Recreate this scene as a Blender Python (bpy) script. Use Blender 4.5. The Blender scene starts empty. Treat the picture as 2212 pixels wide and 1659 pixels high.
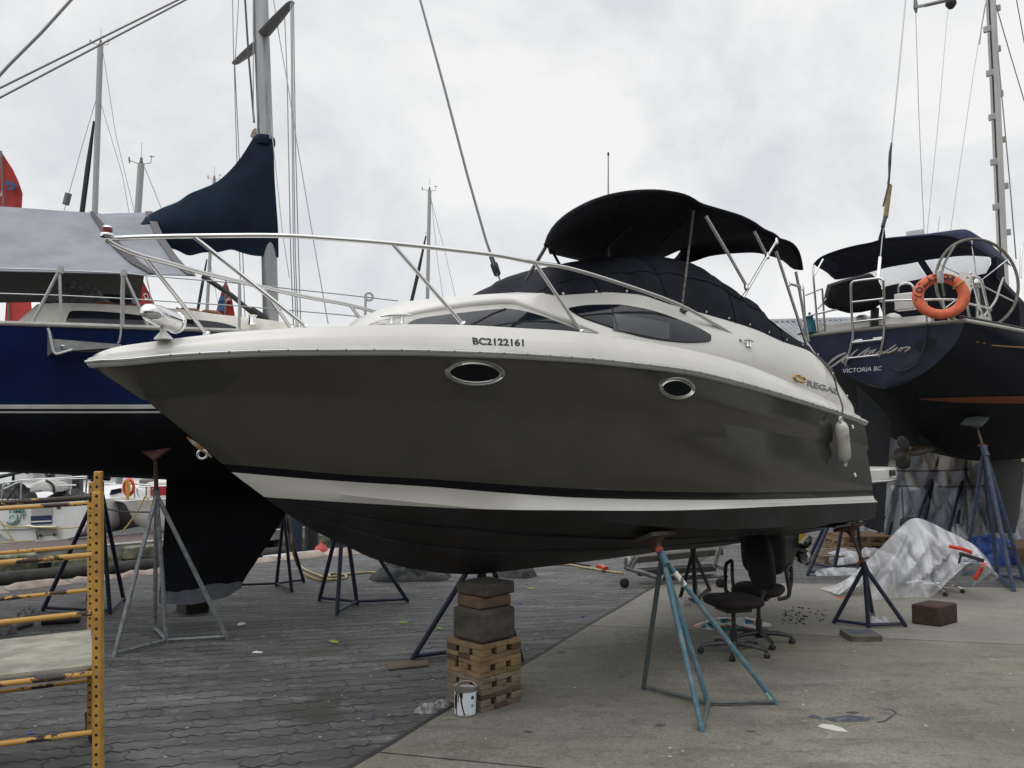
import bpy, math, random
import numpy as np
from mathutils import Vector, Matrix
random.seed(7)
R = math.radians
scene = bpy.context.scene
COL = scene.collection

# ------------------------------------------------------------------ camera
F, U0, V0, PITCH, EYE = 1790.0, 1106.0, 829.5, R(4.0), 1.9
cam_data = bpy.data.cameras.new('camera')
cam_data.sensor_width = 36.0
cam_data.lens = 36.0 * F / 2212.0
cam_data.clip_start = 0.05
cam_data.clip_end = 3000.0
cam = bpy.data.objects.new('camera', cam_data)
COL.objects.link(cam)
cam.location = (0, 0, EYE)
cam.rotation_euler = (math.pi / 2 + PITCH, 0, 0)
scene.camera = cam

# ------------------------------------------------------------------ world: overcast sky
SUN_ELEV, SUN_AZ = R(74), R(215)       # behind the camera, a little to the left (azimuth from +Y, clockwise)
world = bpy.data.worlds.new('World')
scene.world = world
world.use_nodes = True
wn, wl = world.node_tree.nodes, world.node_tree.links
wn.clear()
w_out = wn.new('ShaderNodeOutputWorld')
w_bg = wn.new('ShaderNodeBackground'); w_bg.inputs['Strength'].default_value = 0.1
w_sky = wn.new('ShaderNodeTexSky'); w_sky.sky_type = 'NISHITA'; w_sky.sun_disc = False
w_sky.sun_elevation = SUN_ELEV; w_sky.sun_rotation = SUN_AZ
w_bg2 = wn.new('ShaderNodeBackground')
w_tc = wn.new('ShaderNodeTexCoord')
w_map = wn.new('ShaderNodeMapping'); w_map.inputs['Scale'].default_value = (1.0, 1.0, 1.35)
w_n = wn.new('ShaderNodeTexNoise'); w_n.inputs['Scale'].default_value = 3.4; w_n.inputs['Detail'].default_value = 6.0
w_n.inputs['Roughness'].default_value = 0.58
w_n.inputs['Distortion'].default_value = 0.35
w_ramp = wn.new('ShaderNodeValToRGB')
e = w_ramp.color_ramp.elements
e[0].position = 0.37; e[0].color = (0.735, 0.755, 0.78, 1)
e[1].position = 0.585; e[1].color = (0.955, 0.95, 0.94, 1)
# the cloud deck is thinner (brighter) overhead and towards the hidden sun
w_dot = wn.new('ShaderNodeVectorMath'); w_dot.operation = 'DOT_PRODUCT'
w_dot.inputs[1].default_value = (math.sin(SUN_AZ) * 0.30, math.cos(SUN_AZ) * 0.30, 0.954)
w_mr = wn.new('ShaderNodeMapRange'); w_mr.inputs['From Min'].default_value = 0.42; w_mr.inputs['From Max'].default_value = 1.0
w_mr.inputs['To Min'].default_value = 1.0; w_mr.inputs['To Max'].default_value = 2.5
w_mul = wn.new('ShaderNodeVectorMath'); w_mul.operation = 'SCALE'
w_mix = wn.new('ShaderNodeMixShader'); w_mix.inputs[0].default_value = 0.93
wl.new(w_tc.outputs['Generated'], w_map.inputs['Vector'])
wl.new(w_map.outputs[0], w_n.inputs['Vector'])
wl.new(w_n.outputs['Fac'], w_ramp.inputs[0])
wl.new(w_tc.outputs['Generated'], w_dot.inputs[0])
wl.new(w_dot.outputs['Value'], w_mr.inputs['Value'])
wl.new(w_ramp.outputs[0], w_mul.inputs[0])
wl.new(w_mr.outputs[0], w_mul.inputs['Scale'])
wl.new(w_mul.outputs[0], w_bg2.inputs['Color'])
wl.new(w_sky.outputs[0], w_bg.inputs['Color'])
wl.new(w_bg.outputs[0], w_mix.inputs[1]); wl.new(w_bg2.outputs[0], w_mix.inputs[2])
wl.new(w_mix.outputs[0], w_out.inputs[0])

sun_data = bpy.data.lights.new('sun', 'SUN'); sun_data.energy = 0.5; sun_data.angle = R(30); sun_data.color = (1.0, 0.97, 0.92)
sun = bpy.data.objects.new('sun', sun_data); COL.objects.link(sun)
sd = Vector((math.sin(SUN_AZ) * math.cos(SUN_ELEV), math.cos(SUN_AZ) * math.cos(SUN_ELEV), math.sin(SUN_ELEV)))
sun.rotation_euler = sd.to_track_quat('Z', 'Y').to_euler()
sun.location = sd * 40

vs = scene.view_settings
vs.view_transform = 'Standard'; vs.look = 'None'; vs.gamma = 1.0; vs.use_curve_mapping = False
vs.exposure = 0.0

# ------------------------------------------------------------------ measuring helpers (survey of the place)
CP, SP = math.cos(PITCH), math.sin(PITCH)
def ray(u, v):
    xc, yc = (u - U0) / F, (V0 - v) / F
    return (xc, CP - yc * SP, SP + yc * CP)
def at(u, v, y):
    """point at world depth y"""
    r = ray(u, v); k = y / r[1]
    return Vector((r[0] * k, y, EYE + r[2] * k))
def gp(u, v, z=0.0):
    """point on the level z"""
    r = ray(u, v); k = (z - EYE) / r[2]
    return Vector((r[0] * k, r[1] * k, z))
def interp(xs, ys):
    """monotone cubic interpolation, linear outside"""
    o = np.argsort(xs); x = np.array(xs, float)[o]; y = np.array(ys, float)[o]
    keep = np.concatenate(([True], np.diff(x) > 1e-6)); x = x[keep]; y = y[keep]
    h = np.diff(x); dl = np.diff(y) / h; m = np.zeros(len(x))
    m[0], m[-1] = dl[0], dl[-1]
    for i in range(1, len(x) - 1):
        if dl[i - 1] * dl[i] > 0:
            w1, w2 = 2 * h[i] + h[i - 1], h[i] + 2 * h[i - 1]
            m[i] = (w1 + w2) / (w1 / dl[i - 1] + w2 / dl[i])
    x, y, m, h = x.tolist(), y.tolist(), m.tolist(), h.tolist()
    def f(q):
        if q <= x[0]: return y[0] + m[0] * (q - x[0])
        if q >= x[-1]: return y[-1] + m[-1] * (q - x[-1])
        lo, hi = 0, len(x) - 1
        while hi - lo > 1:
            mid = (lo + hi) // 2
            if x[mid] <= q: lo = mid
            else: hi = mid
        t = (q - x[lo]) / h[lo]
        return ((1 + 2 * t) * (1 - t) ** 2 * y[lo] + t * (1 - t) ** 2 * h[lo] * m[lo]
                + t * t * (3 - 2 * t) * y[hi] + t * t * (t - 1) * h[lo] * m[hi])
    return f
def smooth_path(pts, n=6):
    """Catmull-Rom through points"""
    P = [Vector(p) for p in pts]
    if len(P) < 3: return P
    out = []
    for i in range(len(P) - 1):
        p0 = P[max(i - 1, 0)]; p1 = P[i]; p2 = P[i + 1]; p3 = P[min(i + 2, len(P) - 1)]
        for k in range(n):
            t = k / n
            out.append(0.5 * ((2 * p1) + (p2 - p0) * t + (2 * p0 - 5 * p1 + 4 * p2 - p3) * t * t + (3 * p1 - p0 - 3 * p2 + p3) * t ** 3))
    out.append(P[-1])
    return out

# ------------------------------------------------------------------ materials
MATS = {}
def mat(name, col, rough=0.6, metal=0.0, var=0.0, vscale=6.0, col2=None, bump=0.0, bscale=40.0, coat=0.0, spec=0.5,
        ramp=(0.4, 0.62), stretch=(1, 1, 1), rvar=0.0):
    if name in MATS: return MATS[name]
    m = bpy.data.materials.new(name); m.use_nodes = True
    nt = m.node_tree; N, Lk = nt.nodes, nt.links
    b = N['Principled BSDF']
    b.inputs['Base Color'].default_value = (*col, 1); b.inputs['Roughness'].default_value = rough
    b.inputs['Metallic'].default_value = metal; b.inputs['Specular IOR Level'].default_value = spec
    b.inputs['Coat Weight'].default_value = coat; b.inputs['Coat Roughness'].default_value = 0.05
    tc = N.new('ShaderNodeTexCoord'); mp = N.new('ShaderNodeMapping'); mp.inputs['Scale'].default_value = stretch
    Lk.new(tc.outputs['Object'], mp.inputs['Vector'])
    if var > 0 or col2 is not None:
        n = N.new('ShaderNodeTexNoise'); n.inputs['Scale'].default_value = vscale; n.inputs['Detail'].default_value = 6
        n.inputs['Roughness'].default_value = 0.62
        Lk.new(mp.outputs[0], n.inputs['Vector'])
        rp = N.new('ShaderNodeValToRGB')
        rp.color_ramp.elements[0].position = ramp[0]; rp.color_ramp.elements[1].position = ramp[1]
        c2 = col2 if col2 is not None else tuple(max(0, c * (1 - var)) for c in col)
        c1 = col if col2 is not None else tuple(min(1, c * (1 + var * 0.5)) for c in col)
        rp.color_ramp.elements[0].color = (*c1, 1); rp.color_ramp.elements[1].color = (*c2, 1)
        Lk.new(n.outputs['Fac'], rp.inputs[0]); Lk.new(rp.outputs[0], b.inputs['Base Color'])
        if rvar > 0:
            mr = N.new('ShaderNodeMapRange'); mr.inputs['To Min'].default_value = rough; mr.inputs['To Max'].default_value = min(1, rough + rvar)
            Lk.new(n.outputs['Fac'], mr.inputs['Value']); Lk.new(mr.outputs[0], b.inputs['Roughness'])
    if bump > 0:
        n2 = N.new('ShaderNodeTexNoise'); n2.inputs['Scale'].default_value = bscale; n2.inputs['Detail'].default_value = 5
        Lk.new(mp.outputs[0], n2.inputs['Vector'])
        bp = N.new('ShaderNodeBump'); bp.inputs['Strength'].default_value = bump; bp.inputs['Distance'].default_value = 0.02
        Lk.new(n2.outputs['Fac'], bp.inputs['Height']); Lk.new(bp.outputs[0], b.inputs['Normal'])
    MATS[name] = m
    return m
WHITE = mat('gelcoat_white', (0.60, 0.585, 0.55), 0.25, var=0.06, vscale=1.5, coat=0.15)
GREY = mat('gelcoat_grey', (0.046, 0.0440, 0.0375), 0.08, var=0.12, vscale=2, coat=0.2, spec=.5, rvar=.12)
STRIPE = mat('gelcoat_black', (0.0035, 0.0045, 0.0075), 0.25, spec=.18)
ANTIFOUL = mat('antifoul_black', (0.013, 0.012, 0.015), 0.55, var=0.7, vscale=2.2, bump=0.08, bscale=60)
STEEL = mat('stainless', (0.62, 0.62, 0.61), 0.16, 1.0)
CHROME = mat('chrome', (0.78, 0.78, 0.78), 0.06, 1.0)
GLASS = mat('smoked_glass', (0.009, 0.012, 0.018), 0.06, var=0.3, vscale=2, coat=0.0, spec=0.32)
CANVAS = mat('navy_canvas', (0.0085, 0.0105, 0.018), 0.85, var=0.35, vscale=5, bump=0.5, bscale=5, spec=0.25)
CANVASB = mat('black_canvas', (0.0075, 0.0085, 0.0135), 0.9, var=0.3, vscale=5, bump=0.3, bscale=6, spec=0.2)
RUBBER = mat('black_rubber', (0.012, 0.012, 0.013), 0.6)
GREYRAIL = mat('rail_grey', (0.42, 0.42, 0.41), 0.3, var=0.1)
RECESS = mat('recess_grey', (0.40, 0.385, 0.36), 0.5, var=0.15, vscale=4)

# ------------------------------------------------------------------ mesh builder
class MB:
    def __init__(self): self.v = []; self.f = []; self.m = []
    def add(self, vs_, fs, mi=0):
        o = len(self.v); self.v += [tuple(p) for p in vs_]
        for f in fs: self.f.append([i + o for i in f]); self.m.append(mi)
        return self
    def grid(self, rows, mi=0, close=False, mis=None):
        """rows of equal length; mis = material per strip between rows"""
        n = len(rows[0]); o = len(self.v)
        for r in rows: self.v += [tuple(p) for p in r]
        for i in range(len(rows) - 1):
            for j in range(n - (0 if close else 1)):
                a = o + i * n + j; b_ = o + i * n + (j + 1) % n
                self.f.append([a, b_, b_ + n, a + n]); self.m.append(mis[i] if mis else mi)
        return self
    def box(self, c, size, rot=0.0, M=None, mi=0, taper=1.0):
        x, y, z = size[0] / 2, size[1] / 2, size[2] / 2
        P = [Vector((sx * x * (taper if sz > 0 else 1), sy * y * (taper if sz > 0 else 1), sz * z)) for sz in (-1, 1) for sy in (-1, 1) for sx in (-1, 1)]
        T = M if M is not None else Matrix.Rotation(rot, 3, 'Z')
        c = Vector(c)
        return self.add([c + T @ p for p in P], [[0, 2, 3, 1], [4, 5, 7, 6], [0, 1, 5, 4], [2, 6, 7, 3], [0, 4, 6, 2], [1, 3, 7, 5]], mi)
    def bar(self, a, b, w, h, mi=0, up=(0, 0, 1)):
        a, b = Vector(a), Vector(b); d = (b - a); L_ = d.length; d.normalize()
        s = d.cross(Vector(up));
        if s.length < 1e-4: s = d.cross(Vector((1, 0, 0)))
        s.normalize(); q = s.cross(d)
        M = Matrix((d, s, q)).transposed()
        return self.box((a + b) / 2, (L_, w, h), M=M, mi=mi)
    def tube(self, pts, r, n=10, mi=0, cap=True):
        P = [Vector(p) for p in pts]; rows = []; prev = None
        rs = r if isinstance(r, (list, tuple)) else [r] * len(P)
        for i, p in enumerate(P):
            d = (P[min(i + 1, len(P) - 1)] - P[max(i - 1, 0)])
            if d.length < 1e-9: d = Vector((0, 0, 1))
            d.normalize()
            if prev is None:
                a = Vector((0, 0, 1)) if abs(d.z) < 0.9 else Vector((1, 0, 0))
                s = d.cross(a).normalized()
            else:
                s = (prev - d * prev.dot(d))
                s = s.normalized() if s.length > 1e-6 else d.orthogonal().normalized()
            prev = s; q = d.cross(s)
            rows.append([p + (s * math.cos(2 * math.pi * k / n) + q * math.sin(2 * math.pi * k / n)) * rs[i] for k in range(n)])
        o = len(self.v)
        self.grid(rows, mi, close=True)
        if cap:
            self.f.append([o + k for k in range(n)][::-1]); self.m.append(mi)
            e_ = o + (len(P) - 1) * n
            self.f.append([e_ + k for k in range(n)]); self.m.append(mi)
        return self
    def lathe(self, prof, c, axis=(0, 0, 1), n=20, mi=0):
        """prof: (r, h) along the axis"""
        ax = Vector(axis).normalized(); s = ax.orthogonal().normalized(); q = ax.cross(s); c = Vector(c)
        rows = [[c + ax * h + (s * math.cos(2 * math.pi * k / n) + q * math.sin(2 * math.pi * k / n)) * r for k in range(n)] for r, h in prof]
        o = len(self.v); self.grid(rows, mi, close=True)
        if prof[0][0] > 1e-4: self.f.append([o + k for k in range(n)][::-1]); self.m.append(mi)
        if prof[-1][0] > 1e-4:
            e_ = o + (len(prof) - 1) * n; self.f.append([e_ + k for k in range(n)]); self.m.append(mi)
        return self
    def torus(self, c, axis, Rr, r, n=32, k=10, mi=0, arc=(0, 2 * math.pi), ref=None):
        ax = Vector(axis).normalized()
        s = (Vector(ref) - ax * Vector(ref).dot(ax)).normalized() if ref is not None else ax.orthogonal().normalized()
        q = ax.cross(s); c = Vector(c); full = abs(arc[1] - arc[0] - 2 * math.pi) < 1e-6
        rows = []
        for i in range(n if full else n + 1):
            a = arc[0] + (arc[1] - arc[0]) * i / n; d = s * math.cos(a) + q * math.sin(a)
            rows.append([c + d * (Rr + r * math.cos(2 * math.pi * j / k)) + ax * r * math.sin(2 * math.pi * j / k) for j in range(k)])
        if full: rows.append(rows[0])
        return self.grid(rows, mi, close=True)
    def prism(self, poly, ext, mi=0):
        """closed polygon of 3D points extruded by a vector"""
        P = [Vector(p) for p in poly]; n = len(P); ex = Vector(ext); o = len(self.v)
        from mathutils.geometry import tessellate_polygon
        tr = tessellate_polygon([P])
        self.v += [tuple(p) for p in P] + [tuple(p + ex) for p in P]
        for t in tr:
            self.f.append([o + t[0], o + t[1], o + t[2]]); self.m.append(mi)
            self.f.append([o + n + t[2], o + n + t[1], o + n + t[0]]); self.m.append(mi)
        for i in range(n):
            j = (i + 1) % n
            self.f.append([o + i, o + j, o + n + j, o + n + i]); self.m.append(mi)
        return self

def root_loc(o):
    p = Vector((0, 0, 0))
    while o is not None: p += o.location; o = o.parent
    return p
def obj(name, mb, m, parent=None, loc=None, smooth=35, merge=True, solid=0.0, bevel=0.0, sub=0):
    """link a builder (world coordinates) as ONE mesh object"""
    import bmesh
    base = root_loc(parent)
    own = Vector(loc) if loc is not None else Vector((0, 0, 0))
    if parent is not None: own = Vector((0, 0, 0))
    off = base + own
    me = bpy.data.meshes.new(name)
    me.from_pydata([tuple(Vector(p) - off) for p in mb.v], [], mb.f)
    ms = m if isinstance(m, (list, tuple)) else [m]
    for x in ms: me.materials.append(x)
    if len(ms) > 1: me.polygons.foreach_set('material_index', mb.m)
    bm = bmesh.new(); bm.from_mesh(me)
    if merge: bmesh.ops.remove_doubles(bm, verts=bm.verts, dist=0.0004)
    bmesh.ops.recalc_face_normals(bm, faces=bm.faces)
    bm.to_mesh(me); bm.free()
    if smooth:
        me.shade_smooth(); me.set_sharp_from_angle(angle=R(smooth))
    o = bpy.data.objects.new(name, me); COL.objects.link(o)
    o.location = own
    if parent is not None: o.parent = parent
    if bevel > 0:
        b_ = o.modifiers.new('bevel', 'BEVEL'); b_.width = bevel; b_.segments = 2; b_.limit_method = 'ANGLE'; b_.angle_limit = R(40)
    if sub:
        s_ = o.modifiers.new('sub', 'SUBSURF'); s_.levels = sub; s_.render_levels = sub
    if solid > 0:
        s_ = o.modifiers.new('solid', 'SOLIDIFY'); s_.thickness = solid; s_.offset = -1
    return o
def tag(o, label, cat, group=None):
    o['label'] = label; o['category'] = cat
    if group: o['group'] = group
    return o
def thing(name, label, cat, loc, group=None):
    o = bpy.data.objects.new(name, None); o.empty_display_size = 0.2; COL.objects.link(o)
    o.location = loc
    return tag(o, label, cat, group)
def struct(o, kind='structure'):
    o['kind'] = kind; return o
_txt = {}
def text_tris(s, bold=0.0, shear=0.0, spacing=1.0):
    """built-in font outlines as triangles normalised to 0..1 width and 0..1 cap height"""
    c = bpy.data.curves.new('lettering', 'FONT'); c.body = s; c.size = 1; c.offset = bold; c.shear = shear; c.space_character = spacing
    c.resolution_u = 3
    o = bpy.data.objects.new('lettering', c); COL.objects.link(o)
    dg = bpy.context.evaluated_depsgraph_get(); me = bpy.data.meshes.new_from_object(o.evaluated_get(dg))
    V_ = [tuple(v.co) for v in me.vertices]; F_ = [list(p.vertices) for p in me.polygons]
    bpy.data.objects.remove(o); bpy.data.meshes.remove(me); bpy.data.curves.remove(c)
    x0 = min(v[0] for v in V_); x1 = max(v[0] for v in V_); y0 = min(v[1] for v in V_); y1 = max(v[1] for v in V_)
    return [((v[0] - x0) / (x1 - x0), (v[1] - y0) / (y1 - y0)) for v in V_], F_
def place_text(s, fn, **kw):
    V_, F_ = text_tris(s, **kw)
    return MB().add([fn(a, b) for a, b in V_], F_)
def bilin(q, a, b):
    """q = bottom-left, bottom-right, top-right, top-left"""
    (x0, y0), (x1, y1), (x2, y2), (x3, y3) = q
    return (x0 * (1 - a) * (1 - b) + x1 * a * (1 - b) + x2 * a * b + x3 * (1 - a) * b,
            y0 * (1 - a) * (1 - b) + y1 * a * (1 - b) + y2 * a * b + y3 * (1 - a) * b)
# ------------------------------------------------------------------ ground, slab, water
class NT:
    """short-hand for shader maths"""
    def __init__(self, name):
        self.m = bpy.data.materials.new(name); self.m.use_nodes = True
        self.N, self.L = self.m.node_tree.nodes, self.m.node_tree.links
        self.b = self.N['Principled BSDF']
        self.tc = self.N.new('ShaderNodeTexCoord')
    def put(self, sock, val):
        if isinstance(val, (int, float)): sock.default_value = val
        elif isinstance(val, tuple): sock.default_value = val
        else: self.L.new(val, sock)
    def ma(self, op, a, b=0.0, c=0.0):
        n = self.N.new('ShaderNodeMath'); n.operation = op
        for s, x in zip(n.inputs, (a, b, c)): self.put(s, x)
        return n.outputs[0]
    def noise(self, vec, scale, detail=5, rough=0.6, dist=0.0, out='Fac'):
        n = self.N.new('ShaderNodeTexNoise'); n.inputs['Scale'].default_value = scale; n.inputs['Detail'].default_value = detail
        n.inputs['Roughness'].default_value = rough; n.inputs['Distortion'].default_value = dist
        self.L.new(vec, n.inputs['Vector']); return n.outputs[out]
    def ramp(self, f, stops):
        n = self.N.new('ShaderNodeValToRGB'); el = n.color_ramp.elements
        while len(el) < len(stops): el.new(0.5)
        for k, (p, c) in enumerate(stops): el[k].position = p; el[k].color = (*c, 1) if len(c) == 3 else c
        self.L.new(f, n.inputs[0]); return n.outputs[0]
    def step(self, f, a, b):
        n = self.N.new('ShaderNodeMapRange'); n.interpolation_type = 'SMOOTHSTEP'
        n.inputs['From Min'].default_value = a; n.inputs['From Max'].default_value = b
        self.put(n.inputs['Value'], f); return n.outputs[0]
    def mix(self, f, a, b, mode='MIX'):
        n = self.N.new('ShaderNodeMix'); n.data_type = 'RGBA'; n.blend_type = mode
        self.put(n.inputs[0], f); self.put(n.inputs[6], a if not (isinstance(a, tuple) and len(a) == 3) else (*a, 1))
        self.put(n.inputs[7], b if not (isinstance(b, tuple) and len(b) == 3) else (*b, 1)); return n.outputs[2]
    def sep(self, v):
        n = self.N.new('ShaderNodeSeparateXYZ'); self.L.new(v, n.inputs[0]); return n.outputs
    def comb(self, x, y, z=0.0):
        n = self.N.new('ShaderNodeCombineXYZ')
        for s, q in zip(n.inputs, (x, y, z)): self.put(s, q)
        return n.outputs[0]
    def rot(self, v, ang, scale=(1, 1, 1)):
        n = self.N.new('ShaderNodeMapping'); n.inputs['Rotation'].default_value = (0, 0, ang); n.inputs['Scale'].default_value = scale
        self.L.new(v, n.inputs[0]); return n.outputs[0]
    def voro(self, v, scale, feature='F1', out='Distance'):
        n = self.N.new('ShaderNodeTexVoronoi'); n.inputs['Scale'].default_value = scale; n.feature = feature
        self.L.new(v, n.inputs['Vector']); return n.outputs[out]
    def linedist(self, x, y, A, B):
        d = (Vector(B) - Vector(A)).to_2d().normalized(); nx, ny = -d.y, d.x; c = nx * A[0] + ny * A[1]
        s = self.ma('ADD', self.ma('MULTIPLY', x, nx), self.ma('MULTIPLY_ADD', y, ny, -c))
        return self.ma('ABSOLUTE', s)
    def bump(self, h, strength, dist=0.01):
        n = self.N.new('ShaderNodeBump'); n.inputs['Strength'].default_value = strength; n.inputs['Distance'].default_value = dist
        self.L.new(h, n.inputs['Height']); self.L.new(n.outputs[0], self.b.inputs['Normal'])

Q0, Q1 = gp(0, 1273), gp(567, 1212)
QD = (Q1 - Q0).normalized()                      # along the quay edge
QN = Vector((QD.y, -QD.x, 0))                    # towards the yard
BA, BB = gp(765, 1659), gp(1420, 1266)           # border between pavers and concrete
J1 = (gp(800, 1625), gp(1130, 1657)); J2 = (gp(1250, 1351), gp(2212, 1394))

def paving_material():
    t = NT('yard_pavers'); co = t.tc.outputs['Object']
    r = t.rot(co, R(-17)); x, y, _ = t.sep(r)
    w1 = t.noise(co, 0.8, 3); w2 = t.noise(t.rot(co, 1.1), 1.7, 3)
    x = t.ma('MULTIPLY_ADD', w1, 0.10, x); y = t.ma('MULTIPLY_ADD', w2, 0.09, y)
    zig = t.ma('MULTIPLY', t.ma('PINGPONG', x, 0.055), 0.62)
    q = t.ma('DIVIDE', t.ma('ADD', y, zig), 0.165)
    row = t.ma('FLOOR', q); fr = t.ma('FRACT', q)
    dl = t.ma('MULTIPLY', t.ma('MINIMUM', fr, t.ma('SUBTRACT', 1.0, fr)), 0.165)
    zig2 = t.ma('MULTIPLY', t.ma('PINGPONG', y, 0.055), 0.5)
    p = t.ma('DIVIDE', t.ma('ADD', t.ma('MULTIPLY_ADD', row, 0.11, x), zig2), 0.22)
    fp = t.ma('FRACT', p)
    dx = t.ma('MULTIPLY', t.ma('MINIMUM', fp, t.ma('SUBTRACT', 1.0, fp)), 0.22)
    wn_ = t.noise(co, 17, 5, 0.75)
    gap = t.step(t.noise(co, 3.1, 4, 0.7), 0.34, 0.66)              # some joints wide open, some silted up
    wid = t.ma('MULTIPLY', t.ma('MULTIPLY_ADD', wn_, 0.026, -0.004), t.ma('MULTIPLY_ADD', gap, 1.15, 0.12))
    j1 = t.ma('SUBTRACT', 1.0, t.step(t.ma('SUBTRACT', dl, wid), -0.002, 0.0035))
    j2 = t.ma('SUBTRACT', 1.0, t.step(t.ma('SUBTRACT', dx, t.ma('MULTIPLY', wid, 0.55)), -0.002, 0.0035))
    joint = t.ma('MAXIMUM', j1, t.ma('MULTIPLY', j2, t.ma('MULTIPLY', gap, 0.7)))
    wn2 = t.N.new('ShaderNodeTexWhiteNoise'); wn2.noise_dimensions = '2D'
    t.L.new(t.comb(t.ma('FLOOR', p), row), wn2.inputs['Vector'])
    base = t.ramp(t.noise(co, 0.7, 8, 0.68), [(0.30, (0.046, 0.046, 0.045)), (0.5, (0.080, 0.081, 0.080)), (0.70, (0.140, 0.142, 0.141))])
    base = t.mix(0.30, base, t.ramp(wn2.outputs['Value'], [(0, (0.066, 0.063, 0.06)), (1, (0.135, 0.133, 0.128))]))
    base = t.mix(t.ma('MULTIPLY', t.step(t.noise(co, 9, 6, 0.75), 0.48, 0.70), 0.55), base, (0.05, 0.049, 0.047))
    base = t.mix(t.ma('MULTIPLY', t.step(t.noise(t.rot(co, R(-28), (0.45, 2.4, 1)), 1.5, 8, 0.75), 0.44, 0.66), 0.85), base, (0.235, 0.242, 0.245))   # dried wash-down residue
    base = t.mix(t.ma('MULTIPLY', t.step(t.noise(t.rot(co, R(40)), 6.0, 6, 0.75), 0.56, 0.66), 0.7), base, (0.27, 0.275, 0.275))
    base = t.mix(t.ma('MULTIPLY', t.noise(co, 70, 4, 0.75), 0.55), base, (0.062, 0.061, 0.059))
    base = t.mix(t.ma('MULTIPLY', t.step(t.noise(co, 0.5, 5, 0.65, 1.0), 0.55, 0.70), 0.8), base, (0.048, 0.044, 0.038))          # oil and damp
    col = t.mix(joint, base, (0.008, 0.0075, 0.007))
    x0, y0, _ = t.sep(co)
    d = t.linedist(x0, y0, BA, BB)
    col = t.mix(t.ma('SUBTRACT', 1.0, t.step(t.ma('MULTIPLY_ADD', wn_, 0.05, d), 0.06, 0.10)), col, (0.028, 0.027, 0.025))
    fl = t.ma('SUBTRACT', 1.0, t.step(t.ma('MULTIPLY_ADD', t.noise(co, 40, 3), .06, t.voro(co, 7.0)), 0.080, 0.115))                                     # flakes of old paint
    msk = t.step(t.noise(co, 1.4, 4), 0.44, 0.56)
    col = t.mix(t.ma('MULTIPLY', fl, msk), col, (0.5, 0.5, 0.49))
    col = t.mix(1.0, col, (.80, .80, .80), 'MULTIPLY')
    t.L.new(col, t.b.inputs['Base Color']); t.b.inputs['Roughness'].default_value = 0.8
    t.bump(t.ma('MULTIPLY_ADD', joint, -1.0, t.ma('MULTIPLY', t.noise(co, 60, 4), 0.35)), 0.7, 0.012)
    return t.m
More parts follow.
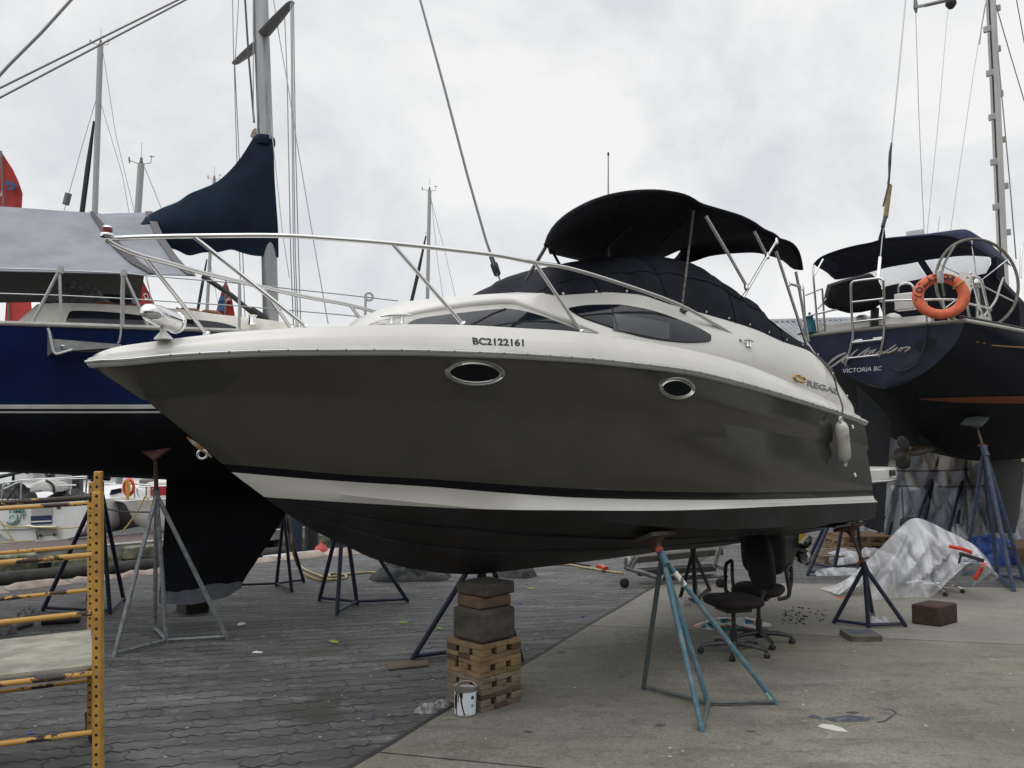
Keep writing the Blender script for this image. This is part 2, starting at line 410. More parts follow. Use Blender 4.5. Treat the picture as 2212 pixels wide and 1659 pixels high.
def slab_material():
    t = NT('concrete_slab'); co = t.tc.outputs['Object']; x, y, _ = t.sep(co)
    base = t.ramp(t.noise(co, 0.65, 9, 0.72, 0.5), [(0.28, (0.112, 0.107, 0.088)), (0.48, (0.192, 0.185, 0.154)), (0.72, (0.300, 0.291, 0.248))])
    base = t.mix(t.ma('MULTIPLY', t.step(t.noise(t.rot(co, R(10), (0.6, 2.2, 1)), 1.7, 8, 0.72), 0.48, 0.66), 0.8), base, (0.125, 0.119, 0.094))
    base = t.mix(t.ma('MULTIPLY', t.step(t.noise(co, 7, 8, 0.78), 0.50, 0.66), 0.65), base, (0.085, 0.081, 0.066))
    base = t.mix(t.ma('MULTIPLY', t.step(t.noise(t.rot(co, .9), 22, 7, 0.8), 0.54, 0.66), 0.6), base, (0.33, 0.32, 0.265))
    base = t.mix(t.ma('MULTIPLY', t.step(t.noise(co, 48, 6, 0.8), 0.45, 0.65), 0.65), base, (0.084, 0.081, 0.068))
    base = t.mix(t.ma('MULTIPLY', t.step(t.noise(t.rot(co, R(4), (0.7, 3.6, 1)), 4.2, 6, 0.75), 0.60, 0.67), 0.85), base, (0.060, 0.056, 0.045))
    base = t.mix(t.ma('MULTIPLY', t.step(t.noise(co, 0.42, 5, 0.65, 0.8), 0.52, 0.68), 0.4), base, (0.165, 0.148, 0.098))                # rusty tint
    fk = t.ma('MULTIPLY_ADD', t.noise(co, 34, 4), 0.05, t.voro(co, 5.2))
    base = t.mix(t.ma('SUBTRACT', 1.0, t.step(fk, 0.066, 0.085)), base, (0.55, 0.55, 0.52))
    fk = t.ma('MULTIPLY_ADD', t.noise(co, 24, 4), 0.07, t.voro(t.rot(co, 0.7, (.6, 1, 1)), 2.6))
    base = t.mix(t.ma('MULTIPLY', t.ma('SUBTRACT', 1.0, t.step(fk, 0.092, 0.118)), .9), base, (0.038, 0.035, 0.030))
    fk = t.ma('MULTIPLY_ADD', t.noise(co, 30, 3), 0.04, t.voro(t.rot(co, 1.9), 9.0))
    base = t.mix(t.ma('MULTIPLY', t.ma('SUBTRACT', 1.0, t.step(fk, 0.072, 0.095)), .8), base, (0.045, 0.042, 0.036))
    wob = t.ma('MULTIPLY', t.noise(co, 12, 3), 0.012)
    lines = None
    for A, B in (J1, J2):
        d = t.ma('SUBTRACT', t.linedist(x, y, A, B), wob)
        l = t.ma('SUBTRACT', 1.0, t.step(d, 0.0, 0.007))
        lines = l if lines is None else t.ma('MAXIMUM', lines, l)
    cr = t.ma('SUBTRACT', 1.0, t.step(t.voro(t.rot(co, 0.3), 0.33, 'DISTANCE_TO_EDGE'), 0.0, 0.004))
    lines = t.ma('MAXIMUM', lines, t.ma('MULTIPLY', cr, 0.0))
    # the far bay is mixed towards a paler tone
    dd = (J2[1] - J2[0]).to_2d().normalized(); nx, ny = -dd.y, dd.x; c = nx * J2[0].x + ny * J2[0].y
    side = t.step(t.ma('ADD', t.ma('MULTIPLY', x, nx), t.ma('MULTIPLY_ADD', y, ny, -c)), -0.01, 0.01)
    base = t.mix(t.ma('MULTIPLY', side, 0.34), base, (0.264, 0.254, 0.228))
    col = t.mix(lines, base, (0.020, 0.019, 0.017))
    col = t.mix(1.0, col, (.90, .895, .87), 'MULTIPLY')
    t.L.new(col, t.b.inputs['Base Color']); t.b.inputs['Roughness'].default_value = 0.82
    t.bump(t.ma('MULTIPLY_ADD', lines, -1.5, t.noise(co, 45, 6, 0.7)), 0.35, 0.012)
    return t.m
A_, B_ = Q0 - QD * 420, Q0 + QD * 200
ground = MB().add([A_, B_, (420, B_.y, 0), (420, A_.y - 60, 0), (A_.x, A_.y - 60, 0)], [[4, 3, 2, 1, 0]])
struct(obj('paved_ground', ground, paving_material(), smooth=0))
bd = (BB - BA).normalized()
s0 = BA - bd * 14
pts = [s0 + bd * k for k in np.linspace(0, (BB - s0).length, 40)]
pts = [p + Vector((random.uniform(-.012, .012), 0, 0)) for p in pts]
corner = [gp(1432, 1264), gp(1455, 1262), gp(1698, 1261), gp(1950, 1266), gp(2212, 1271)]
far = gp(2212, 1271); far2 = far + Vector((20, -0.5, 0))
poly = pts + corner + [far2, Vector((26, -10, 0))]
slab = MB().prism([Vector((p.x, p.y, 0.0005)) for p in poly], (0, 0, 0.0045))
struct(obj('concrete_apron', slab, slab_material(), smooth=0))

def water_material():
    t = NT('harbour_water'); co = t.tc.outputs['Object']
    t.b.inputs['Base Color'].default_value = (0.012, 0.018, 0.018, 1); t.b.inputs['Roughness'].default_value = 0.08
    t.bump(t.noise(co, 2.2, 4, 0.6, 0.5), 0.5, 0.08)
    return t.m
WZ = -1.05
struct(obj('water', MB().add([(-900, -500, WZ), (900, -500, WZ), (900, 1500, WZ), (-900, 1500, WZ)], [[0, 1, 2, 3]]), water_material(), smooth=0))
def stone(name, c1, c2, sc=7, bump=0.8):
    return mat(name, c1, 0.85, col2=c2, vscale=sc, bump=bump, bscale=12)
# quay wall below the yard, with its broken stone coping
QW = stone('quay_concrete', (0.22, 0.22, 0.20), (0.05, 0.055, 0.045), 3)
a, b = Q0 - QD * 30, Q0 + QD * 120
n_ = QN
qw = MB().prism([a - n_ * .02 + Vector((0, 0, -.006)), b - n_ * .02 + Vector((0, 0, -.006)), b - n_ * .02 + Vector((0, 0, -2.2)), a - n_ * .02 + Vector((0, 0, -2.2))], -n_ * 0.3)
tag(obj('quay_wall', qw, QW, loc=Q0 + Vector((0, 0, -2.2)), smooth=0), 'weathered concrete quay wall below the edge of the paved yard', 'quay wall')
PINK = stone('coping_stone', (0.36, 0.29, 0.25), (0.20, 0.165, 0.145), 3)
cop = MB(); k = -6.0
while k < 26:
    ln = random.uniform(0.5, 1.1); w_ = random.uniform(0.26, 0.5); h_ = random.uniform(0.03, 0.10)
    c = Q0 + QD * (k + ln / 2) + QN * (w_ / 2 - 0.1)
    cols, rowsn = 6, 4; rows = []
    for j in range(rowsn + 1):
        rows.append([c + QD * ((i / cols - .5) * (ln - .02)) + QN * ((j / rowsn - .5) * w_ + random.uniform(-.03, .03))
                     + Vector((0, 0, (h_ + random.uniform(-.02, .025)) if 0 < j < rowsn and 0 < i < cols else 0.002)) for i in range(cols + 1)])
    cop.grid(rows); k += ln
tag(obj('stone_coping', cop, PINK, loc=Q0, smooth=50), 'row of broken pinkish coping stones along the quay edge', 'coping')
# ------------------------------------------------------------------ the grey and white cabin cruiser
TH = R(42); BD = Vector((math.cos(TH), math.sin(TH), 0)); BM = Vector((math.sin(TH), -math.cos(TH), 0))  # aft, port
BB0 = Vector((-2.25, 4.43, 0)); BL = 6.74
boat = thing('cabin_cruiser', 'grey and white cabin cruiser with black bimini propped on timber blocks and stands', 'motor boat',
             BB0 + BD * 3.0 )
def bw(s, t, z): 
    p = BB0 + BD * s + BM * t; return Vector((p.x, p.y, z))
def bsolve(u, v, tf, smin=-0.6, smax=8.2):
    """point of a boat surface t = tf(s, z) seen at (u, v): returns s, t, z"""
    rx, ry, rz = ray(u, v); rd = rx * BD.x + ry * BD.y; rm = rx * BM.x + ry * BM.y
    b0, m0 = BB0.dot(BD), BB0.dot(BM)
    def g(s):
        k = (s + b0) / rd
        return k * rm - m0 - tf(s, EYE + k * rz), k
    S = np.linspace(smin, smax, 260); prev = None
    for s in S:
        val, k = g(s)
        if k <= 0: prev = None; continue
        if prev is not None and prev[1] * val <= 0:
            lo, hi, flo = prev[0], s, prev[1]
            for _ in range(40):
                mid = (lo + hi) / 2; fm, _k = g(mid)
                if fm * flo <= 0: hi = mid
                else: lo, flo = mid, fm
            s = (lo + hi) / 2; k = (s + b0) / rd; z = EYE + k * rz
            return s, tf(s, z), z
        prev = (s, val)
    raise ValueError('no hit %s %s' % (u, v))
def sh(x, p, xm=0.72, tap=0.05):
    x = min(max(x, 0), 1.2)
    return 1 - (1 - min(x / xm, 1)) ** p - (tap * ((x - xm) / (1 - xm)) ** 2 if x > xm else 0)
def table(px, tf):
    P = [bsolve(u, v, tf) for u, v in px]
    return P, interp([p[0] for p in P], [p[2] for p in P])
zero = lambda s, z: 0.0
stem_px = [(199, 786), (205, 793), (235, 814), (267, 833), (300, 859), (333, 886), (367, 914), (403, 941), (435, 967), (467, 993), (500, 1020), (533, 1045),
           (573, 1075), (620, 1110), (680, 1147), (737, 1174), (804, 1206), (904, 1231), (970, 1239), (1037, 1240), (1137, 1229), (1270, 1213), (1354, 1202), (1425, 1192), (1554, 1180), (1600, 1173), (1657, 1165)]
keelP, keelZ = table(stem_px, zero)
stemZ2S = interp([p[2] for p in keelP[:13]], [p[0] for p in keelP[:13]])
print('keel end s', keelP[-1], 'min', min(p[2] for p in keelP))
ROW = {}
def row(name, px, B, p, s0=None, t0=0.0, xm=0.72, tap=0.05):
    """a longitudinal line of the hull: plan shape from B, p; height from the survey"""
    if s0 is None:
        s0 = bsolve(px[0][0], px[0][1], zero)[0]
    tf = lambda s, z=0: (t0 * min(1, max(0, (s - s0) / .03)) + (B - t0) * sh((s - s0) / (BL - s0), p, xm, tap)) if s > s0 else 0.0
    P, zf = table(px[1:], tf)
    z0 = bsolve(px[0][0], px[0][1], zero)[2]
    zf = interp([s0] + [q[0] for q in P], [z0] + [q[2] for q in P])
    s1 = P[-1][0]
    ROW[name] = (s0, s1, tf, zf)
    print(name, 's', round(s0, 2), round(s1, 2), 'z0', round(z0, 2), 'zmid', round(zf(3.3), 2), 'z1', round(zf(s1), 2), 'tmid', round(tf(3.3), 2))
    return ROW[name]
rail_px = [(198, 783), (247, 780.5), (363, 770), (487, 763), (607, 759), (737, 758), (887, 758.5), (1004, 762), (1137, 767.5), (1251, 775), (1354, 785), (1475, 800), (1585, 825), (1708, 860), (1808, 891), (1868, 913)]
row('rail', rail_px, 1.16, 2.4, t0=0.05)
row('knuckle', [(305, 862), (433, 850), (607, 846), (737, 848), (937, 855), (1104, 860), (1271, 872), (1475, 892), (1675, 925), (1876, 968)], 1.125, 2.1)
row('stripe_top', [(480, 1002), (600, 1012), (737, 1024.5), (920, 1034.5), (1137, 1049.5), (1337, 1059.5), (1475, 1063), (1675, 1063), (1885, 1058)], 1.055, 1.8)
row('stripe_low', [(500, 1020), (600, 1029), (737, 1039.5), (920, 1051), (1104, 1066), (1237, 1074.5), (1475, 1079.7), (1675, 1078.5), (1886, 1071)], 1.005, 1.78)
row('chine', [(528, 1042), (600, 1051), (737, 1068), (887, 1084), (1027, 1098), (1137, 1111), (1337, 1130), (1475, 1141), (1560, 1143), (1640, 1141), (1786, 1131), (1890, 1119)], 1.01, 1.72)
chine = ROW['chine']
# lower edge of the white: below the chine forward, above it aft
row('white_low', [(573, 1074), (650, 1079), (737, 1084.5), (887, 1093), (1037, 1099.5), (1204, 1101), (1475, 1101.5), (1675, 1094), (1888, 1085)], 1.06, 1.74)
NS = 90
def row3(name, q, dt=0.0, dz=0.0):
    s0, s1, tf, zf = ROW[name]; s = s0 + (s1 - s0) * q
    return s, tf(s) + dt, zf(s) + dz
Q = [(i / NS) ** 1.35 for i in range(NS + 1)]
def mixp(a, b, f, bulge=0.0):
    return (a[0] + (b[0] - a[0]) * f, a[1] + (b[1] - a[1]) * f + bulge, a[2] + (b[2] - a[2]) * f)
def hull_rows():
    rows, mis = [], []
    def keel3(s):
        return (s, 0.0, keelZ(s))
    rail = [row3('rail', q, -0.004, -0.02) for q in Q]; kn = [row3('knuckle', q) for q in Q]
    st = [row3('stripe_top', q) for q in Q]; sl = [row3('stripe_low', q) for q in Q]; ch = [row3('chine', q) for q in Q]
    kn_in = [(a[0] + .03 * (1 - min(1, i / 10)), max(0, a[1] - 0.022 * min(1, i / 12)), a[2] - (0.008 + 0.027 * min(1, i / 12))) for i, a in enumerate(kn)]
    rows = [rail, [mixp(a, b, .5, .006) for a, b in zip(rail, kn)], kn, kn_in]; mis = [0, 0, 0]
    for f in (.25, .5, .75): rows.append([mixp(a, b, f, .008) for a, b in zip(kn_in, st)]); mis.append(0)
    rows.append(st); mis.append(0); rows.append(sl); mis.append(1)
    sw = ROW['white_low']
    wb1, wb2 = [], []
    smax = max(0.0, bsolve(1027, 1098, chine[2])[0])
    for a, c in zip(sl, ch):
        s = c[0]
        if s < sw[0]: z = -9
        else: z = sw[3](s)
        if s < smax:
            wb1.append(c)
            # white continues under the chine
            kz = keelZ(s); f = 0 if c[2] - kz < 1e-4 else min(1, max(0, (c[2] - z) / (c[2] - kz)))
            wb2.append((s, c[1] * (1 - f), c[2] + (kz - c[2]) * f) if s >= sw[0] else (s, 0, min(kz, c[2])))
        else:
            f = min(1, max(0, (z - c[2]) / max(1e-4, a[2] - c[2])))
            wb1.append(mixp(c, a, f)); wb2.append(c)
    wb1 = [(w[0], w[1] + .045 * min(1, w[1] / .25) * min(1, max(0, (w[2] - c[2]) / .03)), w[2]) for w, c in zip(wb1, ch)]
    rows += [[mixp(a, w, .55, -.012 * min(1, w[1] / .25)) for a, w in zip(sl, wb1)], wb1, ch, wb2]; mis += [2, 2, 3, 2]
    k_ = [keel3(min(c[0], c[0])) for c in ch]
    k_ = [(s, t, min(z, c[2])) for (s, t, z), c in zip(k_, ch)]
    for f, bl in ((.3, -.02), (.33, .012), (.6, .0), (.63, .028), (.85, .012)):
        rows.append([mixp(a, b, f, bl * min(1, a[1] / .5)) for a, b in zip(wb2, k_)]); mis.append(3)
    rows.append(k_); mis.append(3)
    return rows, mis
HR, HM = hull_rows()
hull = MB()
for sgn in (1, -1):
    hull.grid([[bw(s, sgn * t, z) for s, t, z in r] for r in HR], mis=HM)
# stem closing strip and transom
o_rows = [[bw(r[-1][0], k * r[-1][1], r[-1][2]) for k in (1, .5, 0, -.5, -1)] for r in HR]
hull.grid(o_rows, mis=[3 if m == 3 else m for m in HM])
hull_o = obj('hull', hull, [GREY, STRIPE, WHITE, ANTIFOUL], boat, smooth=28)
HROWS = HR
def hull_t(s, z):
    """outer surface of the topsides"""
    pr = None
    for name in ('rail', 'knuckle', 'stripe_top', 'stripe_low', 'chine'):
        s0, s1, tf, zf = ROW[name]; p = (zf(s), tf(s))
        if pr is not None and (z >= p[0] or name == 'chine'):
            f = (z - p[0]) / (pr[0] - p[0]) if abs(pr[0] - p[0]) > 1e-5 else 0
            return p[1] + (pr[1] - p[1]) * f
        pr = p
# ---- deck and cabin
deck_px = [(203, 770), (222, 760), (247, 751), (350, 735), (447, 723), (600, 711), (737, 704), (937, 700), (1037, 703), (1137, 709), (1237, 715), (1287, 721), (1400, 738), (1500, 757), (1600, 783), (1700, 822), (1760, 849), (1830, 884), (1861, 898)]
rail_tf = ROW['rail'][2]
deck_tf = lambda s, z=0: max(0.012, rail_tf(s) - 0.02 - 0.07 * min(1, max(0, s) / .5))
dP, deckZ = table(deck_px, deck_tf)
cab_px = [(805, 697), (870, 678), (950, 660), (1064, 647), (1170, 638), (1270, 631), (1319, 628), (1376, 632), (1438, 651), (1532, 677), (1626, 705), (1688, 732), (1741, 750), (1766, 770), (1788, 798), (1821, 848), (1841, 882), (1861, 897)]
S_N = 1.15
cab_tf = lambda s, z=0: max(0.01, 0.92 * sh((s - S_N) / (BL - S_N), 2.0, 0.8, 0.0)) if s > S_N else 0.01
cP, cabZ = table(cab_px, cab_tf)
print('cab s', round(cP[0][0], 2), round(cP[-1][0], 2), 'z', [round(p[2], 2) for p in cP])
s_n0 = cP[0][0]
def base_tf(s, z=0):   # foot of the cabin side, a side deck in from the gunwale forward
    w = 0.20 * (1 - min(1, max(0, (s - 1.6) / 1.6)))
    return max(0.012, min(deck_tf(s) - 0.012 - w, deck_tf(s) - .01))
def cab_top3(s):
    if s <= s_n0:
        return (s, min(base_tf(s) * .8, cab_tf(s_n0) * (s / s_n0) if s > 0 else 0.01), deckZ(s) + 0.012 * (s / s_n0 if s > 0 else 0))
    return (s, min(cab_tf(s), base_tf(s) - .005), max(cabZ(s), deckZ(s) + .012))
s_end = ROW['rail'][1]
SS = [0.0 + (s_end - 0.0) * (i / 110) ** 1.2 for i in range(111)]
def cab_side(s, f):
    """f 0 foot .. 1 top, slightly crowned"""
    a = (s, base_tf(s), deckZ(s)); b = cab_top3(s)
    bul = 0.045 * math.sin(math.pi * f) * min(1, max(0, (b[2] - a[2]) / .3))
    return (s, a[1] + (b[1] - a[1]) * f + bul, a[2] + (b[2] - a[2]) * f)
def cab_t(s, z):
    b = cab_top3(s); a = deckZ(s)
    f = min(1.2, max(-.2, (z - a) / max(.02, b[2] - a)))
    return cab_side(s, f)[1]
rows = []
rows.append([(s, max(0, rail_tf(s) - .006), ROW['rail'][3](s) - .012) for s in SS])
rows.append([(s, max(0, rail_tf(s) - .008), ROW['rail'][3](s) + .018) for s in SS])
def crease(s):
    r_, d_ = ROW['rail'][3](s), deckZ(s)
    return (s, rail_tf(s) * .55 + deck_tf(s) * .45 + .004, r_ + (d_ - r_) * .52)
rows.append([crease(s) for s in SS])
rows.append([(s, max(0, t - .010), z + .014) for s, t, z in (crease(s) for s in SS)])
rows.append([(s, deck_tf(s) + .008, deckZ(s) - .022) for s in SS])
rows.append([(s, max(.005, deck_tf(s) - .012), deckZ(s)) for s in SS])
rows.append([(s, base_tf(s), deckZ(s) + .002) for s in SS])
for f in (.2, .4, .6, .8, .93): rows.append([cab_side(s, f) for s in SS])
rows.append([cab_top3(s) for s in SS])
rows.append([(s, t * .93, z + .02 * min(1, t / .3)) for s, t, z in (cab_top3(s) for s in SS)])
rows.append([(s, t * .5, z + .06 * min(1, t / .3)) for s, t, z in (cab_top3(s) for s in SS)])
rows.append([(s, 0, z + .075 * min(1, t / .3)) for s, t, z in (cab_top3(s) for s in SS)])
deck = MB()
for sgn in (1, -1): deck.grid([[bw(s, sgn * t, z) for s, t, z in r] for r in rows])
deck.grid([[bw(r[-1][0], k * r[-1][1], r[-1][2]) for k in (1, .5, 0, -.5, -1)] for r in rows])
deck_o = obj('deck', deck, WHITE, boat, smooth=32)

# ---- rub rail: grey moulding with a bright insert, both sides
def side_path(tf, zf, s0, s1, n, dt=0.0, dz=0.0, sgn=1):
    return [bw(s, sgn * (tf(s) + dt), zf(s) + dz) for s in (s0 + (s1 - s0) * (i / n) ** 1.15 for i in range(n + 1))]
def sweep(path, prof, mb):
    """profile (outward, up) along a path, outward being horizontal"""
    rows = [[] for _ in prof]
    for i, p in enumerate(path):
        d = path[min(i + 1, len(path) - 1)] - path[max(i - 1, 0)]; d.z = 0; d.normalize()
        o = Vector((d.y, -d.x, 0))
        for r, (a, b) in zip(rows, prof): r.append(p + o * a + Vector((0, 0, b)))
    mb.grid(rows + [rows[0]])
full = side_path(ROW['rail'][2], ROW['rail'][3], ROW['rail'][0], s_end, 80)
star = side_path(ROW['rail'][2], ROW['rail'][3], ROW['rail'][0], s_end, 80, sgn=-1)
path = star[::-1] + full[1:]
aftw = [bw(s_end + .004, 1.05, ROW['rail'][3](s_end))]
rr = MB(); sweep(path, [(-.02, .026), (.006, .028), (.02, .02), (.027, .004), (.024, -.014), (.01, -.027), (-.02, -.028)], rr)
rr_o = obj('rub_rail', rr, GREYRAIL, boat, smooth=50)
ri = MB(); sweep(path, [(.018, .013), (.033, .010), (.036, .003), (.033, -.004), (.018, -.007)], ri)
obj('rail_insert', ri, STEEL, rr_o, smooth=50)
DSTEEL = mat('dark_steel', (.12, .12, .12), .4, 1.0)
for k in range(6, len(full) - 2, 2):
    d = (full[k + 1] - full[k - 1]).normalized(); o = Vector((d.y, -d.x, 0)).normalized()
    obj('screw', MB().lathe([(.006, 0), (.005, .003), (0, .004)], full[k] + o * .0352 + Vector((0, 0, .003)), o, 6), DSTEEL, rr_o, smooth=0)

# ---- things set into a surface
def skin(poly_top, poly_bot, tf, off, n=14, inset=0.0):
    """strip between two pixel curves laid on surface tf"""
    rows = []
    for k in range(n + 1):
        f = k / n; r = []
        for (a, b), (c, d) in zip(poly_top, poly_bot):
            s, t, z = bsolve(a + (c - a) * f, b + (d - b) * f, tf)
            r.append(bw(s, t + off, z))
        rows.append(r)
    return rows
def resamp(px, us):
    f = interp([p[0] for p in px], [p[1] for p in px]); return [(u, f(u)) for u in us]
def lens(cx, cy, hw, hh, pw, tilt, n):
    """pointed ellipse outline in pixels"""
    out = []
    for k in range(n):
        a = 2 * math.pi * k / n; x = math.cos(a); y = math.sin(a)
        y = math.copysign(abs(y) ** pw, y)
        X, Y = x * hw, -y * hh
        out.append((cx + X * math.cos(tilt) - Y * math.sin(tilt), cy + X * math.sin(tilt) + Y * math.cos(tilt)))
    return out
def on(px, tf, off=0.0):
    out = []
    for u, v in px:
        s, t, z = bsolve(u, v, tf); out.append(bw(s, t + off, z))
    return out
PORTGLASS = mat('portlight_glass', (.006, .007, .009), .2, spec=.12)
PORTFRAME = mat('portlight_frame', (.42, .42, .41), .2, 1.0)
def porthole(cx, cy, hw, hh, tilt, hw2, hh2):
    N = 56
    fr = MB()
    loops = []
    for a, b, off, pw in ((hw, hh, -.004, 1.0), (hw * .985, hh * .97, .016, 1.0), (hw * .95, hh * .91, .018, 1.02), (hw * .93, hh * .87, .010, 1.05),
                          ((hw2 + hw) / 2, (hh2 + hh) / 2, .008, 1.12), (hw2 * 1.04, hh2 * 1.06, .016, 1.22), (hw2 * .985, hh2 * .98, .012, 1.25), (hw2 * .97, hh2 * .95, -.002, 1.25)):
        loops.append(on(lens(cx, cy, a, b, pw, tilt, N), hull_t, off + .008))
    fr.grid(loops, close=True)
    f_o = obj('porthole', fr, PORTFRAME, boat, smooth=60)
    c = on([(cx, cy)], hull_t, .015)[0]
    g = MB(); lp = on(lens(cx, cy, hw2 * .98, hh2 * .97, 1.25, tilt, N), hull_t, .014)
    g.add(lp + [c], [[i, (i + 1) % N, N] for i in range(N)])
    obj('pane', g, PORTGLASS, f_o, smooth=60)
porthole(1022, 806.5, 64.5, 28.5, R(1.5), 55, 19)
porthole(1459, 839.5, 37.5, 24.5, R(5), 32, 16)

# big smoked side window
win_top = [(1228, 666.5), (1245, 663), (1282, 659.5), (1329, 659), (1376, 665), (1422, 676), (1469, 693), (1510, 710), (1534, 724)]
win_bot = [(1228, 667.5), (1251, 682), (1297, 699), (1344, 715), (1391, 727.5), (1438, 735), (1485, 739), (1520, 738), (1534, 735)]
us = [1228 + (1534 - 1228) * (0.5 - 0.5 * math.cos(math.pi * i / 40)) for i in range(41)]
T, Bt = resamp(win_top, us), resamp(win_bot, us)
seal = MB(); Tm = [(u, v - 1.6) for u, v in T]; Bm = [(u, v + 1.6) for u, v in Bt]
seal.grid(skin(Tm, Bm, cab_t, .004, 8))
w_o = obj('side_window', seal, RUBBER, boat, smooth=50)
pane = MB(); pane.grid(skin(T, Bt, cab_t, .011, 12))
obj('pane', pane, GLASS, w_o, smooth=60)
us2 = np.linspace(1322, 1443, 20)
ip = MB(); ip.grid(skin([(u, 676.5 + (u - 1322) * .17) for u in us2], [(u, min(712 + (u - 1322) * .19, 733)) for u in us2], cab_t, .0135, 4))
obj('inner_pane', ip, mat('port_glass', (.035, .037, .042), .12, spec=.5), w_o, smooth=60)  # opening port; its pale reflection is put into the glass colour
mul = MB(); mul.tube([on([(1318.5 + k * 1.6, 661 + k * 6.1)], cab_t, .0125)[0] for k in range(9)], .004, 6)
obj('mullion', mul, RUBBER, w_o)

# wraparound front windscreen under a moulded brow
def zp(pts): return [(737.3 + x / 3, 288 + y / 3) for x, y in pts]
rec_t = zp([(235, 1234), (330, 1204), (500, 1166), (700, 1132), (900, 1108), (1050, 1100), (1130, 1108), (1250, 1146), (1400, 1201), (1550, 1256), (1648, 1291)])
rec_b = zp([(235, 1238), (400, 1238), (700, 1240), (900, 1247), (1200, 1264), (1400, 1278), (1500, 1284), (1648, 1294)])
us = np.linspace(rec_t[0][0], rec_t[-1][0], 60)
wr = MB(); wr.grid(skin(resamp(rec_t, us), resamp(rec_b, us), cab_t, .006, 10))
wr_o = obj('windscreen', wr, RECESS, boat, smooth=60)
gl_t = zp([(425, 1231), (470, 1208), (650, 1178), (850, 1155), (1000, 1140), (1060, 1137), (1150, 1148), (1250, 1171), (1400, 1225), (1560, 1287)])
gl_b = zp([(425, 1236), (700, 1241), (1000, 1254), (1300, 1272), (1560, 1290)])
us = np.linspace(gl_t[0][0], gl_t[-1][0], 60)
g = MB(); g.grid(skin(resamp(gl_t, us), resamp(gl_b, us), cab_t, .013, 10)); obj('pane', g, GLASS, wr_o, smooth=60)
g = MB(); g.tube(on(zp([(835, 1240), (900, 1205), (980, 1165), (1055, 1139)]), cab_t, .017), .007, 6); obj('glazing_bar', g, RUBBER, wr_o)
br = MB(); bp_ = smooth_path(on(zp([(215, 1233), (330, 1199), (500, 1160), (700, 1126), (900, 1102), (1050, 1093), (1135, 1100), (1250, 1138), (1400, 1193), (1550, 1248), (1655, 1288)]), cab_t, .008), 5)
nb = len(bp_); br.tube(bp_, [.006 + .028 * math.sin(math.pi * min(1, (i / nb) * 1.1)) ** .7 if i < nb * .9 else .012 for i in range(nb)], 8)
obj('brow', br, WHITE, wr_o, smooth=60)

# ---- lettering and badge
def deck_side_t(s, z):
    r_, d_ = ROW['rail'][3](s), deckZ(s); c = crease(s)
    if z < c[2]:
        f = (z - r_) / (c[2] - r_); return rail_tf(s) - .006 + (c[1] - rail_tf(s) + .006) * f
    if z < d_:
        f = (z - c[2]) / max(.01, d_ - c[2]); return c[1] + (deck_tf(s) - c[1]) * f
    return cab_t(s, z)
def deck_txt(quad, off=.003):
    def fn(a, b):
        u, v = bilin(quad, a, b); s, t, z = bsolve(u, v, deck_side_t); return bw(s, t + off, z)
    return fn
reg = place_text('BC2122161', deck_txt([(1021.5, 744.5), (1131, 748.3), (1130.5, 732.5), (1019, 728.5)], .004), bold=.03)
obj('registration_number', reg, mat('black_vinyl', (.012, .012, .014), .4), boat, smooth=0)
lg = place_text('REGAL', deck_txt([(1743, 834), (1812, 853), (1812, 841), (1743.5, 820.5)], .005), bold=.02)
lgo = obj('maker_lettering', lg, mat('badge_metal', (.22, .22, .23), .3, .6), boat, smooth=0, merge=True, solid=.006)
em = MB()
ell = [(1724 + 10 * math.cos(a) * math.cos(.3) - 6.2 * math.sin(a) * math.sin(.3), 817 + 10 * math.cos(a) * math.sin(.3) + 6.2 * math.sin(a) * math.cos(.3)) for a in np.linspace(.4, 2 * math.pi - .9, 22)]
em.tube(on(ell, deck_side_t, .005), [.003 + .009 * math.sin(math.pi * i / 21) for i in range(22)], 6)
ell = [(1731 + 7.5 * math.cos(a) * math.cos(.3) - 5.2 * math.sin(a) * math.sin(.3), 820 + 7.5 * math.cos(a) * math.sin(.3) + 5.2 * math.sin(a) * math.cos(.3)) for a in np.linspace(3.6, 3.6 + 1.6 * math.pi, 18)]
em.tube(on(ell, deck_side_t, .005), [.003 + .008 * math.sin(math.pi * i / 17) for i in range(18)], 6)
obj('maker_emblem', em, mat('gold_metal', (.62, .36, .10), .25, 1.0), boat)

# ---- bow rail
rail_t = lambda s, z=0: max(0.0, deck_tf(s) - .10)
rail_ts = lambda s, z=0: -max(0.0, deck_tf(s) - .10)
tipw = bw(*bsolve(231, 517, lambda s, z: 0.02))
port_px = [(262, 514), (320, 512), (417, 510), (600, 509), (737, 517), (847, 526), (960, 538), (1070, 551), (1154, 567), (1237, 581), (1370, 622), (1469, 659), (1540, 698), (1587, 725.5)]
star_px = [(262, 536), (307, 553), (370, 570), (433, 588), (567, 620), (660, 641), (737, 655), (787, 667), (815, 675)]
prt = on(port_px, rail_t); stb = on(star_px, rail_ts)
endp = [on([(1592, 728)], rail_t)[0], on([(1593, 733)], rail_t)[0], on([(1588, 737)], rail_t, .05)[0]]
rp = smooth_path(stb[::-1] + [tipw] + prt + endp, 6)
bowrail = obj('bow_rail', MB().tube(rp, .0145, 12), STEEL, boat, smooth=60)
def stanch(p, q):
    obj('stanchion', MB().tube([p, p + (q - p) * .97, q], .0125, 10).lathe([(.026, 0), (.024, .008), (.014, .016)], q, (p - q), 12), STEEL, bowrail, smooth=50)
foot = lambda u, v: on([(u, v)], lambda s, z: deck_tf(s) - .06)[0]
for a, b in (((420, 512), (662, 706)), ((848, 527), (1000, 700.5)), ((1156, 568), (1255, 716))):
    stanch(on([a], rail_t)[0], foot(*b))
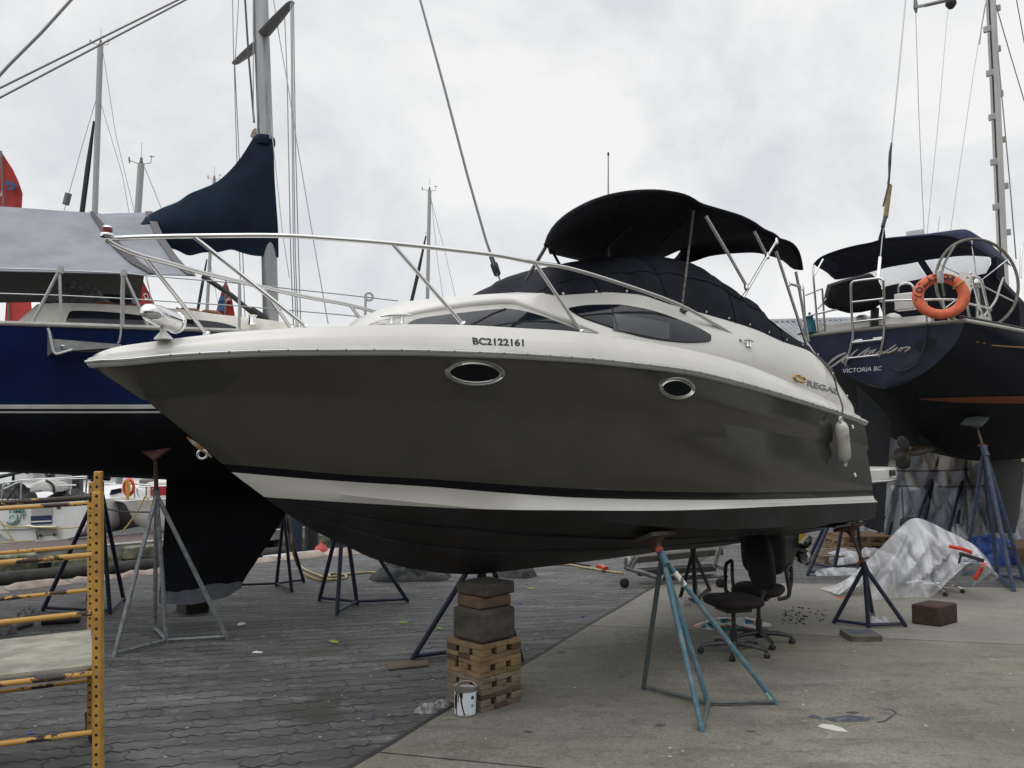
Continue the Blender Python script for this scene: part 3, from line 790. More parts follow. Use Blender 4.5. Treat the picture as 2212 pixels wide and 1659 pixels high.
for a, b in (((313, 555), (446, 722)), ((567, 621), (629, 709)), ((757, 660), (788, 702))):
    p = on([a], rail_ts)[0]; q = on([b], lambda s, z: -deck_tf(s) + .06)[0]; stanch(p, q)
nl = MB(); nl.lathe([(.034, 0), (.036, .012), (.034, .02)], tipw + Vector((0, 0, .012)), n=20)
nl.lathe([(.027, .052), (.02, .062), (0, .066)], tipw + Vector((0, 0, .012)), n=20)
nlo = obj('navigation_light', nl, CHROME, boat, smooth=50)
obj('red_lens', MB().lathe([(.026, .02), (.028, .036), (.026, .053)], tipw + Vector((0, 0, .012)), n=20), mat('red_lens', (.16, .006, .012), .2), nlo, smooth=50)
# spotlight on the foredeck
sb = bw(*bsolve(353, 733, lambda s, z: 0.18)); st_ = bw(*bsolve(353, 700, lambda s, z: 0.18))
c0 = bw(*bsolve(313, 671, lambda s, z: .25)); c1 = bw(*bsolve(384, 699, lambda s, z: .10))
ax = (c1 - c0).normalized()
sp = MB(); sp.lathe([(.0, -.010), (.026, -.006), (.040, .008), (.050, .04), (.056, .10), (.058, (c1 - c0).length - .03), (.062, (c1 - c0).length - .028), (.062, (c1 - c0).length - .012), (.057, (c1 - c0).length)], c0, ax, 28)
spo = obj('spotlight', sp, CHROME, boat, smooth=40)
obj('pedestal', MB().lathe([(.05, 0), (.045, .01), (.018, .04), (.016, (st_ - sb).length + .02)], sb, st_ - sb, 18), WHITE, spo, smooth=40)
obj('lamp_glass', MB().lathe([(.055, 0), (.045, .012), (0, .018)], c1 + ax * .001, ax, 24), mat('lamp_glass', (.5, .5, .5), .1), spo, smooth=60)
# black cloth bundle lashed on the far rail
rb_ = on([(822, 672)], rail_ts)[0]; re_ = on([(858, 688)], lambda s, z: -deck_tf(s) + .2)[0]
bp2 = smooth_path([rb_, rb_ + (re_ - rb_) * .35 + Vector((0, 0, -.03)), rb_ + (re_ - rb_) * .7, re_], 5); n2 = len(bp2)
obj('rail_bundle', MB().tube(bp2, [.02 + .035 * abs(math.sin(i * 1.1)) * (1 - .5 * i / n2) + .012 for i in range(n2)], 10), RUBBER, boat, smooth=50)
obj('bundle_cord', MB().tube([rb_, rb_ + Vector((-.05, .02, -.12)), on([(790, 704)], lambda s, z: -deck_tf(s) + .1)[0]], .008, 6), RUBBER, boat)
# cleats
def cleat(c, d, ln, parent, m=STEEL, name='cleat'):
    d = Vector(d).normalized(); up = Vector((0, 0, 1)); k = MB()
    k.tube([c - d * ln * .5 + up * .045, c - d * ln * .25 + up * .052, c + d * ln * .25 + up * .052, c + d * ln * .5 + up * .045], [.006, .011, .011, .006], 8)
    for s in (-.16, .16): k.lathe([(.018, 0), (.011, .015), (.011, .05)], c + d * ln * s, up, 10)
    return obj(name, k, m, parent, smooth=50)
p = on([(857, 698.5)], lambda s, z: deck_tf(s) - .05)[0]; cleat(p, on([(880, 698)], lambda s, z: deck_tf(s) - .05)[0] - p, .20, boat)
p = on([(1613, 741)], cab_t)[0]; cleat(p + BM * .02 - Vector((0, 0, .03)), BD * .9 + Vector((0, 0, .0)), .13, boat)
# bow eye and the chafed strip on the stem
e0 = bw(*bsolve(441, 973, zero)); e1 = bw(*bsolve(440, 985, zero))
be = MB().torus(e1 + Vector((-.005, -.01, .01)), BM * .9 - BD * .5, .026, .0075, 24, 8)
obj('bow_eye', be, STEEL, boat, smooth=60)
sk = [bw(*bsolve(u, v, zero)) for u, v in ((405, 945), (420, 957), (440, 972), (458, 988))]
obj('stem_strip', MB().tube([p + Vector((-.002, -.002, 0)) for p in sk], [.004, .012, .014, .004], 8), mat('bare_fibreglass', (.42, .37, .30), .7, col2=(.25, .12, .04), vscale=25, var=.2), boat)
# through-hull fittings
for u, v in ((1841, 922), (1846, 1026)):
    s, t, z = bsolve(u, v, hull_t); obj('drain_fitting', MB().lathe([(.022, -.002), (.022, .006), (.014, .012), (.009, .006), (0, .004)], bw(s, t, z), BM, 14), CHROME, boat, smooth=50)
# vent at the mooring light on the cabin side
p = on([(1473, 672)], cab_t, .0)[0]
obj('light_socket', MB().lathe([(.03, 0), (.03, .02), (.018, .03), (.012, .05)], p, BM, 14), DSTEEL, boat, smooth=50)

# ---- cockpit cover
hem_s0 = bsolve(1096, 642, cab_tf)[0]
ridge_px = [(1094, 640), (1110, 626), (1135, 608), (1160, 597), (1188, 588), (1240, 577), (1285, 567.5), (1313, 561), (1376, 553), (1422, 553), (1469, 562), (1501, 576), (1547, 606), (1594, 637), (1612, 646), (1622, 660), (1651, 688), (1680, 711), (1707, 730), (1741, 744)]
def ridge_tf(s, z=0):
    x = min(1, max(0, (s - hem_s0) / 1.3)); y = min(1, max(0, (s - 4.0) / 1.9))
    return (.12 + .36 * x) * (1 - y) + .86 * y
rP, ridgeZ = table(ridge_px, ridge_tf)
s_c1 = bsolve(1741, 744, ridge_tf)[0]
s_h1 = bsolve(1840, 880, cab_tf)[0]
print('cover', hem_s0, s_c1, s_h1, 'ridge z', [round(q[2], 2) for q in rP])
rows = [[] for _ in range(9)]
n = 90
for i in range(n + 1):
    s = hem_s0 + (s_h1 - hem_s0) * i / n
    h = cab_top3(s); 
    hz = h[2] - .03; ht = h[1] + .020
    if s < s_c1: rt, rz = ridge_tf(s), ridgeZ(s)
    else: rt, rz = ht - .10, h[2] + .03
    rz = max(rz, hz + .04); rt = min(rt, ht - .02)
    wr_ = (.013 * math.sin(s * 17 + 1.5 * math.sin(s * 5)) + .006 * math.sin(s * 41)) * min(1, (rz - hz) / .3) * (1 if s < 4.3 else .45)
    for k, (ft, fz) in enumerate(((0, 0), (.02, .13), (.10, .35), (.25, .6), (.5, .82), (.78, .955), (1, 1))):
        rows[k].append(bw(s, ht + (rt - ht) * ft + wr_ * (k > 1) * (1 - ft), hz + (rz - hz) * fz + wr_ * .6 * (0 < k < 6)))
    rows[7].append(bw(s, rt * .5, rz + .035 + wr_)); rows[8].append(bw(s, 0, rz + .05))
cov = MB(); cov.grid(rows)
mir = [[p - BM * 2 * (p - BB0).dot(BM) for p in r] for r in rows]
cov.grid(mir)
cov.grid([[r[-1] for r in rows], [r[-1] for r in mir]])
cov_o = obj('cockpit_cover', cov, CANVAS, boat, smooth=60)
for k in (16, 30, 47, 62):
    obj('seam', MB().tube([rows[j][k] + BM * .004 for j in range(9)], .0035, 6), CANVASB, cov_o, smooth=60)
obj('seam', MB().tube([r + BM * .004 for r in rows[3][6:70]], .003, 6), CANVASB, cov_o, smooth=60)
for k in range(9, n, 6):
    p = rows[0][k] + Vector((0, 0, .028)) + BM * .004
    obj('snap_fastener', MB().lathe([(.010, 0), (.009, .005), (0, .007)], p, BM, 10), CHROME, cov_o, smooth=50)

# ---- bimini top
BT = 0.88
top_px = [(1180, 529), (1184, 516), (1190, 503), (1204, 484), (1218, 471), (1235, 459), (1258, 446), (1282, 435), (1329, 421), (1391, 413.5), (1438, 415), (1479, 423), (1501, 434), (1513, 442), (1547, 452), (1594, 466), (1626, 481), (1651, 498), (1670, 506), (1683, 517)]
tfP = lambda s, z: BT
portP = [bsolve(u, v, tfP) for u, v in top_px]
far_px = [(1190, 546), (1215, 552), (1240, 558), (1288, 566.5), (1360, 566), (1435, 553), (1460, 542), (1491, 531)]
farP = [bsolve(u, v, lambda s, z: -BT) for u, v in far_px]
ps0, ps1 = portP[0][0], portP[-1][0]
def resample(P, n):
    d = [0]
    for a, b in zip(P, P[1:]): d.append(d[-1] + math.dist(a, b))
    f = [interp(d, [p[i] for p in P]) for i in range(3)]
    return [tuple(g_(d[-1] * k / n) for g_ in f) for k in range(n + 1)]
print('bimini port', [tuple(round(x, 2) for x in p) for p in portP[::3]], 'far', [tuple(round(x, 2) for x in p) for p in farP[::2]])
NB = 48
A = resample(portP, NB); Bf = resample(farP, NB)
bim = []
for k in range(13):
    f = k / 12; r = []
    for a, b in zip(A, Bf):
        t = a[1] + (b[1] - a[1]) * f; cr = .10 * (1 - (2 * f - 1) ** 2)
        # keep the crown low so the near edge stays the skyline
        r.append(bw(a[0] + (b[0] - a[0]) * f, t, a[2] + (b[2] - a[2]) * f + cr * .6 - .03 * math.sin(math.pi * f) ** .5))
    bim.append(r)
bm_ = MB().grid(bim)
bimini = obj('bimini_top', bm_, CANVASB, boat, smooth=60, solid=.012)
hem = MB(); hem.tube([p for p in bim[0]], .016, 8); hem.tube([r[0] for r in bim], .018, 8); hem.tube([r[-1] for r in bim], .018, 8)
obj('canvas_hem', hem, CANVASB, bimini, smooth=60)
for jj in (15, 30):
    obj('seam', MB().tube([r[jj] + Vector((0, 0, -.010)) for r in bim], .009, 6), CANVASB, bimini, smooth=60)
# aft panel hanging from the last bow
up_px = [(1684, 519), (1640, 513), (1600, 511), (1560, 514), (1525, 522), (1491, 532), (1470, 540)]
lo_px = [(1731, 584), (1715, 582), (1690, 563), (1666, 554), (1626, 546), (1579, 548), (1532, 554), (1488, 565), (1440, 569)]
end_px = [(1684, 519), (1707, 533), (1726, 552), (1731, 566), (1731, 584)]
def across(px):
    us_ = np.linspace(0, 1, 25); n_ = len(px); out = []
    fu = interp(np.linspace(0, 1, n_), [p[0] for p in px]); fv = interp(np.linspace(0, 1, n_), [p[1] for p in px])
    for q in us_:
        T_ = BT - 2 * BT * q
        try: out.append(bw(*bsolve(fu(q), fv(q), lambda s, z: T_, 2.0, 9.0)))
        except ValueError: out.append(None)
    return out
U_, L_ = across(up_px), across(lo_px)
e_ = on(end_px, lambda s, z: BT)
rows = []
for k in range(9):
    f = k / 8; r = []
    for q, (a, b) in enumerate(zip(U_, L_)):
        p = a + (b - a) * f
        bul = math.sin(math.pi * f) * .09
        r.append(p + BD * bul * (.4 + .6 * (1 - q / 24)) + Vector((0, 0, bul * .9 * (1 - q / 24) ** 1.0)))
    rows.append(r)
obj('aft_panel', MB().grid(rows), CANVASB, bimini, smooth=60, solid=.02)
def bt(px, r, m, t=BT, name='frame_tube', par=None):
    tt = t if isinstance(t, (list, tuple)) else [t] * len(px)
    P = [bw(*bsolve(u, v, (lambda T_: (lambda s, z: T_))(T_), 1.0, 9)) for (u, v), T_ in zip(px, tt)]
    return obj(name, MB().tube(smooth_path(P, 5), r, 10), m, par or bimini, smooth=60)
bt([(1181, 530), (1135, 607)], .013, RUBBER, .6)
bt([(1192, 541), (1216, 584)], .013, RUBBER, -.6)
bt([(1524, 466), (1570, 543), (1613, 619)], .0135, STEEL)
bt([(1605, 643), (1640, 582), (1676, 521)], .0135, STEEL)
bt([(1629, 499), (1657, 553)], .0125, STEEL)
bt([(1676, 542), (1708, 640), (1741, 742)], .0135, STEEL)
bt([(1719, 587), (1731, 650), (1746, 738)], .0135, STEEL)
bt([(1702, 613), (1714, 615), (1731, 621)], .0125, STEEL)
bt([(1297, 576), (1298, 562), (1308, 540), (1330, 515), (1363, 489)], .012, RUBBER, [0, 0, 0, .05, .1])
bt([(1497.5, 455), (1494, 490), (1488.5, 533)], .011, mat('webbing', (.03, .031, .034), .8), .86, 'strap')
bt([(1488.5, 533), (1484, 575), (1479, 615), (1472.5, 664)], .009, mat('rope_grey', (.20, .20, .17), .9, col2=(.05, .05, .05), vscale=60, var=.2), .9, 'lashing')
for u, v in ((1612, 619), (1657, 553), (1702, 613), (1731, 621), (1676, 521)):
    p = bw(*bsolve(u, v, lambda s, z: BT)); obj('tube_clamp', MB().lathe([(.02, -.025), (.022, 0), (.02, .025)], p, (0, .3, 1), 10), STEEL, bimini, smooth=50)
# whip aerial
a0 = bw(*bsolve(1314, 424, lambda s, z: -.4)); a1 = bw(*bsolve(1314, 332, lambda s, z: -.4)); ab = a0 - Vector((0, 0, .9))
ao = obj('aerial', MB().tube([ab, a0, a1], [.012, .008, .006], 8), mat('aerial_grey', (.35, .35, .35), .5), boat)
obj('aerial_cap', MB().lathe([(.009, -.02), (.010, .01), (0, .016)], a1, n=8), RUBBER, ao)

# ---- swim platform, outdrive
zpf = bsolve(1887, 1024, lambda s, z: .93)[2]
s1 = ROW['stripe_top'][1]
s2 = bsolve(1931, 1032, lambda s, z: .80)[0]
print('platform', s1, s2, zpf)
out_ = [(s1 - .02, .97), (s1 + (s2 - s1) * .45, .95), (s2 - .06, .86), (s2, .72), (s2, -.72), (s2 - .06, -.86), (s1 + (s2 - s1) * .45, -.95), (s1 - .02, -.97)]
pf = MB().prism([bw(s, t, zpf + .055) for s, t in out_], (0, 0, -.13))
pfo = obj('swim_platform', pf, WHITE, boat, smooth=30, bevel=.02)
pfr = MB(); pfr.tube([bw(s + (.006 if s > s1 else 0), t * 1.006, zpf - .075) for s, t in out_], .014, 8); obj('platform_trim', pfr, STEEL, pfo)
p = bw(s1 + (s2 - s1) * .62, .935, zpf + .0); obj('step_light', MB().box(p, (.13, .02, .06), rot=TH), RUBBER, pfo)
ds = keelP[-1][0]
od = MB(); zk = keelZ(ds)
od.box(bw(ds + .12, 0, zk + .22), (.26, .34, .42), rot=TH)
od.prism([bw(ds + .05, .06, zk + .42), bw(ds + .55, .06, zk + .40), bw(ds + .62, .06, zk + .2), bw(ds + .52, .06, zk - .12), bw(ds + .36, .06, zk - .38), bw(ds + .28, .06, zk - .34), bw(ds + .2, .06, zk)], BM * -.12)
od.lathe([(0, -.26), (.04, -.2), (.065, -.05), (.065, .14), (.05, .2)], bw(ds + .42, 0, zk - .13), BD, 16)
odo = obj('outdrive', od, mat('drive_paint', (.018, .018, .02), .4), boat, smooth=40)
pr = MB(); hubc = bw(ds + .64, 0, zk - .13); pr.lathe([(.045, -.03), (.045, .06), (.02, .1)], hubc, BD, 14)
for k in range(4):
    a_ = k * math.pi / 2 + .5; d1 = BM * math.cos(a_) + Vector((0, 0, math.sin(a_))); d2 = d1.cross(BD)
    rows = []
    for r_, w_ in ((.04, .05), (.09, .085), (.14, .09), (.18, .06), (.195, .02)):
        rows.append([hubc + d1 * r_ + (d2 * .75 + BD * .6) * (w_ * x) for x in (-1, -.3, .4, 1)])
    pr.grid(rows)
obj('propeller', pr, mat('prop_steel', (.30, .29, .28), .2, 1.0), odo, smooth=60, solid=.008)
tb = MB().box(bw(ds - .1 , .72, ROW['chine'][3](ds) - .05), (.34, .36, .02), rot=TH); obj('trim_tab', tb, DSTEEL, boat)

# ---- fender on its line
FT = lambda s, z: (hull_t(s, min(z, ROW['rail'][3](s))) if z < ROW['rail'][3](s) else rail_tf(s)) + .085
f0 = bw(*bsolve(1816.5, 912, FT)); f1 = bw(*bsolve(1825, 996, FT))
ax = (f1 - f0); Lf = ax.length
fen = thing('boat_fender', 'scuffed off-white cylindrical fender hanging on a line at the stern quarter', 'fender', f1)
FW = mat('fender_vinyl', (.52, .51, .46), .55, col2=(.25, .24, .21), vscale=9, bump=.1, bscale=30, ramp=(.45, .75))
rad = .061
obj('fender_body', MB().lathe([(.0, 0), (.03, .003), (rad * .8, .025), (rad, .06), (rad * .985, Lf * .5), (rad, Lf - .06), (rad * .8, Lf - .025), (.03, Lf - .003), (0, Lf)], f0, ax, 24), FW, fen, smooth=60)
axn = ax.normalized()
obj('fender_eye', MB().torus(f0 - axn * .025, BM, .022, .011, 16, 8), FW, fen, smooth=60)
obj('fender_eye', MB().torus(f1 + axn * .028, BM, .020, .011, 16, 8), FW, fen, smooth=60)
rl = [bw(*bsolve(1783, 788, lambda s, z: cab_tf(s) + .04))] + on([(1795, 818), (1803, 848)], deck_side_t, .03) + [on([(1810, 880)], lambda s, z: rail_tf(s), .045)[0], f0 - axn * .03]
obj('fender_line', MB().tube(smooth_path(rl, 8), .0085, 8), mat('rope_olive', (.12, .11, .06), .95, col2=(.03, .03, .025), vscale=70, var=.3), fen)
# ------------------------------------------------------------------ boat stands
from mathutils import noise as mnoise
def heap(mb, c, a, b, h, rot, seed, nr=14, na=44, ridge=1.0, mi=0):
    """crumpled cloth or film lying on the ground"""
    c = Vector(c); rows = []; ca, sa = math.cos(rot), math.sin(rot)
    for i in range(nr + 1):
        r = i / nr; row_ = []
        for j in range(na):
            th = 2 * math.pi * j / na
            edge = 1 + .30 * mnoise.noise((math.cos(th) * 1.3 + seed, math.sin(th) * 1.3, seed * .7)) + .12 * mnoise.noise((math.cos(th) * 4 + seed, math.sin(th) * 4, 3))
            x, y = r * edge * math.cos(th), r * edge * math.sin(th)
            n1 = abs(mnoise.noise((x * 2.3 + seed, y * 2.3, seed))); n2 = abs(mnoise.noise((x * 5.5, y * 5.5 + seed, seed * 2)))
            env = max(0.0, 1 - r ** 2.2) ** .7
            z = h * env * (.40 + ridge * (1.0 - 1.7 * n1) * .42 + ridge * (.5 - n2) * .35)
            z = max(z, .004 + .012 * n1) if i < nr else .003
            X, Y = x * a + .12 * a * mnoise.noise((x * 3, y * 3, seed + 5)), y * b + .12 * b * mnoise.noise((x * 3, y * 3, seed + 9))
            row_.append(c + Vector((X * ca - Y * sa, X * sa + Y * ca, z)))
        rows.append(row_)
    mb.grid(rows, mi, close=True)
    return mb
NAVY = mat('stand_navy', (.010, .016, .050), .5, col2=(.020, .024, .045), vscale=9, bump=.05)
TEAL = mat('stand_worn_blue', (.055, .135, .185), .6, col2=(.16, .20, .215), vscale=14, ramp=(.48, .66), bump=.15, bscale=50)
TEALD = mat('stand_worn_dark', (.040, .062, .068), .7, col2=(.07, .075, .07), vscale=12, bump=.15, bscale=50)
GALV = mat('galvanised', (.27, .29, .30), .5, .35, col2=(.15, .16, .165), vscale=18, bump=.08)
RUST = mat('rusty_steel', (.105, .045, .025), .8, col2=(.06, .028, .018), vscale=16, bump=.2)
SCREWM = mat('screw_steel', (.10, .095, .09), .55, .6, col2=(.14, .07, .04), vscale=20)
PADW = mat('pad_wood', (.055, .042, .032), .85, col2=(.09, .035, .022), vscale=9, bump=.2)
def stand(label, feet, centre, apex, top, m, r=.021, group='boat stands', pad=None, handles=True, cat='boat stand', center_m=None, rs=.016, bars_m=None, padn=(0, 0, 1), name='boat_stand', padsize=(.30, .22)):
    base = sum((Vector(f) for f in feet), Vector((0, 0, 0))) / len(feet)
    t = thing(name, label, cat, Vector((base.x, base.y, 0)), group)
    up = Vector((0, 0, r))
    for i, f in enumerate(feet):
        mm = m[i % len(m)] if isinstance(m, list) else m
        d = (apex - f)
        obj('leg', MB().tube([f, f + up * .8, apex - d * .0], r, 10), mm, t)
        obj('base_bar', MB().tube([f + (centre - f) * .05 + up * 1.6, centre + up * 1.6], r * .78, 8), bars_m or mm, t)
    mc = (m[-1] if isinstance(m, list) else m)
    obj('leg', MB().tube([centre, centre + up, apex], r, 10), center_m or mc, t)
    ax = (top - apex); L_ = ax.length; ax.normalize()
    obj('collar', MB().tube([apex - ax * .10, apex + ax * .05], r * 1.55, 12), mc, t)
    sc_ = obj('screw', MB().tube([apex - ax * .05, top], rs, 10), SCREWM, t)
    if handles:
        h = apex + ax * .075; sd_ = Vector((ax.z, .35, -ax.x)).normalized()
        obj('wing_nut', MB().tube([h - sd_ * .095 - ax * .012, h - sd_ * .03, h + sd_ * .03, h + sd_ * .095 - ax * .012], [.012, .014, .014, .012], 8).tube([h - ax * .022, h + ax * .022], .026, 10), RUST, t)
    pn = Vector(padn).normalized()
    if pad:
        s1 = pn.orthogonal().normalized(); s2 = pn.cross(s1); M = Matrix((s1, s2, pn)).transposed()
        po = obj('pad', MB().box(top + pn * .0, (padsize[0], padsize[1], .035), M=M), pad, t, bevel=.006)
        obj('pad_bracket', MB().lathe([(.03, -.10), (.045, -.05), (.10, -.02)], top, pn, 12), RUST, po)
    return t
hn = (BM * -.37 + Vector((0, 0, .93))).normalized()
def chine_pt(u, v): return bw(*bsolve(u, v, ROW['chine'][2]))
# foreground stand
c_ = gp(1530, 1527); G_top = chine_pt(1440, 1138) - BM * .13 - Vector((0, 0, .055))
G_ap = at(1430, 1200, G_top.y * .55 + c_.y * .45)
G = stand('weathered teal boat stand with flaking paint in front, under the port chine', [gp(1390, 1491), gp(1676, 1524), gp(1517, 1582)], c_, G_ap, G_top - Vector((0, 0, .035)),
      [TEALD, TEAL, TEAL], .019, pad=mat('pad_orange', (.050, .038, .032), .85, col2=(.17, .055, .028), vscale=6, ramp=(.54, .64), bump=.2), padn=hn, padsize=(.30, .22), bars_m=mat('bar_grime', (.07, .085, .085), .75, col2=(.12, .13, .12), vscale=12), handles=False, rs=.017)
nb = at(1422, 1186, G_ap.y - .03)
obj('red_pin', MB().tube([nb + Vector((-.015, -.05, 0)), nb + Vector((.03, .05, .0))], .017, 12), mat('red_paint', (.40, .05, .03), .5, col2=(.2, .05, .03), vscale=20), G)
fR = gp(1676, 1524)
def along(f): return fR + (G_ap - fR) * f
obj('tape_wrap', MB().tube([along(.795), along(.84), along(.885)], .0215, 12), mat('white_tape', (.62, .62, .56), .7, col2=(.06, .06, .06), vscale=22, ramp=(.52, .6)), G)
obj('tape_wrap', MB().tube([along(.04), along(.085)], .0215, 12), mat('green_tape', (.16, .34, .22), .7, col2=(.45, .5, .45), vscale=20), G)
# stand under the stern quarter
F_top = chine_pt(1866, 1124) - BM * .15 - Vector((0, 0, .075))
stand('dark blue boat stand under the stern corner of the grey cruiser', [gp(1802, 1347), gp(1956, 1355), gp(1885, 1330)], gp(1876, 1357), at(1867, 1224, 8.55), F_top, NAVY, .022, pad=PADW, padn=hn)
# galvanised stand under the blue yacht
H_ap = at(338, 1068, 7.95); 
stand('galvanised grey boat stand with a brown pad under the blue yacht', [gp(247, 1420), gp(491, 1382), gp(334, 1362)], gp(360, 1390), H_ap, at(335, 966, 7.78), GALV, .021, pad=mat('pad_maroon', (.075, .022, .016), .85, col2=(.04, .015, .012), vscale=8), padn=(.0, -.75, .65), handles=False, padsize=(.22, .26), rs=.020)
stand('navy boat stand standing behind the orange scaffold', [gp(93, 1320), gp(267, 1299), gp(190, 1298)], gp(237, 1326), at(217, 1050, 9.3), at(217, 1010, 9.3), NAVY, .024)
stand('navy boat stand beyond the keel of the blue yacht', [gp(515, 1269), gp(656, 1258), gp(630, 1279)], gp(597, 1266), at(613, 1108, 10.8), at(612, 1040, 10.6), NAVY, .022)
stand('navy boat stand with wide legs behind the cruiser\'s forefoot', [gp(690, 1298), gp(728, 1329), gp(880, 1301)], gp(771, 1306), at(742, 1090, 9.7), at(742, 1050, 9.7), NAVY, .024)
stand('navy boat stand half hidden behind the timber block stack', [gp(891, 1428), gp(1126, 1428), gp(1040, 1370)], gp(1010, 1412), at(1048, 1172, 7.35), bw(*bsolve(1050, 1150, lambda s, z: -.75)), NAVY, .024, pad=PADW)
stand('small black boat stand behind the teal one, under the far chine', [gp(1468, 1299), gp(1533, 1276), gp(1503, 1272)], gp(1501, 1302), at(1497, 1190, 9.7), at(1497, 1150, 9.55), mat('stand_black', (.008, .010, .018), .5), .022, pad=PADW)
stand('tall navy boat stand just left of the stern stand, further back', [gp(1742, 1221), gp(1745, 1244), gp(1860, 1224)], gp(1803, 1231), at(1842, 1010, 12.2), at(1848, 975, 12.2), NAVY, .026)
stand('large worn blue boat stand at the right edge, under the navy yacht', [gp(2083, 1243), gp(2212, 1256), gp(2190, 1279)], gp(2155, 1250), at(2126, 972, 11.5), at(2106, 910, 11.7), mat('stand_mid_blue', (.018, .035, .095), .5, col2=(.05, .065, .10), vscale=10), .028,
      pad=mat('pad_grey', (.055, .062, .064), .8), padn=(-.12, -.30, .95), padsize=(.40, .26))
# spare stands stored in a row behind
for lab, ua, va, ut, feet in (('spare navy stand, leftmost of the row before the plastic sheet', 1947, 1022, 1961, [(1912, 1163), (1890, 1172), (2000, 1160)]),
                        ('spare navy stand with red wing nut in the row before the plastic sheet', 2018, 1025, 2028, [(1926, 1165), (1962, 1176), (2085, 1162)]),
                        ('spare navy stand, rightmost of the row before the plastic sheet', 2084, 1018, 2089, [(1985, 1165), (2042, 1178), (2142, 1163)])):
    F_ = [gp(*f) for f in feet]; y = sum(f.y for f in F_) / 3
    stand(lab, F_, gp((feet[1][0] + ua) / 2, 1170), at(ua, va, y), at(ut, 985, y), NAVY, .030, rs=.026)
# chain strung between them
CH = mat('chain_steel', (.035, .035, .038), .5, .7)
def chain(label, a, b, sag, n):
    a, b = Vector(a), Vector(b); t = MB()
    P = [a + (b - a) * (i / n) - Vector((0, 0, sag * 4 * (i / n) * (1 - i / n))) for i in range(n + 1)]
    for i in range(n):
        d = (P[i + 1] - P[i]); L_ = d.length * .62; d.normalize()
        s = d.orthogonal().normalized() if i % 2 else d.cross(d.orthogonal().normalized())
        q = (P[i] + P[i + 1]) / 2; lp = []
        for k in range(8):
            an = 2 * math.pi * k / 7
            lp.append(q + d * math.cos(an) * L_ + s * math.sin(an) * L_ * .55)
        t.tube(lp, L_ * .19, 5, cap=False)
    return tag(obj('chain', t, CH, loc=(a + b) / 2 - Vector((0, 0, .4)), smooth=60, merge=False), label, 'chain', 'chains on the spare stands')
chain('upper chain strung between the spare stands and the rudder', at(1918, 1016, 14.6), at(2095, 1014, 14.6), .02, 34)
chain('lower chain strung between the spare stands', at(1938, 1050, 14.5), at(2140, 1050, 14.5), .01, 36)
chain('chain hanging down by the leftmost spare stand', at(1948, 1052, 14.4), at(1952, 1130, 14.4), 0, 14)
chain('chain hanging down by the rightmost spare stand', at(2085, 1040, 14.3), at(2090, 1146, 14.3), 0, 18)

# ------------------------------------------------------------------ timber blocks, pallets, paint can
def wood(name, c1, c2, sc=5.0, st=(1, 1, 2.4)):
    return mat(name, c1, .85, col2=c2, vscale=sc, stretch=st, bump=.35, bscale=22, ramp=(.36, .66))
WDARK = wood('old_timber', (.085, .075, .055), (.035, .033, .028))
WDARK2 = wood('old_timber_warm', (.17, .10, .055), (.06, .042, .03))
WPAL1 = wood('pallet_fresh', (.25, .165, .085), (.14, .088, .045), 6)
WPAL2 = wood('pallet_grey', (.23, .18, .12), (.12, .09, .06), 6)
WPAL3 = wood('pallet_dark', (.10, .062, .035), (.05, .035, .022), 6)
fC, lC, rC = gp(1039, 1543), gp(964, 1517), gp(1126, 1516)
eL = (lC - fC); eR = (rC - fC); eL.z = eR.z = 0
sL, sR = eL.length, eR.length; eL.normalize(); eR.normalize()
eR = (eR - eL * eR.dot(eL) * .5).normalized(); 
ctr = fC + eL * sL / 2 + eR * sR / 2
angR = math.atan2(eR.y, eR.x)
def zv(v): return at(1039, v, fC.y).z
ztop = zv(1397)
def pallet(label, z0, h, mats, grp, flip, jit):
    t = thing('pallet', label, 'pallet', Vector((ctr.x, ctr.y, z0)), grp)
    M = Matrix((eR, -eL * 1.0, Vector((0, 0, 1)))).transposed(); M = Matrix.Rotation(jit, 3, 'Z') @ M
    X, Y = sR, sL; th = h * .30; st = h * .40
    def bx(c, s, m, nm): 
        cc = Vector((ctr.x, ctr.y, 0)) + M @ Vector((c[0], c[1], 0)) + Vector((0, 0, c[2]))
        obj(nm, MB().box(cc, s, M=M), m, t, bevel=.004)
    a, b = (X, Y) if not flip else (Y, X)
    def pos(p, q, z): return (p, q, z) if not flip else (q, p, z)
    def siz(p, q, z): return (p, q, z) if not flip else (q, p, z)
    n = 3
    for lvl, zz in ((0, z0 + th / 2), (1, z0 + h - th / 2)):
        for i in range(n):
            A2, B2 = (a, b) if lvl else (b, a)
            w = B2 / n * .975; q = -B2 / 2 + w / 2 + (B2 - w) * i / (n - 1); sl_ = random.uniform(-.007, .007)
            c_, s_ = ((sl_, q, zz), (A2, w, th - .001)) if lvl else ((q, sl_, zz), (w, A2, th - .001))
            bx(pos(*c_), siz(*s_), random.choice(mats), 'deck_board')
    for i in range(3):
        w = .10; p = -a / 2 + w / 2 + (a - w) * i / 2
        for k in range(3):
            q = -b / 2 + .049 + (b - .098) * k / 2
            bx(pos(p, q, z0 + h / 2), siz(w, .098, st - .002), random.choice(mats), 'spacer_block')
PH = ztop / 4
grp = 'cut-down pallets stacked under the bow'
pallet('greyed cut-down pallet at the bottom, resting on the concrete', 0.006, PH, [WPAL2, WPAL2, WPAL3], grp, False, .0)
pallet('greyed cut-down pallet, second from the bottom of the stack', 0.006 + PH, PH - .001, [WPAL2, WPAL2], grp, True, .03)
pallet('warm brown cut-down pallet, third from the bottom of the stack', 0.006 + PH * 2, PH - .001, [WPAL1, WPAL1, WPAL3], grp, False, -.03)
pallet('warm brown cut-down pallet at the top, directly under the big block', 0.006 + PH * 3, PH - .007, [WPAL1, WPAL1, WPAL3], grp, True, .02)
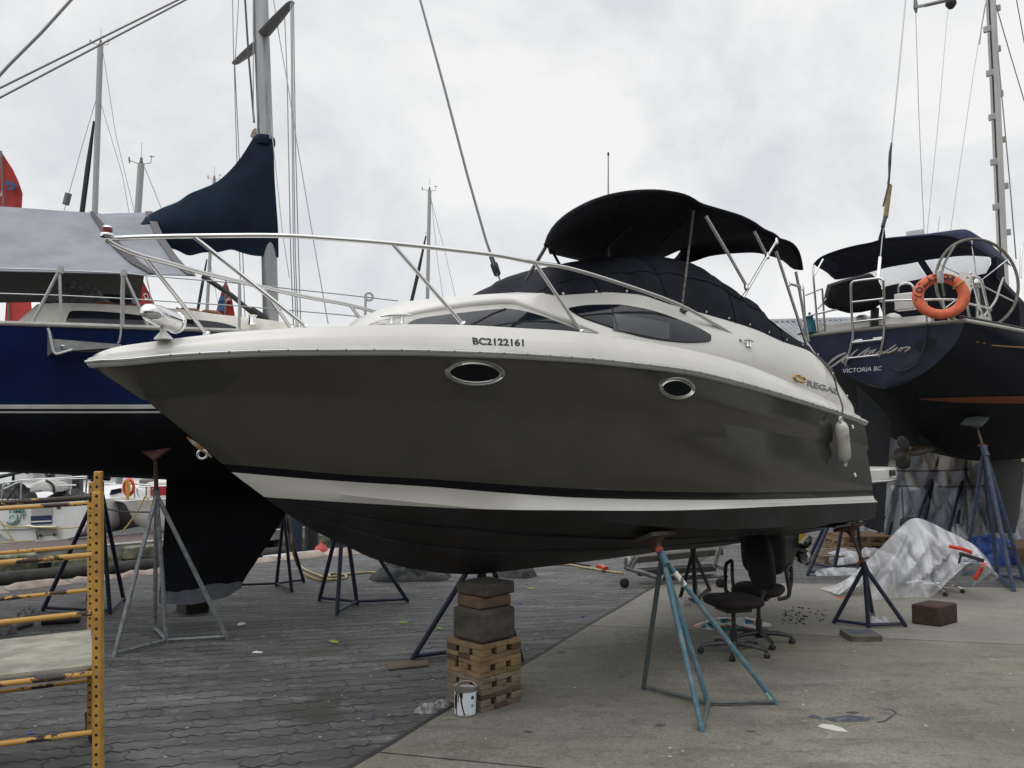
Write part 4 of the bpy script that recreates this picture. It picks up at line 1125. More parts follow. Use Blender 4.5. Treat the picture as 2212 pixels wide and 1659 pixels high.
def timber(label, z0, z1, sx, sy, rot, m, off=(0, 0), bev=.02):
    o = MB().box((ctr.x + off[0], ctr.y + off[1], (z0 + z1) / 2), (sx, sy, z1 - z0), rot=angR + rot)
    return tag(obj('timber_block', o, m, loc=(ctr.x + off[0], ctr.y + off[1], z0), bevel=bev), label, 'timber block', 'timber blocks under the keel')
kz = min(p[2] for p in keelP)
zb1, zb2 = zv(1307), zv(1273)
zb1 = ztop + .575 * (kz - ztop); zb2 = zb1 + .21 * (kz - ztop)
timber('large square grey timber block standing on the pallets', ztop + .002, zb1, .335, .33, 0, WDARK, bev=.025)
timber('thin reddish timber block in the middle of the stack', zb1 + .002, zb2, .30, .27, -.05, WDARK2, (.0, .01), .012)
timber('dark scuffed timber block touching the cruiser\'s keel', zb2 + .002, kz + .006, .31, .31, .06, WDARK, (.01, .02), .015)
# keel block under the blue yacht
kb = [gp(380, 1318), gp(402, 1328), gp(452, 1321)]; q4 = kb[0] + kb[2] - kb[1]
tag(obj('timber_block', MB().prism([Vector(p) for p in (kb[0], kb[1], kb[2], q4)], (0, 0, .125)), WDARK, loc=(kb[0] + kb[2]) / 2, bevel=.008), 'low timber block under the keel of the blue yacht', 'timber block', 'timber blocks under the keel')
# board under a stand foot
bo = [gp(834, 1436), gp(841, 1449), gp(928, 1440), gp(921, 1424)]
tag(obj('plywood_board', MB().prism([p for p in bo], (0, 0, .014)), wood('damp_ply', (.12, .095, .065), (.07, .058, .042)), loc=(bo[0] + bo[2]) / 2), 'small damp plywood board under the stand left of the block stack', 'board')
# paint can
cf = gp(1004, 1553); cr = .0775; cc = Vector((cf.x, cf.y + cr, 0.005)); ch_ = at(1004, 1494, cf.y).z
can = thing('paint_can', 'white paint can with black drips down its label, beside the pallets', 'paint can', cc)
TIN = mat('tin', (.42, .42, .42), .35, .9)
obj('body', MB().lathe([(cr * .97, 0), (cr, .004), (cr, .010), (cr * .985, .013), (cr * .985, ch_ - .012), (cr, ch_ - .009), (cr, ch_), (cr * .90, ch_), (cr * .87, ch_ - .008), (0, ch_ - .010)], cc, n=40), TIN, can, smooth=40)
def cyl(a, z, rr_): return cc + Vector((math.cos(a) * rr_, math.sin(a) * rr_, z))
A0, A1 = R(175), R(365)
lab = MB(); lab.grid([[cyl(a, z, cr * .997) for a in np.linspace(A0, A1, 40)] for z in (.016, ch_ - .016)])
lo = obj('label', lab, mat('label_white', (.62, .64, .66), .5), can, smooth=60)
pb = MB(); pb.grid([[cyl(a, z, cr * 1.004) for a in np.linspace(R(292), R(335), 14)] for z in (.016, ch_ - .016)])
obj('pale_panel', pb, mat('label_pale_blue', (.55, .68, .74), .5), lo, smooth=60)
bk = mat('label_black', (.010, .009, .013), .4)
def drip(a, w0, w1, z0, z1, curve=0.0):
    d = MB(); n = 14; l, r_ = [], []
    for i in range(n + 1):
        f = i / n; z = z1 + (z0 - z1) * f; w = w0 + (w1 - w0) * f ** .6; aa = a + curve * f * f
        l.append(cyl(aa - w, z, cr * 1.006)); r_.append(cyl(aa + w, z, cr * 1.006))
    d.grid([l, r_]); obj('drip', d, bk, lo, smooth=60)
zt = ch_ - .016
drip(R(190), .26, .20, .016, zt); drip(R(211), .16, .10, .05, zt); drip(R(222), .09, .055, .016, zt); drip(R(233), .07, .04, .10, zt); drip(R(241), .04, .03, .14, zt)
drip(R(248), .11, .060, .016, zt, .40); drip(R(256), .07, .05, .13, zt); drip(R(273), .20, .26, .016, .026); drip(R(348), .05, .09, .016, .10, -.1); drip(R(355), .10, .12, .016, zt)
logo = MB(); lc = cyl(R(311), ch_ * .72, cr * 1.008); ln = Vector((math.cos(R(311)), math.sin(R(311)), 0))
logo.lathe([(.0125, 0), (.0125, .001), (.0, .0012)], lc, ln, 20); obj('round_emblem', logo, mat('emblem_dark', (.05, .03, .02), .5), lo)
for z, w in ((.46, .11), (.40, .13)):
    b_ = MB(); b_.grid([[cyl(a, ch_ * z + dz, cr * 1.007) for a in np.linspace(R(311) - w, R(311) + w, 6)] for dz in (-.004, .004)]); obj('print_line', b_, mat('print_grey', (.12, .14, .17), .6), lo, smooth=60)
hd = [cyl(R(185), ch_ - .03, cr * 1.02)] + [cc + Vector((math.cos(a) * cr * .95 , .02 + .02 * math.sin(a), ch_ + .036 * math.sin(a))) for a in np.linspace(math.pi * .97, .03, 12)] + [cyl(R(-5), ch_ - .03, cr * 1.02)]
obj('bail_handle', MB().tube(smooth_path(hd, 3), .0016, 6), TIN, can)
RAG = mat('rag_cloth', (.34, .33, .34), .9, col2=(.09, .085, .09), vscale=22, ramp=(.42, .62), bump=.3, bscale=40)
RAGW = mat('rag_white', (.50, .49, .49), .9, col2=(.36, .36, .37), vscale=9)
tag(obj('rag', heap(heap(MB(), gp(925, 1538), .085, .05, .055, .3, 3.1, 20, 70, 1.6), gp(955, 1527), .065, .035, .045, -.2, 8.2, 18, 60, 1.6), RAG, loc=gp(935, 1536), smooth=60), 'crumpled grey rag on the pavers left of the paint can', 'rag')
tag(obj('rag', heap(heap(MB(), gp(1889, 1352), .10, .07, .085, .2, 5.5, 18, 60, 1.6), gp(1908, 1350), .07, .05, .07, .5, 9.5, 16, 50, 1.6), RAGW, loc=gp(1896, 1352), smooth=60), 'crumpled white rag at the feet of the stern stand', 'rag')
tag(obj('rag', heap(MB(), gp(1476, 1308), .09, .06, .12, .2, 2.5), RAGW, loc=gp(1476, 1308), smooth=60), 'white rag on the ground behind the teal stand', 'rag')
# brown block and painted plank
b0, b1, b2 = gp(1968.7, 1348), gp(2032, 1355.5), gp(2070, 1345); b3 = b0 + b2 - b1
hb = at(2032, 1311, b1.y).z
tag(obj('timber_block', MB().prism([b0, b1, b2, b3], (0, 0, hb)), mat('brown_block', (.058, .029, .015), .85, col2=(.018, .010, .007), vscale=5, ramp=(.35, .7), bump=.5, bscale=16), loc=(b0 + b2) / 2, bevel=.018), 'solid dark brown timber block alone on the concrete at right', 'timber block')
b0, b1, b2 = gp(1813.5, 1371), gp(1838.5, 1388), gp(1907, 1387); b3 = b0 + b2 - b1
pk = thing('plank_offcut', 'thick plank offcut with blue paint on top by the stern stand', 'plank', (b0 + b2) / 2)
obj('plank', MB().prism([b0, b1, b2, b3], (0, 0, .058)), wood('plank_grey', (.13, .115, .09), (.06, .052, .042)), pk, bevel=.006)
ins = [b0 + (b2 - b0) * .08, b1 + (b3 - b1) * .14 + (b0 - b1) * .12, b2 + (b0 - b2) * .10 + (b3 - b2) * .15, b3 + (b1 - b3) * .06]
obj('paint_patch', MB().prism([p + Vector((0, 0, .0585)) for p in ins], (0, 0, .0015)), mat('blue_paint_worn', (.03, .05, .10), .6, col2=(.10, .10, .09), vscale=7), pk)
# paint spilt on the slab
def spill(label, px, m, cat='paint spill'):
    P = [gp(u, v, .0062) for u, v in px]
    tag(obj('paint_spill', MB().prism(P, (0, 0, .0012)), m, loc=P[0]), label, cat)
spill('dried blue-grey paint spill on the concrete in the right foreground', [(1744, 1549), (1752, 1545), (1762, 1546), (1775, 1550), (1798, 1551), (1815, 1547), (1835, 1544), (1846, 1546), (1884, 1550), (1888, 1552), (1870, 1558), (1838, 1559), (1818, 1558), (1800, 1559), (1787, 1554), (1764, 1553)], mat('spill_blue', (.05, .058, .085), .6, col2=(.20, .20, .19), vscale=14, ramp=(.5, .75)))
spill('dried white paint smear on the concrete below the blue spill', [(1766, 1569), (1776, 1564), (1800, 1566), (1822, 1574), (1832, 1581), (1812, 1580), (1796, 1577), (1778, 1573)], mat('spill_white', (.52, .52, .47), .7))
spill('thin dark paint trail curling on the concrete at right', [(1893, 1559), (1912, 1556), (1920, 1549), (1934, 1541), (1925, 1533), (1915, 1532), (1922, 1531), (1932, 1534), (1938, 1541), (1924, 1551), (1914, 1559), (1898, 1561)], mat('spill_dark', (.05, .05, .055), .7))
LEAF = mat('leaf_green', (.20, .30, .06), .7); SC_B = mat('scrap_blue', (.03, .07, .32), .6); SC_W = mat('scrap_white', (.6, .6, .58), .7); SC_R = mat('scrap_red', (.5, .03, .02), .5)
for lab, cat, u, v, a, m in (('green leaf scrap on the pavers left of the block stack', 'leaf', 870, 1346, .06, LEAF), ('green leaf on the pavers near the navy stand foot', 'leaf', 948, 1358, .045, LEAF),
                             ('larger green leaf on the pavers below the blue yacht\'s keel', 'leaf', 722, 1387, .06, LEAF), ('small green leaf on the pavers behind the block stack', 'leaf', 1146, 1272, .05, LEAF),
                             ('blue plastic scrap on the pavers beside the concrete border', 'scrap', 1257, 1333, .03, SC_B), ('blue plastic scrap near the bottom of the paver area', 'scrap', 806, 1546, .02, SC_B),
                             ('blue plastic scrap inside the scaffold\'s legs', 'scrap', 66, 1585, .025, SC_B), ('white paper scrap by the blue yacht\'s keel block', 'scrap', 520, 1349, .07, SC_W),
                             ('white paper scrap in the middle of the pavers', 'scrap', 556, 1410, .05, SC_W), ('red plastic scrap by the stern stand', 'scrap', 1862, 1243 + 152, .0, SC_R),
                             ('red plastic scrap on the concrete left of the stern stand', 'scrap', 1815, 1292, .05, SC_R), ('blue plastic scrap on the pavers behind the block stack', 'scrap', 1124, 1304, .035, SC_B)):
    if a: tag(obj('litter', heap(MB(), gp(u, v, .003), a, a * .55, a * .35, u, u * .37, 5, 14), m, loc=gp(u, v)), lab, cat, 'litter on the ground')
# ------------------------------------------------------------------ office chairs under the stern
PLAST = mat('black_plastic', (.014, .014, .016), .5, col2=(.03, .03, .032), vscale=8)
SEATC = mat('maroon_fabric', (.018, .009, .010), .9, col2=(.010, .006, .007), vscale=20)
MESHC = mat('dark_mesh', (.012, .013, .012), .9)
def cushion(mb, c, sx, sy, sz, M):
    """rounded pad"""
    rows = []; n = 12
    for i in range(n + 1):
        f = -math.pi / 2 + math.pi * i / n; r_ = []
        for j in range(28):
            a = 2 * math.pi * j / 28; ca, sa = math.cos(a), math.sin(a)
            ex = lambda v, p: math.copysign(abs(v) ** p, v)
            r_.append(Vector(c) + M @ Vector((sx / 2 * ex(math.cos(f), .45) * ex(ca, .55), sy / 2 * ex(math.cos(f), .45) * ex(sa, .55), sz / 2 * ex(math.sin(f), .7))))
        rows.append(r_)
    return mb.grid(rows, close=True)
def office_chair(label, c, rot, mats, baserot, base_m, zs=.42, arms=True, back_tilt=.12, back=True, rad=.30):
    seat_m, back_m = mats
    c = Vector(c); t = thing('office_chair', label, 'office chair', c, 'old office chairs in the yard')
    M = Matrix.Rotation(rot, 3, 'Z')
    def w(x, y, z): return c + M @ Vector((x, y, 0)) + Vector((0, 0, z))
    obj('gas_column', MB().lathe([(.03, .07), (.03, .22), (.02, .225), (.02, zs - .05)], c, n=14), PLAST, t)
    base = MB().lathe([(.045, .05), (.045, .10), (.03, .115)], c, n=14)
    cas = []
    for k in range(5):
        a = baserot + k * 2 * math.pi / 5; d = Vector((math.cos(a), math.sin(a), 0))
        base.tube([c + d * .03 + Vector((0, 0, .095)), c + d * rad * .6 + Vector((0, 0, .092)), c + d * rad + Vector((0, 0, .07))], [.024, .020, .016], 8)
        cas.append((c + d * rad, a))
    bo = obj('star_base', base, base_m, t)
    for p, a in cas:
        d = Vector((-math.sin(a + .6), math.cos(a + .6), 0)); k = MB()
        for s in (-.013, .013): k.lathe([(.0, -.008), (.022, -.008), (.027, -.004), (.027, .004), (.022, .008), (0, .008)], p + d * s + Vector((0, 0, .028)), d, 14)
        k.tube([p + Vector((0, 0, .03)), p + Vector((0, 0, .07))], .008, 6)
        obj('caster', k, PLAST, t, smooth=40)
    obj('seat', cushion(MB(), w(0, 0, zs), .48, .47, .10, M), seat_m, t, smooth=60)
    obj('seat_plate', MB().box(w(0, 0, zs - .07), (.26, .22, .04), M=M), PLAST, t, bevel=.01)
    obj('lever', MB().tube([w(.0, .1, zs - .07), w(.02, .30, zs - .08)], .008, 6), PLAST, t)
    if back:
        Mb = M @ Matrix.Rotation(-math.pi / 2 - back_tilt, 3, 'Y')
        obj('backrest', cushion(MB(), w(.28, 0, zs + .34), .50, .44, .075, Mb), back_m, t, smooth=60)
        obj('back_post', MB().tube([w(.1, 0, zs - .06), w(.27, 0, zs - .05), w(.31, 0, zs + .05), w(.33, 0, zs + .3)], .02, 8), PLAST, t)
    if arms:
        for s in (-1, 1):
            P = [w(-.10, s * .20, zs - .06), w(-.06, s * .29, zs - .03), w(-.08, s * .29, zs + .10), w(-.10, s * .28, zs + .21), w(.02, s * .28, zs + .235), w(.15, s * .28, zs + .22), w(.16, s * .28, zs + .08), w(.12, s * .26, zs - .05)]
            obj('armrest', MB().tube(smooth_path(P, 4), .018, 8), PLAST, t, smooth=60)
    return t
ca = gp(1586, 1412); 
office_chair('maroon office chair in front of the outdrive, nearer of the two', (ca.x, ca.y, 0), R(15), (SEATC, MESHC), R(252), mat('base_grey_plastic', (.035, .037, .04), .5, col2=(.09, .095, .10), vscale=9), zs=.47, arms=False)
cb = gp(1640, 1388)
office_chair('black office chair with looped arms, behind the maroon one', (cb.x, cb.y, 0), R(62), (SEATC, PLAST), R(-12), PLAST, zs=.50)
# fertiliser-like bag lying on the slab
t = NT('printed_sack'); co = t.tc.outputs['Object']; rr_ = t.rot(co, R(25)); x, y, z = t.sep(rr_)
wv = t.ma('ADD', t.ma('MULTIPLY', y, 6.0), t.ma('MULTIPLY', t.noise(co, 5, 3), 2.2))
col = t.ramp(t.ma('FRACT', wv), [(0.0, (.50, .52, .50)), (.30, (.50, .52, .50)), (.33, (.02, .15, .18)), (.62, (.02, .15, .18)), (.65, (.42, .12, .03)), (.78, (.42, .12, .03)), (.80, (.48, .50, .5))])
t.L.new(col, t.b.inputs['Base Color']); t.b.inputs['Roughness'].default_value = .4
t.bump(t.noise(co, 22, 4), .5, .02)
sg = gp(1578, 1352)
tag(obj('printed_sack', heap(MB(), sg, .40, .22, .13, R(10), 4.4, 16, 48, .5), t.m, loc=sg, smooth=60), 'teal, orange and white printed sack lying behind the office chairs', 'sack')
cr_ = MB()
rnd = random.Random(3)
for k in range(70):
    u_ = 1690 + abs(rnd.gauss(0, 45)); v_ = 1330 + rnd.gauss(0, 9) + (u_ - 1690) * .06
    p = gp(u_, v_, .006); s_ = rnd.uniform(.006, .016); cr_.box(p + Vector((0, 0, s_ * .3)), (s_ * rnd.uniform(.8, 2), s_, s_ * .7), rot=rnd.uniform(0, 3))
struct(obj('soil_crumbs', cr_, mat('soil', (.02, .016, .012), .9), loc=gp(1720, 1331), smooth=0), 'stuff')
# ---- dolly behind the teal stand
AL = mat('aluminium_dull', (.30, .30, .295), .5, .6, col2=(.18, .18, .18), vscale=9)
yd = 11.0
dl = thing('boat_dolly', 'grey metal boat dolly with dark planks and small wheels behind the cruiser', 'dolly', gp(1470, 1256))
def A(u, v, y=yd): return at(u, v, y)
obj('frame', MB().tube([A(1352, 1227), A(1390, 1238), A(1430, 1251)], .03, 8).tube([A(1352, 1227), A(1360, 1205, 11.3)], .03, 8).tube([A(1352, 1226), A(1352, 1204)], .025, 8), AL, dl)
obj('upright', MB().bar(A(1358, 1226), A(1369, 1203), .04, .03), AL, dl); obj('upright', MB().bar(A(1366, 1228), A(1377, 1203), .04, .03), AL, dl)
obj('rear_bracket', MB().bar(A(1556, 1180), A(1543, 1222), .05, .05).bar(A(1543, 1222), A(1572, 1231), .05, .05), AL, dl)
obj('rail_tube', MB().tube([A(1430, 1251, 11.3), A(1500, 1247, 11.3), A(1572, 1243, 11.3)], .03, 8), AL, dl)
obj('plank', MB().bar(A(1371, 1208, 11.4), A(1558, 1190, 11.4), .22, .08), WDARK, dl); obj('plank', MB().bar(A(1376, 1236, 11.3), A(1543, 1226, 11.3), .22, .07), wood('bunk_plank', (.05, .047, .043), (.025, .024, .022)), dl)
for u, v in ((1349, 1250), (1556, 1246)):
    wc = A(u, v, 10.98); 
    obj('wheel', MB().lathe([(.0, -.02), (.045, -.02), (.062, -.012), (.062, .012), (.045, .02), (0, .02)], Vector((wc.x, wc.y, .062)), (.3, 1, 0), 18), RUBBER, dl, smooth=40)
# ---- dark tarpaulins on the pavers
TARPD = mat('tarp_dark', (.016, .019, .018), .7, col2=(.034, .038, .036), vscale=6, bump=.3, bscale=12)
tag(obj('tarpaulin', heap(MB(), gp(885, 1247), .58, .42, .20, .1, 1.7, 26, 90, 1.7), TARPD, loc=gp(885, 1247), smooth=60), 'crumpled dark tarpaulin on the pavers left of the block stack', 'tarpaulin', 'crumpled dark tarpaulins')
tag(obj('tarpaulin', heap(MB(), gp(1118, 1243), .26, .26, .15, .1, 6.1, 20, 60, 1.7), TARPD, loc=gp(1118, 1243), smooth=60), 'small crumpled dark tarpaulin right behind the block stack', 'tarpaulin', 'crumpled dark tarpaulins')
HOSE = mat('hose_cream', (.36, .30, .16), .6)
def hose(label, px, r=.016, cat='hose', m=HOSE, n=6):
    P = smooth_path([gp(u, v, r) for u, v in px], n); return tag(obj('hose', MB().tube(P, r, 8), m, loc=P[len(P) // 2]), label, cat)
hose('cream hose looping over the pavers under the bow', [(648, 1222), (662, 1232), (690, 1243), (712, 1251), (740, 1250), (748, 1244), (728, 1238), (712, 1240), (716, 1246), (745, 1241), (800, 1236), (840, 1242)])
hose('cream hose behind the block stack running to the dolly', [(1148, 1214), (1190, 1218), (1231, 1220), (1258, 1225), (1284, 1229), (1320, 1235), (1347, 1238)])
hose('thin black cable along the pavers near the quay', [(1010, 1221), (1080, 1224), (1130, 1222), (1175, 1220), (1231, 1217), (1275, 1222)], .011, 'cable', RUBBER)
yh = [at(619, 1104, 10.9), at(627, 1150, 10.9), at(633, 1190, 10.9), gp(646, 1228, .02), gp(670, 1246, .02), gp(700, 1254, .02), gp(736, 1248, .02)]
tag(obj('rope', MB().tube(smooth_path(yh, 6), .014, 8), mat('rope_ochre', (.30, .22, .08), .8), loc=yh[3]), 'ochre rope hanging down to the pavers beyond the keel', 'rope')
tag(obj('clamp', MB().bar(gp(1290, 1223, .03), gp(1312, 1227, .03), .05, .04).bar(gp(1300, 1222, .03), gp(1304, 1229, .06), .04, .05), mat('tool_red', (.42, .05, .02), .5), loc=gp(1300, 1225)), 'small red tool lying by the cream hose', 'tool')
# ---- far yard clutter
tag(obj('marker_post', MB().box(gp(1729, 1172) + Vector((0, 0, .16)), (.14, .14, .32)), mat('yellow_paint', (.5, .33, .03), .6, col2=(.3, .2, .03), vscale=9), loc=gp(1729, 1172), bevel=.01), 'short yellow post behind the outdrive', 'post')
def yard_pallet(label, p, rot, m, lv=1, size=(1.1, .9)):
    p = Vector(p); t = thing('pallet', label, 'pallet', p, 'pallets in the far yard'); M = Matrix.Rotation(rot, 3, 'Z')
    for l in range(lv):
        z = l * .14
        for i in range(5): obj('deck_board', MB().box(p + M @ Vector((0, -size[1] / 2 + .06 + i * (size[1] - .12) / 4, 0)) + Vector((0, 0, z + .125)), (size[0], .11, .022), M=M), m, t)
        for i in range(3): obj('stringer', MB().box(p + M @ Vector((-size[0] / 2 + .05 + i * (size[0] - .1) / 2, 0, 0)) + Vector((0, 0, z + .066)), (.08, size[1], .094), M=M), m, t)
        for i in range(3): obj('bottom_board', MB().box(p + M @ Vector((0, -size[1] / 2 + .06 + i * (size[1] - .12) / 2, 0)) + Vector((0, 0, z + .010)), (size[0], .11, .018), M=M), m, t)
yard_pallet('tan pallet lying behind the legs of the tall navy stand', gp(1812, 1210), R(12), WPAL2)
yard_pallet('stack of two brown pallets in the shade below the stern', gp(1853, 1187), R(5), WPAL1, 2, (.9, .8))
yard_pallet('brown pallet at the right edge beyond the worn blue stand', gp(2215, 1212), R(20), WPAL1, 2)
yard_pallet('grey pallet leaning low behind the draped chair', gp(2030, 1180), R(-10), WPAL2, 1)
# ---- clear plastic film
def film(name, dens, col, st, dt=3):
    t = NT(name); co = t.tc.outputs['Object']
    t.b.inputs['Base Color'].default_value = (*col, 1); t.b.inputs['Roughness'].default_value = .28
    tr = t.N.new('ShaderNodeBsdfTransparent'); mx = t.N.new('ShaderNodeMixShader'); out = t.N['Material Output']
    n1 = t.noise(t.rot(co, R(35), st), 2.4, dt, .45, .15)
    def crease(sc, ang, k):
        q = t.noise(t.rot(co, ang, st), sc, 2, .4, .3)
        return t.ma('SUBTRACT', 1.0, t.ma('MINIMUM', 1.0, t.ma('MULTIPLY', t.ma('ABSOLUTE', t.ma('SUBTRACT', q, .5)), k)))
    cr_l = t.ma('MAXIMUM', crease(1.1, R(35), 16), t.ma('MULTIPLY', crease(1.9, R(52), 12), .6))
    f = t.ma('ADD', t.ma('MULTIPLY_ADD', t.step(n1, .3, .7), dens[1] * .35, dens[0]), t.ma('MULTIPLY', cr_l, dens[1] * .5))
    fcl = t.ma('MINIMUM', f, .95)
    t.L.new(fcl, mx.inputs[0])
    t.bump(t.noise(co, 6, 3, .5, .4), .45, .04)
    t.L.new(tr.outputs[0], mx.inputs[1]); t.L.new(t.b.outputs[0], mx.inputs[2]); t.L.new(mx.outputs[0], out.inputs['Surface'])
    return t.m
FILM = film('clear_film', (.20, .62), (.76, .77, .81), (3.0, .7, .7)); FILM2 = film('hanging_film', (.66, .75), (.44, .48, .56), (2.4, .7, .5))
cx = gp(2048, 1283)
CHAIR2 = thing('office_chair', 'chrome-based office chair shrouded in clear plastic film', 'office chair', Vector((cx.x, cx.y + .15, 0)), 'old office chairs in the yard')
c = Vector((cx.x - .12, cx.y + .15, 0))
bs = MB().lathe([(.04, .06), (.04, .12), (.02, .13)], c, n=12); cs = []
for k in range(5):
    a = R(-20) + k * 2 * math.pi / 5; d = Vector((math.cos(a), math.sin(a), 0))
    bs.tube([c + d * .03 + Vector((0, 0, .11)), c + d * .2 + Vector((0, 0, .105)), c + d * .34 + Vector((0, 0, .06))], [.022, .018, .012], 8); cs.append(c + d * .34)
obj('star_base', bs, CHROME, CHAIR2)
for p in cs: obj('caster', MB().lathe([(0, -.022), (.024, -.022), (.028, -.012), (.028, .012), (.024, .022), (0, .022)], p + Vector((0, 0, .029)), (.8, .6, 0), 12), PLAST, CHAIR2, smooth=40)
obj('gas_column', MB().tube([c + Vector((0, 0, .1)), c + Vector((0, 0, .42))], .025, 10), PLAST, CHAIR2)
obj('seat', cushion(MB(), c + Vector((0, .05, .46)), .5, .5, .1, Matrix.Rotation(.5, 3, 'Z')), PLAST, CHAIR2, smooth=60)
obj('backrest', cushion(MB(), c + Vector((-.12, .22, .72)), .46, .42, .08, Matrix.Rotation(.6, 3, 'Z') @ Matrix.Rotation(R(75), 3, 'X')), MESHC, CHAIR2, smooth=60)
obj('armrest', MB().bar(at(2074, 1196, 10.05), at(2124, 1211, 10.05), .06, .045), PLAST, CHAIR2, bevel=.01)
obj('arm_post', MB().tube([at(2076, 1198, 10.1), at(2070, 1222, 10.2), c + Vector((.1, .0, .42))], .014, 8), PLAST, CHAIR2)
REDT = mat('red_tape', (.62, .04, .02), .5)
obj('red_ribbon', MB().grid([[at(u, v, 10.02) for u, v in ((2122, 1213), (2112, 1232), (2102, 1248), (2104, 1252))], [at(u, v, 10.04) for u, v in ((2133, 1218), (2122, 1235), (2112, 1250), (2112, 1254))]]), REDT, CHAIR2, solid=.002)
obj('red_ribbon', MB().grid([[at(u, v, 10.2) for u, v in ((2050, 1176), (2080, 1182), (2100, 1190))], [at(u, v, 10.2) for u, v in ((2050, 1184), (2080, 1190), (2100, 1198))]]), REDT, CHAIR2, solid=.002)
top = smooth_path([at(u, v, y) for u, v, y in ((1797, 1279, 10.45), (1840, 1243, 10.5), (1895, 1190, 10.6), (1945, 1138, 10.7), (1972, 1120, 10.75), (2000, 1124, 10.7), (2043, 1145, 10.6), (2080, 1163, 10.5), (2113, 1184, 10.4), (2138, 1215, 10.3), (2143, 1235, 10.25))], 6)
bot = smooth_path([gp(1797, 1280, .01), gp(1830, 1280, .01), gp(1866, 1279, .01), gp(1884, 1296, .01), gp(1930, 1292, .01), gp(1970, 1291, .01), gp(2009, 1291, .01), at(2040, 1262, 10.15), at(2062, 1232, 10.1), at(2090, 1214, 10.05), at(2140, 1254, 10.15)], 6)
rows = []
for k in range(22):
    f = k / 21; r_ = []
    for j, (a, b) in enumerate(zip(top, bot)):
        p = a + (b - a) * f; q = j / len(top)
        ln_ = q * 9 + f * 2.2
        fold = abs(mnoise.noise((ln_ * 1.6, f * 1.1, 1.3))) * .16 + mnoise.noise((ln_ * 4.2, f * 2.0, 7)) * .05
        p = p + Vector((0, -1, 0)) * math.sin(math.pi * min(1, f * 1.0)) * (.12 + fold) + Vector((0, 0, fold * .10 * math.sin(math.pi * f)))
        p.z = max(p.z, .008); r_.append(p)
    rows.append(r_)
back = []
for k in range(1, 8):
    f = k / 7; back.append([a + Vector((0, .45 * f, -a.z * .8 * f)) for a in top])
fm = MB().grid(rows); fm.grid([rows[0]] + back)
tag(obj('plastic_film', fm, FILM, loc=gp(1990, 1288), smooth=70), 'crumpled clear plastic film draped over a chair beside the stern stand', 'plastic film')
tag(obj('plastic_film', heap(heap(MB(), gp(1865, 1216), .62, .35, .26, .1, 3.3, 18, 60), gp(1815, 1240), .5, .18, .10, .1, 5.3, 14, 44), FILM, loc=gp(1850, 1230), smooth=70), 'loose heap of clear plastic film on the ground under the stern', 'plastic film')
tag(obj('plastic_film', heap(MB(), gp(1765, 1205), .45, .2, .08, -.5, 2.2, 14, 44), FILM, loc=gp(1765, 1205), smooth=70), 'thin strip of clear plastic film behind the outdrive', 'plastic film')
tag(obj('plastic_film', heap(MB(), gp(2075, 1176), .40, .30, .40, .1, 9.3, 16, 50), FILM, loc=gp(2075, 1176), smooth=70), 'pile of clear plastic film in front of the hanging sheet', 'plastic film')
# hanging sheet on a pipe frame
rows = []
for k in range(16):
    f = k / 15; r_ = []
    for j in range(140):
        q = j / 139; u = 1778 + (2212 - 1778) * q; v = 890 + (1176 - 890) * f
        p = at(u, v, 16.0); fd = mnoise.noise((q * 16 + f * 3.0, f * 2.2, 4)) * .16 + abs(mnoise.noise((q * 7 - f * 4, f * 1.0, 9))) * .3
        p.y += fd; p.z = max(p.z, .02); r_.append(p)
    rows.append(r_)
tag(obj('plastic_screen', MB().grid(rows), FILM2, loc=at(1995, 1165, 16), smooth=70), 'tall grey translucent plastic sheet hanging behind the navy yacht', 'plastic sheet')
BT_ = mat('tarp_blue', (.012, .055, .22), .5, col2=(.006, .025, .12), vscale=5, bump=.4, bscale=14)
tag(obj('tarpaulin', heap(MB(), gp(2140, 1216), .52, .40, .58, .2, 4.9, 22, 70, .7), BT_, loc=gp(2140, 1216), smooth=60), 'bunched bright blue tarpaulin behind the worn blue stand', 'tarpaulin')

# ------------------------------------------------------------------ orange rolling scaffold at the left
ORANGE = mat('scaffold_orange', (.47, .262, .052), .6, col2=(.34, .175, .04), vscale=11, bump=.06)
OCHIP = mat('scaffold_chipped', (.46, .255, .06), .65, col2=(.030, .020, .017), vscale=4.5, ramp=(.515, .53), bump=.12, stretch=(1, 1, 1.6))
scf = thing('rolling_scaffold', 'orange rolling scaffold with chipped rungs and a platform board, cropped by the left edge', 'scaffold', at(212, 1659, 4.7) * 0 + Vector((-2.4, 4.7, 0)))
HOLE = mat('hole_dark', (.008, .007, .006), .9)
def post(u, vt, vb, y, w, pitch, nm):
    a = at(u, vt, y); b = at(u - 1, vb, y); bz = Vector((b.x, b.y, .10))
    o = obj(nm, MB().bar(bz, a - Vector((0, 0, .10)), w, w, up=(0, 1, 0)), ORANGE, scf, bevel=.004)
    obj('inner_tube', MB().bar(a - Vector((0, 0, .25)), a, w * .8, w * .8, up=(0, 1, 0)), ORANGE, scf, bevel=.004)
    d = (a - bz); n = int(d.length / pitch)
    for k in range(1, n):
        p = a - d.normalized() * pitch * (k - .35); off = w * (.5 if k > 2 / pitch * .05 else .41)
        obj('pin_hole', MB().lathe([(.0075, 0), (.0, .0003)], p + Vector((.0, -off - .0006, 0)), (0, -1, 0), 10), HOLE, o, smooth=0)
    return a, bz
post(213, 1018, 1780, 4.10, .042, .0455, 'post'); post(198.5, 1041, 1553, 5.30, .037, .0455, 'post')
def end_post(vm, y, dy, w):
    a = at(-150, vm, y); o = obj('post', MB().bar(Vector((a.x - .02, a.y, .10)), Vector((a.x - .02, a.y, at(213, 1018, 4.1).z)), w, w, up=(0, 1, 0)), ORANGE, scf, bevel=.004)
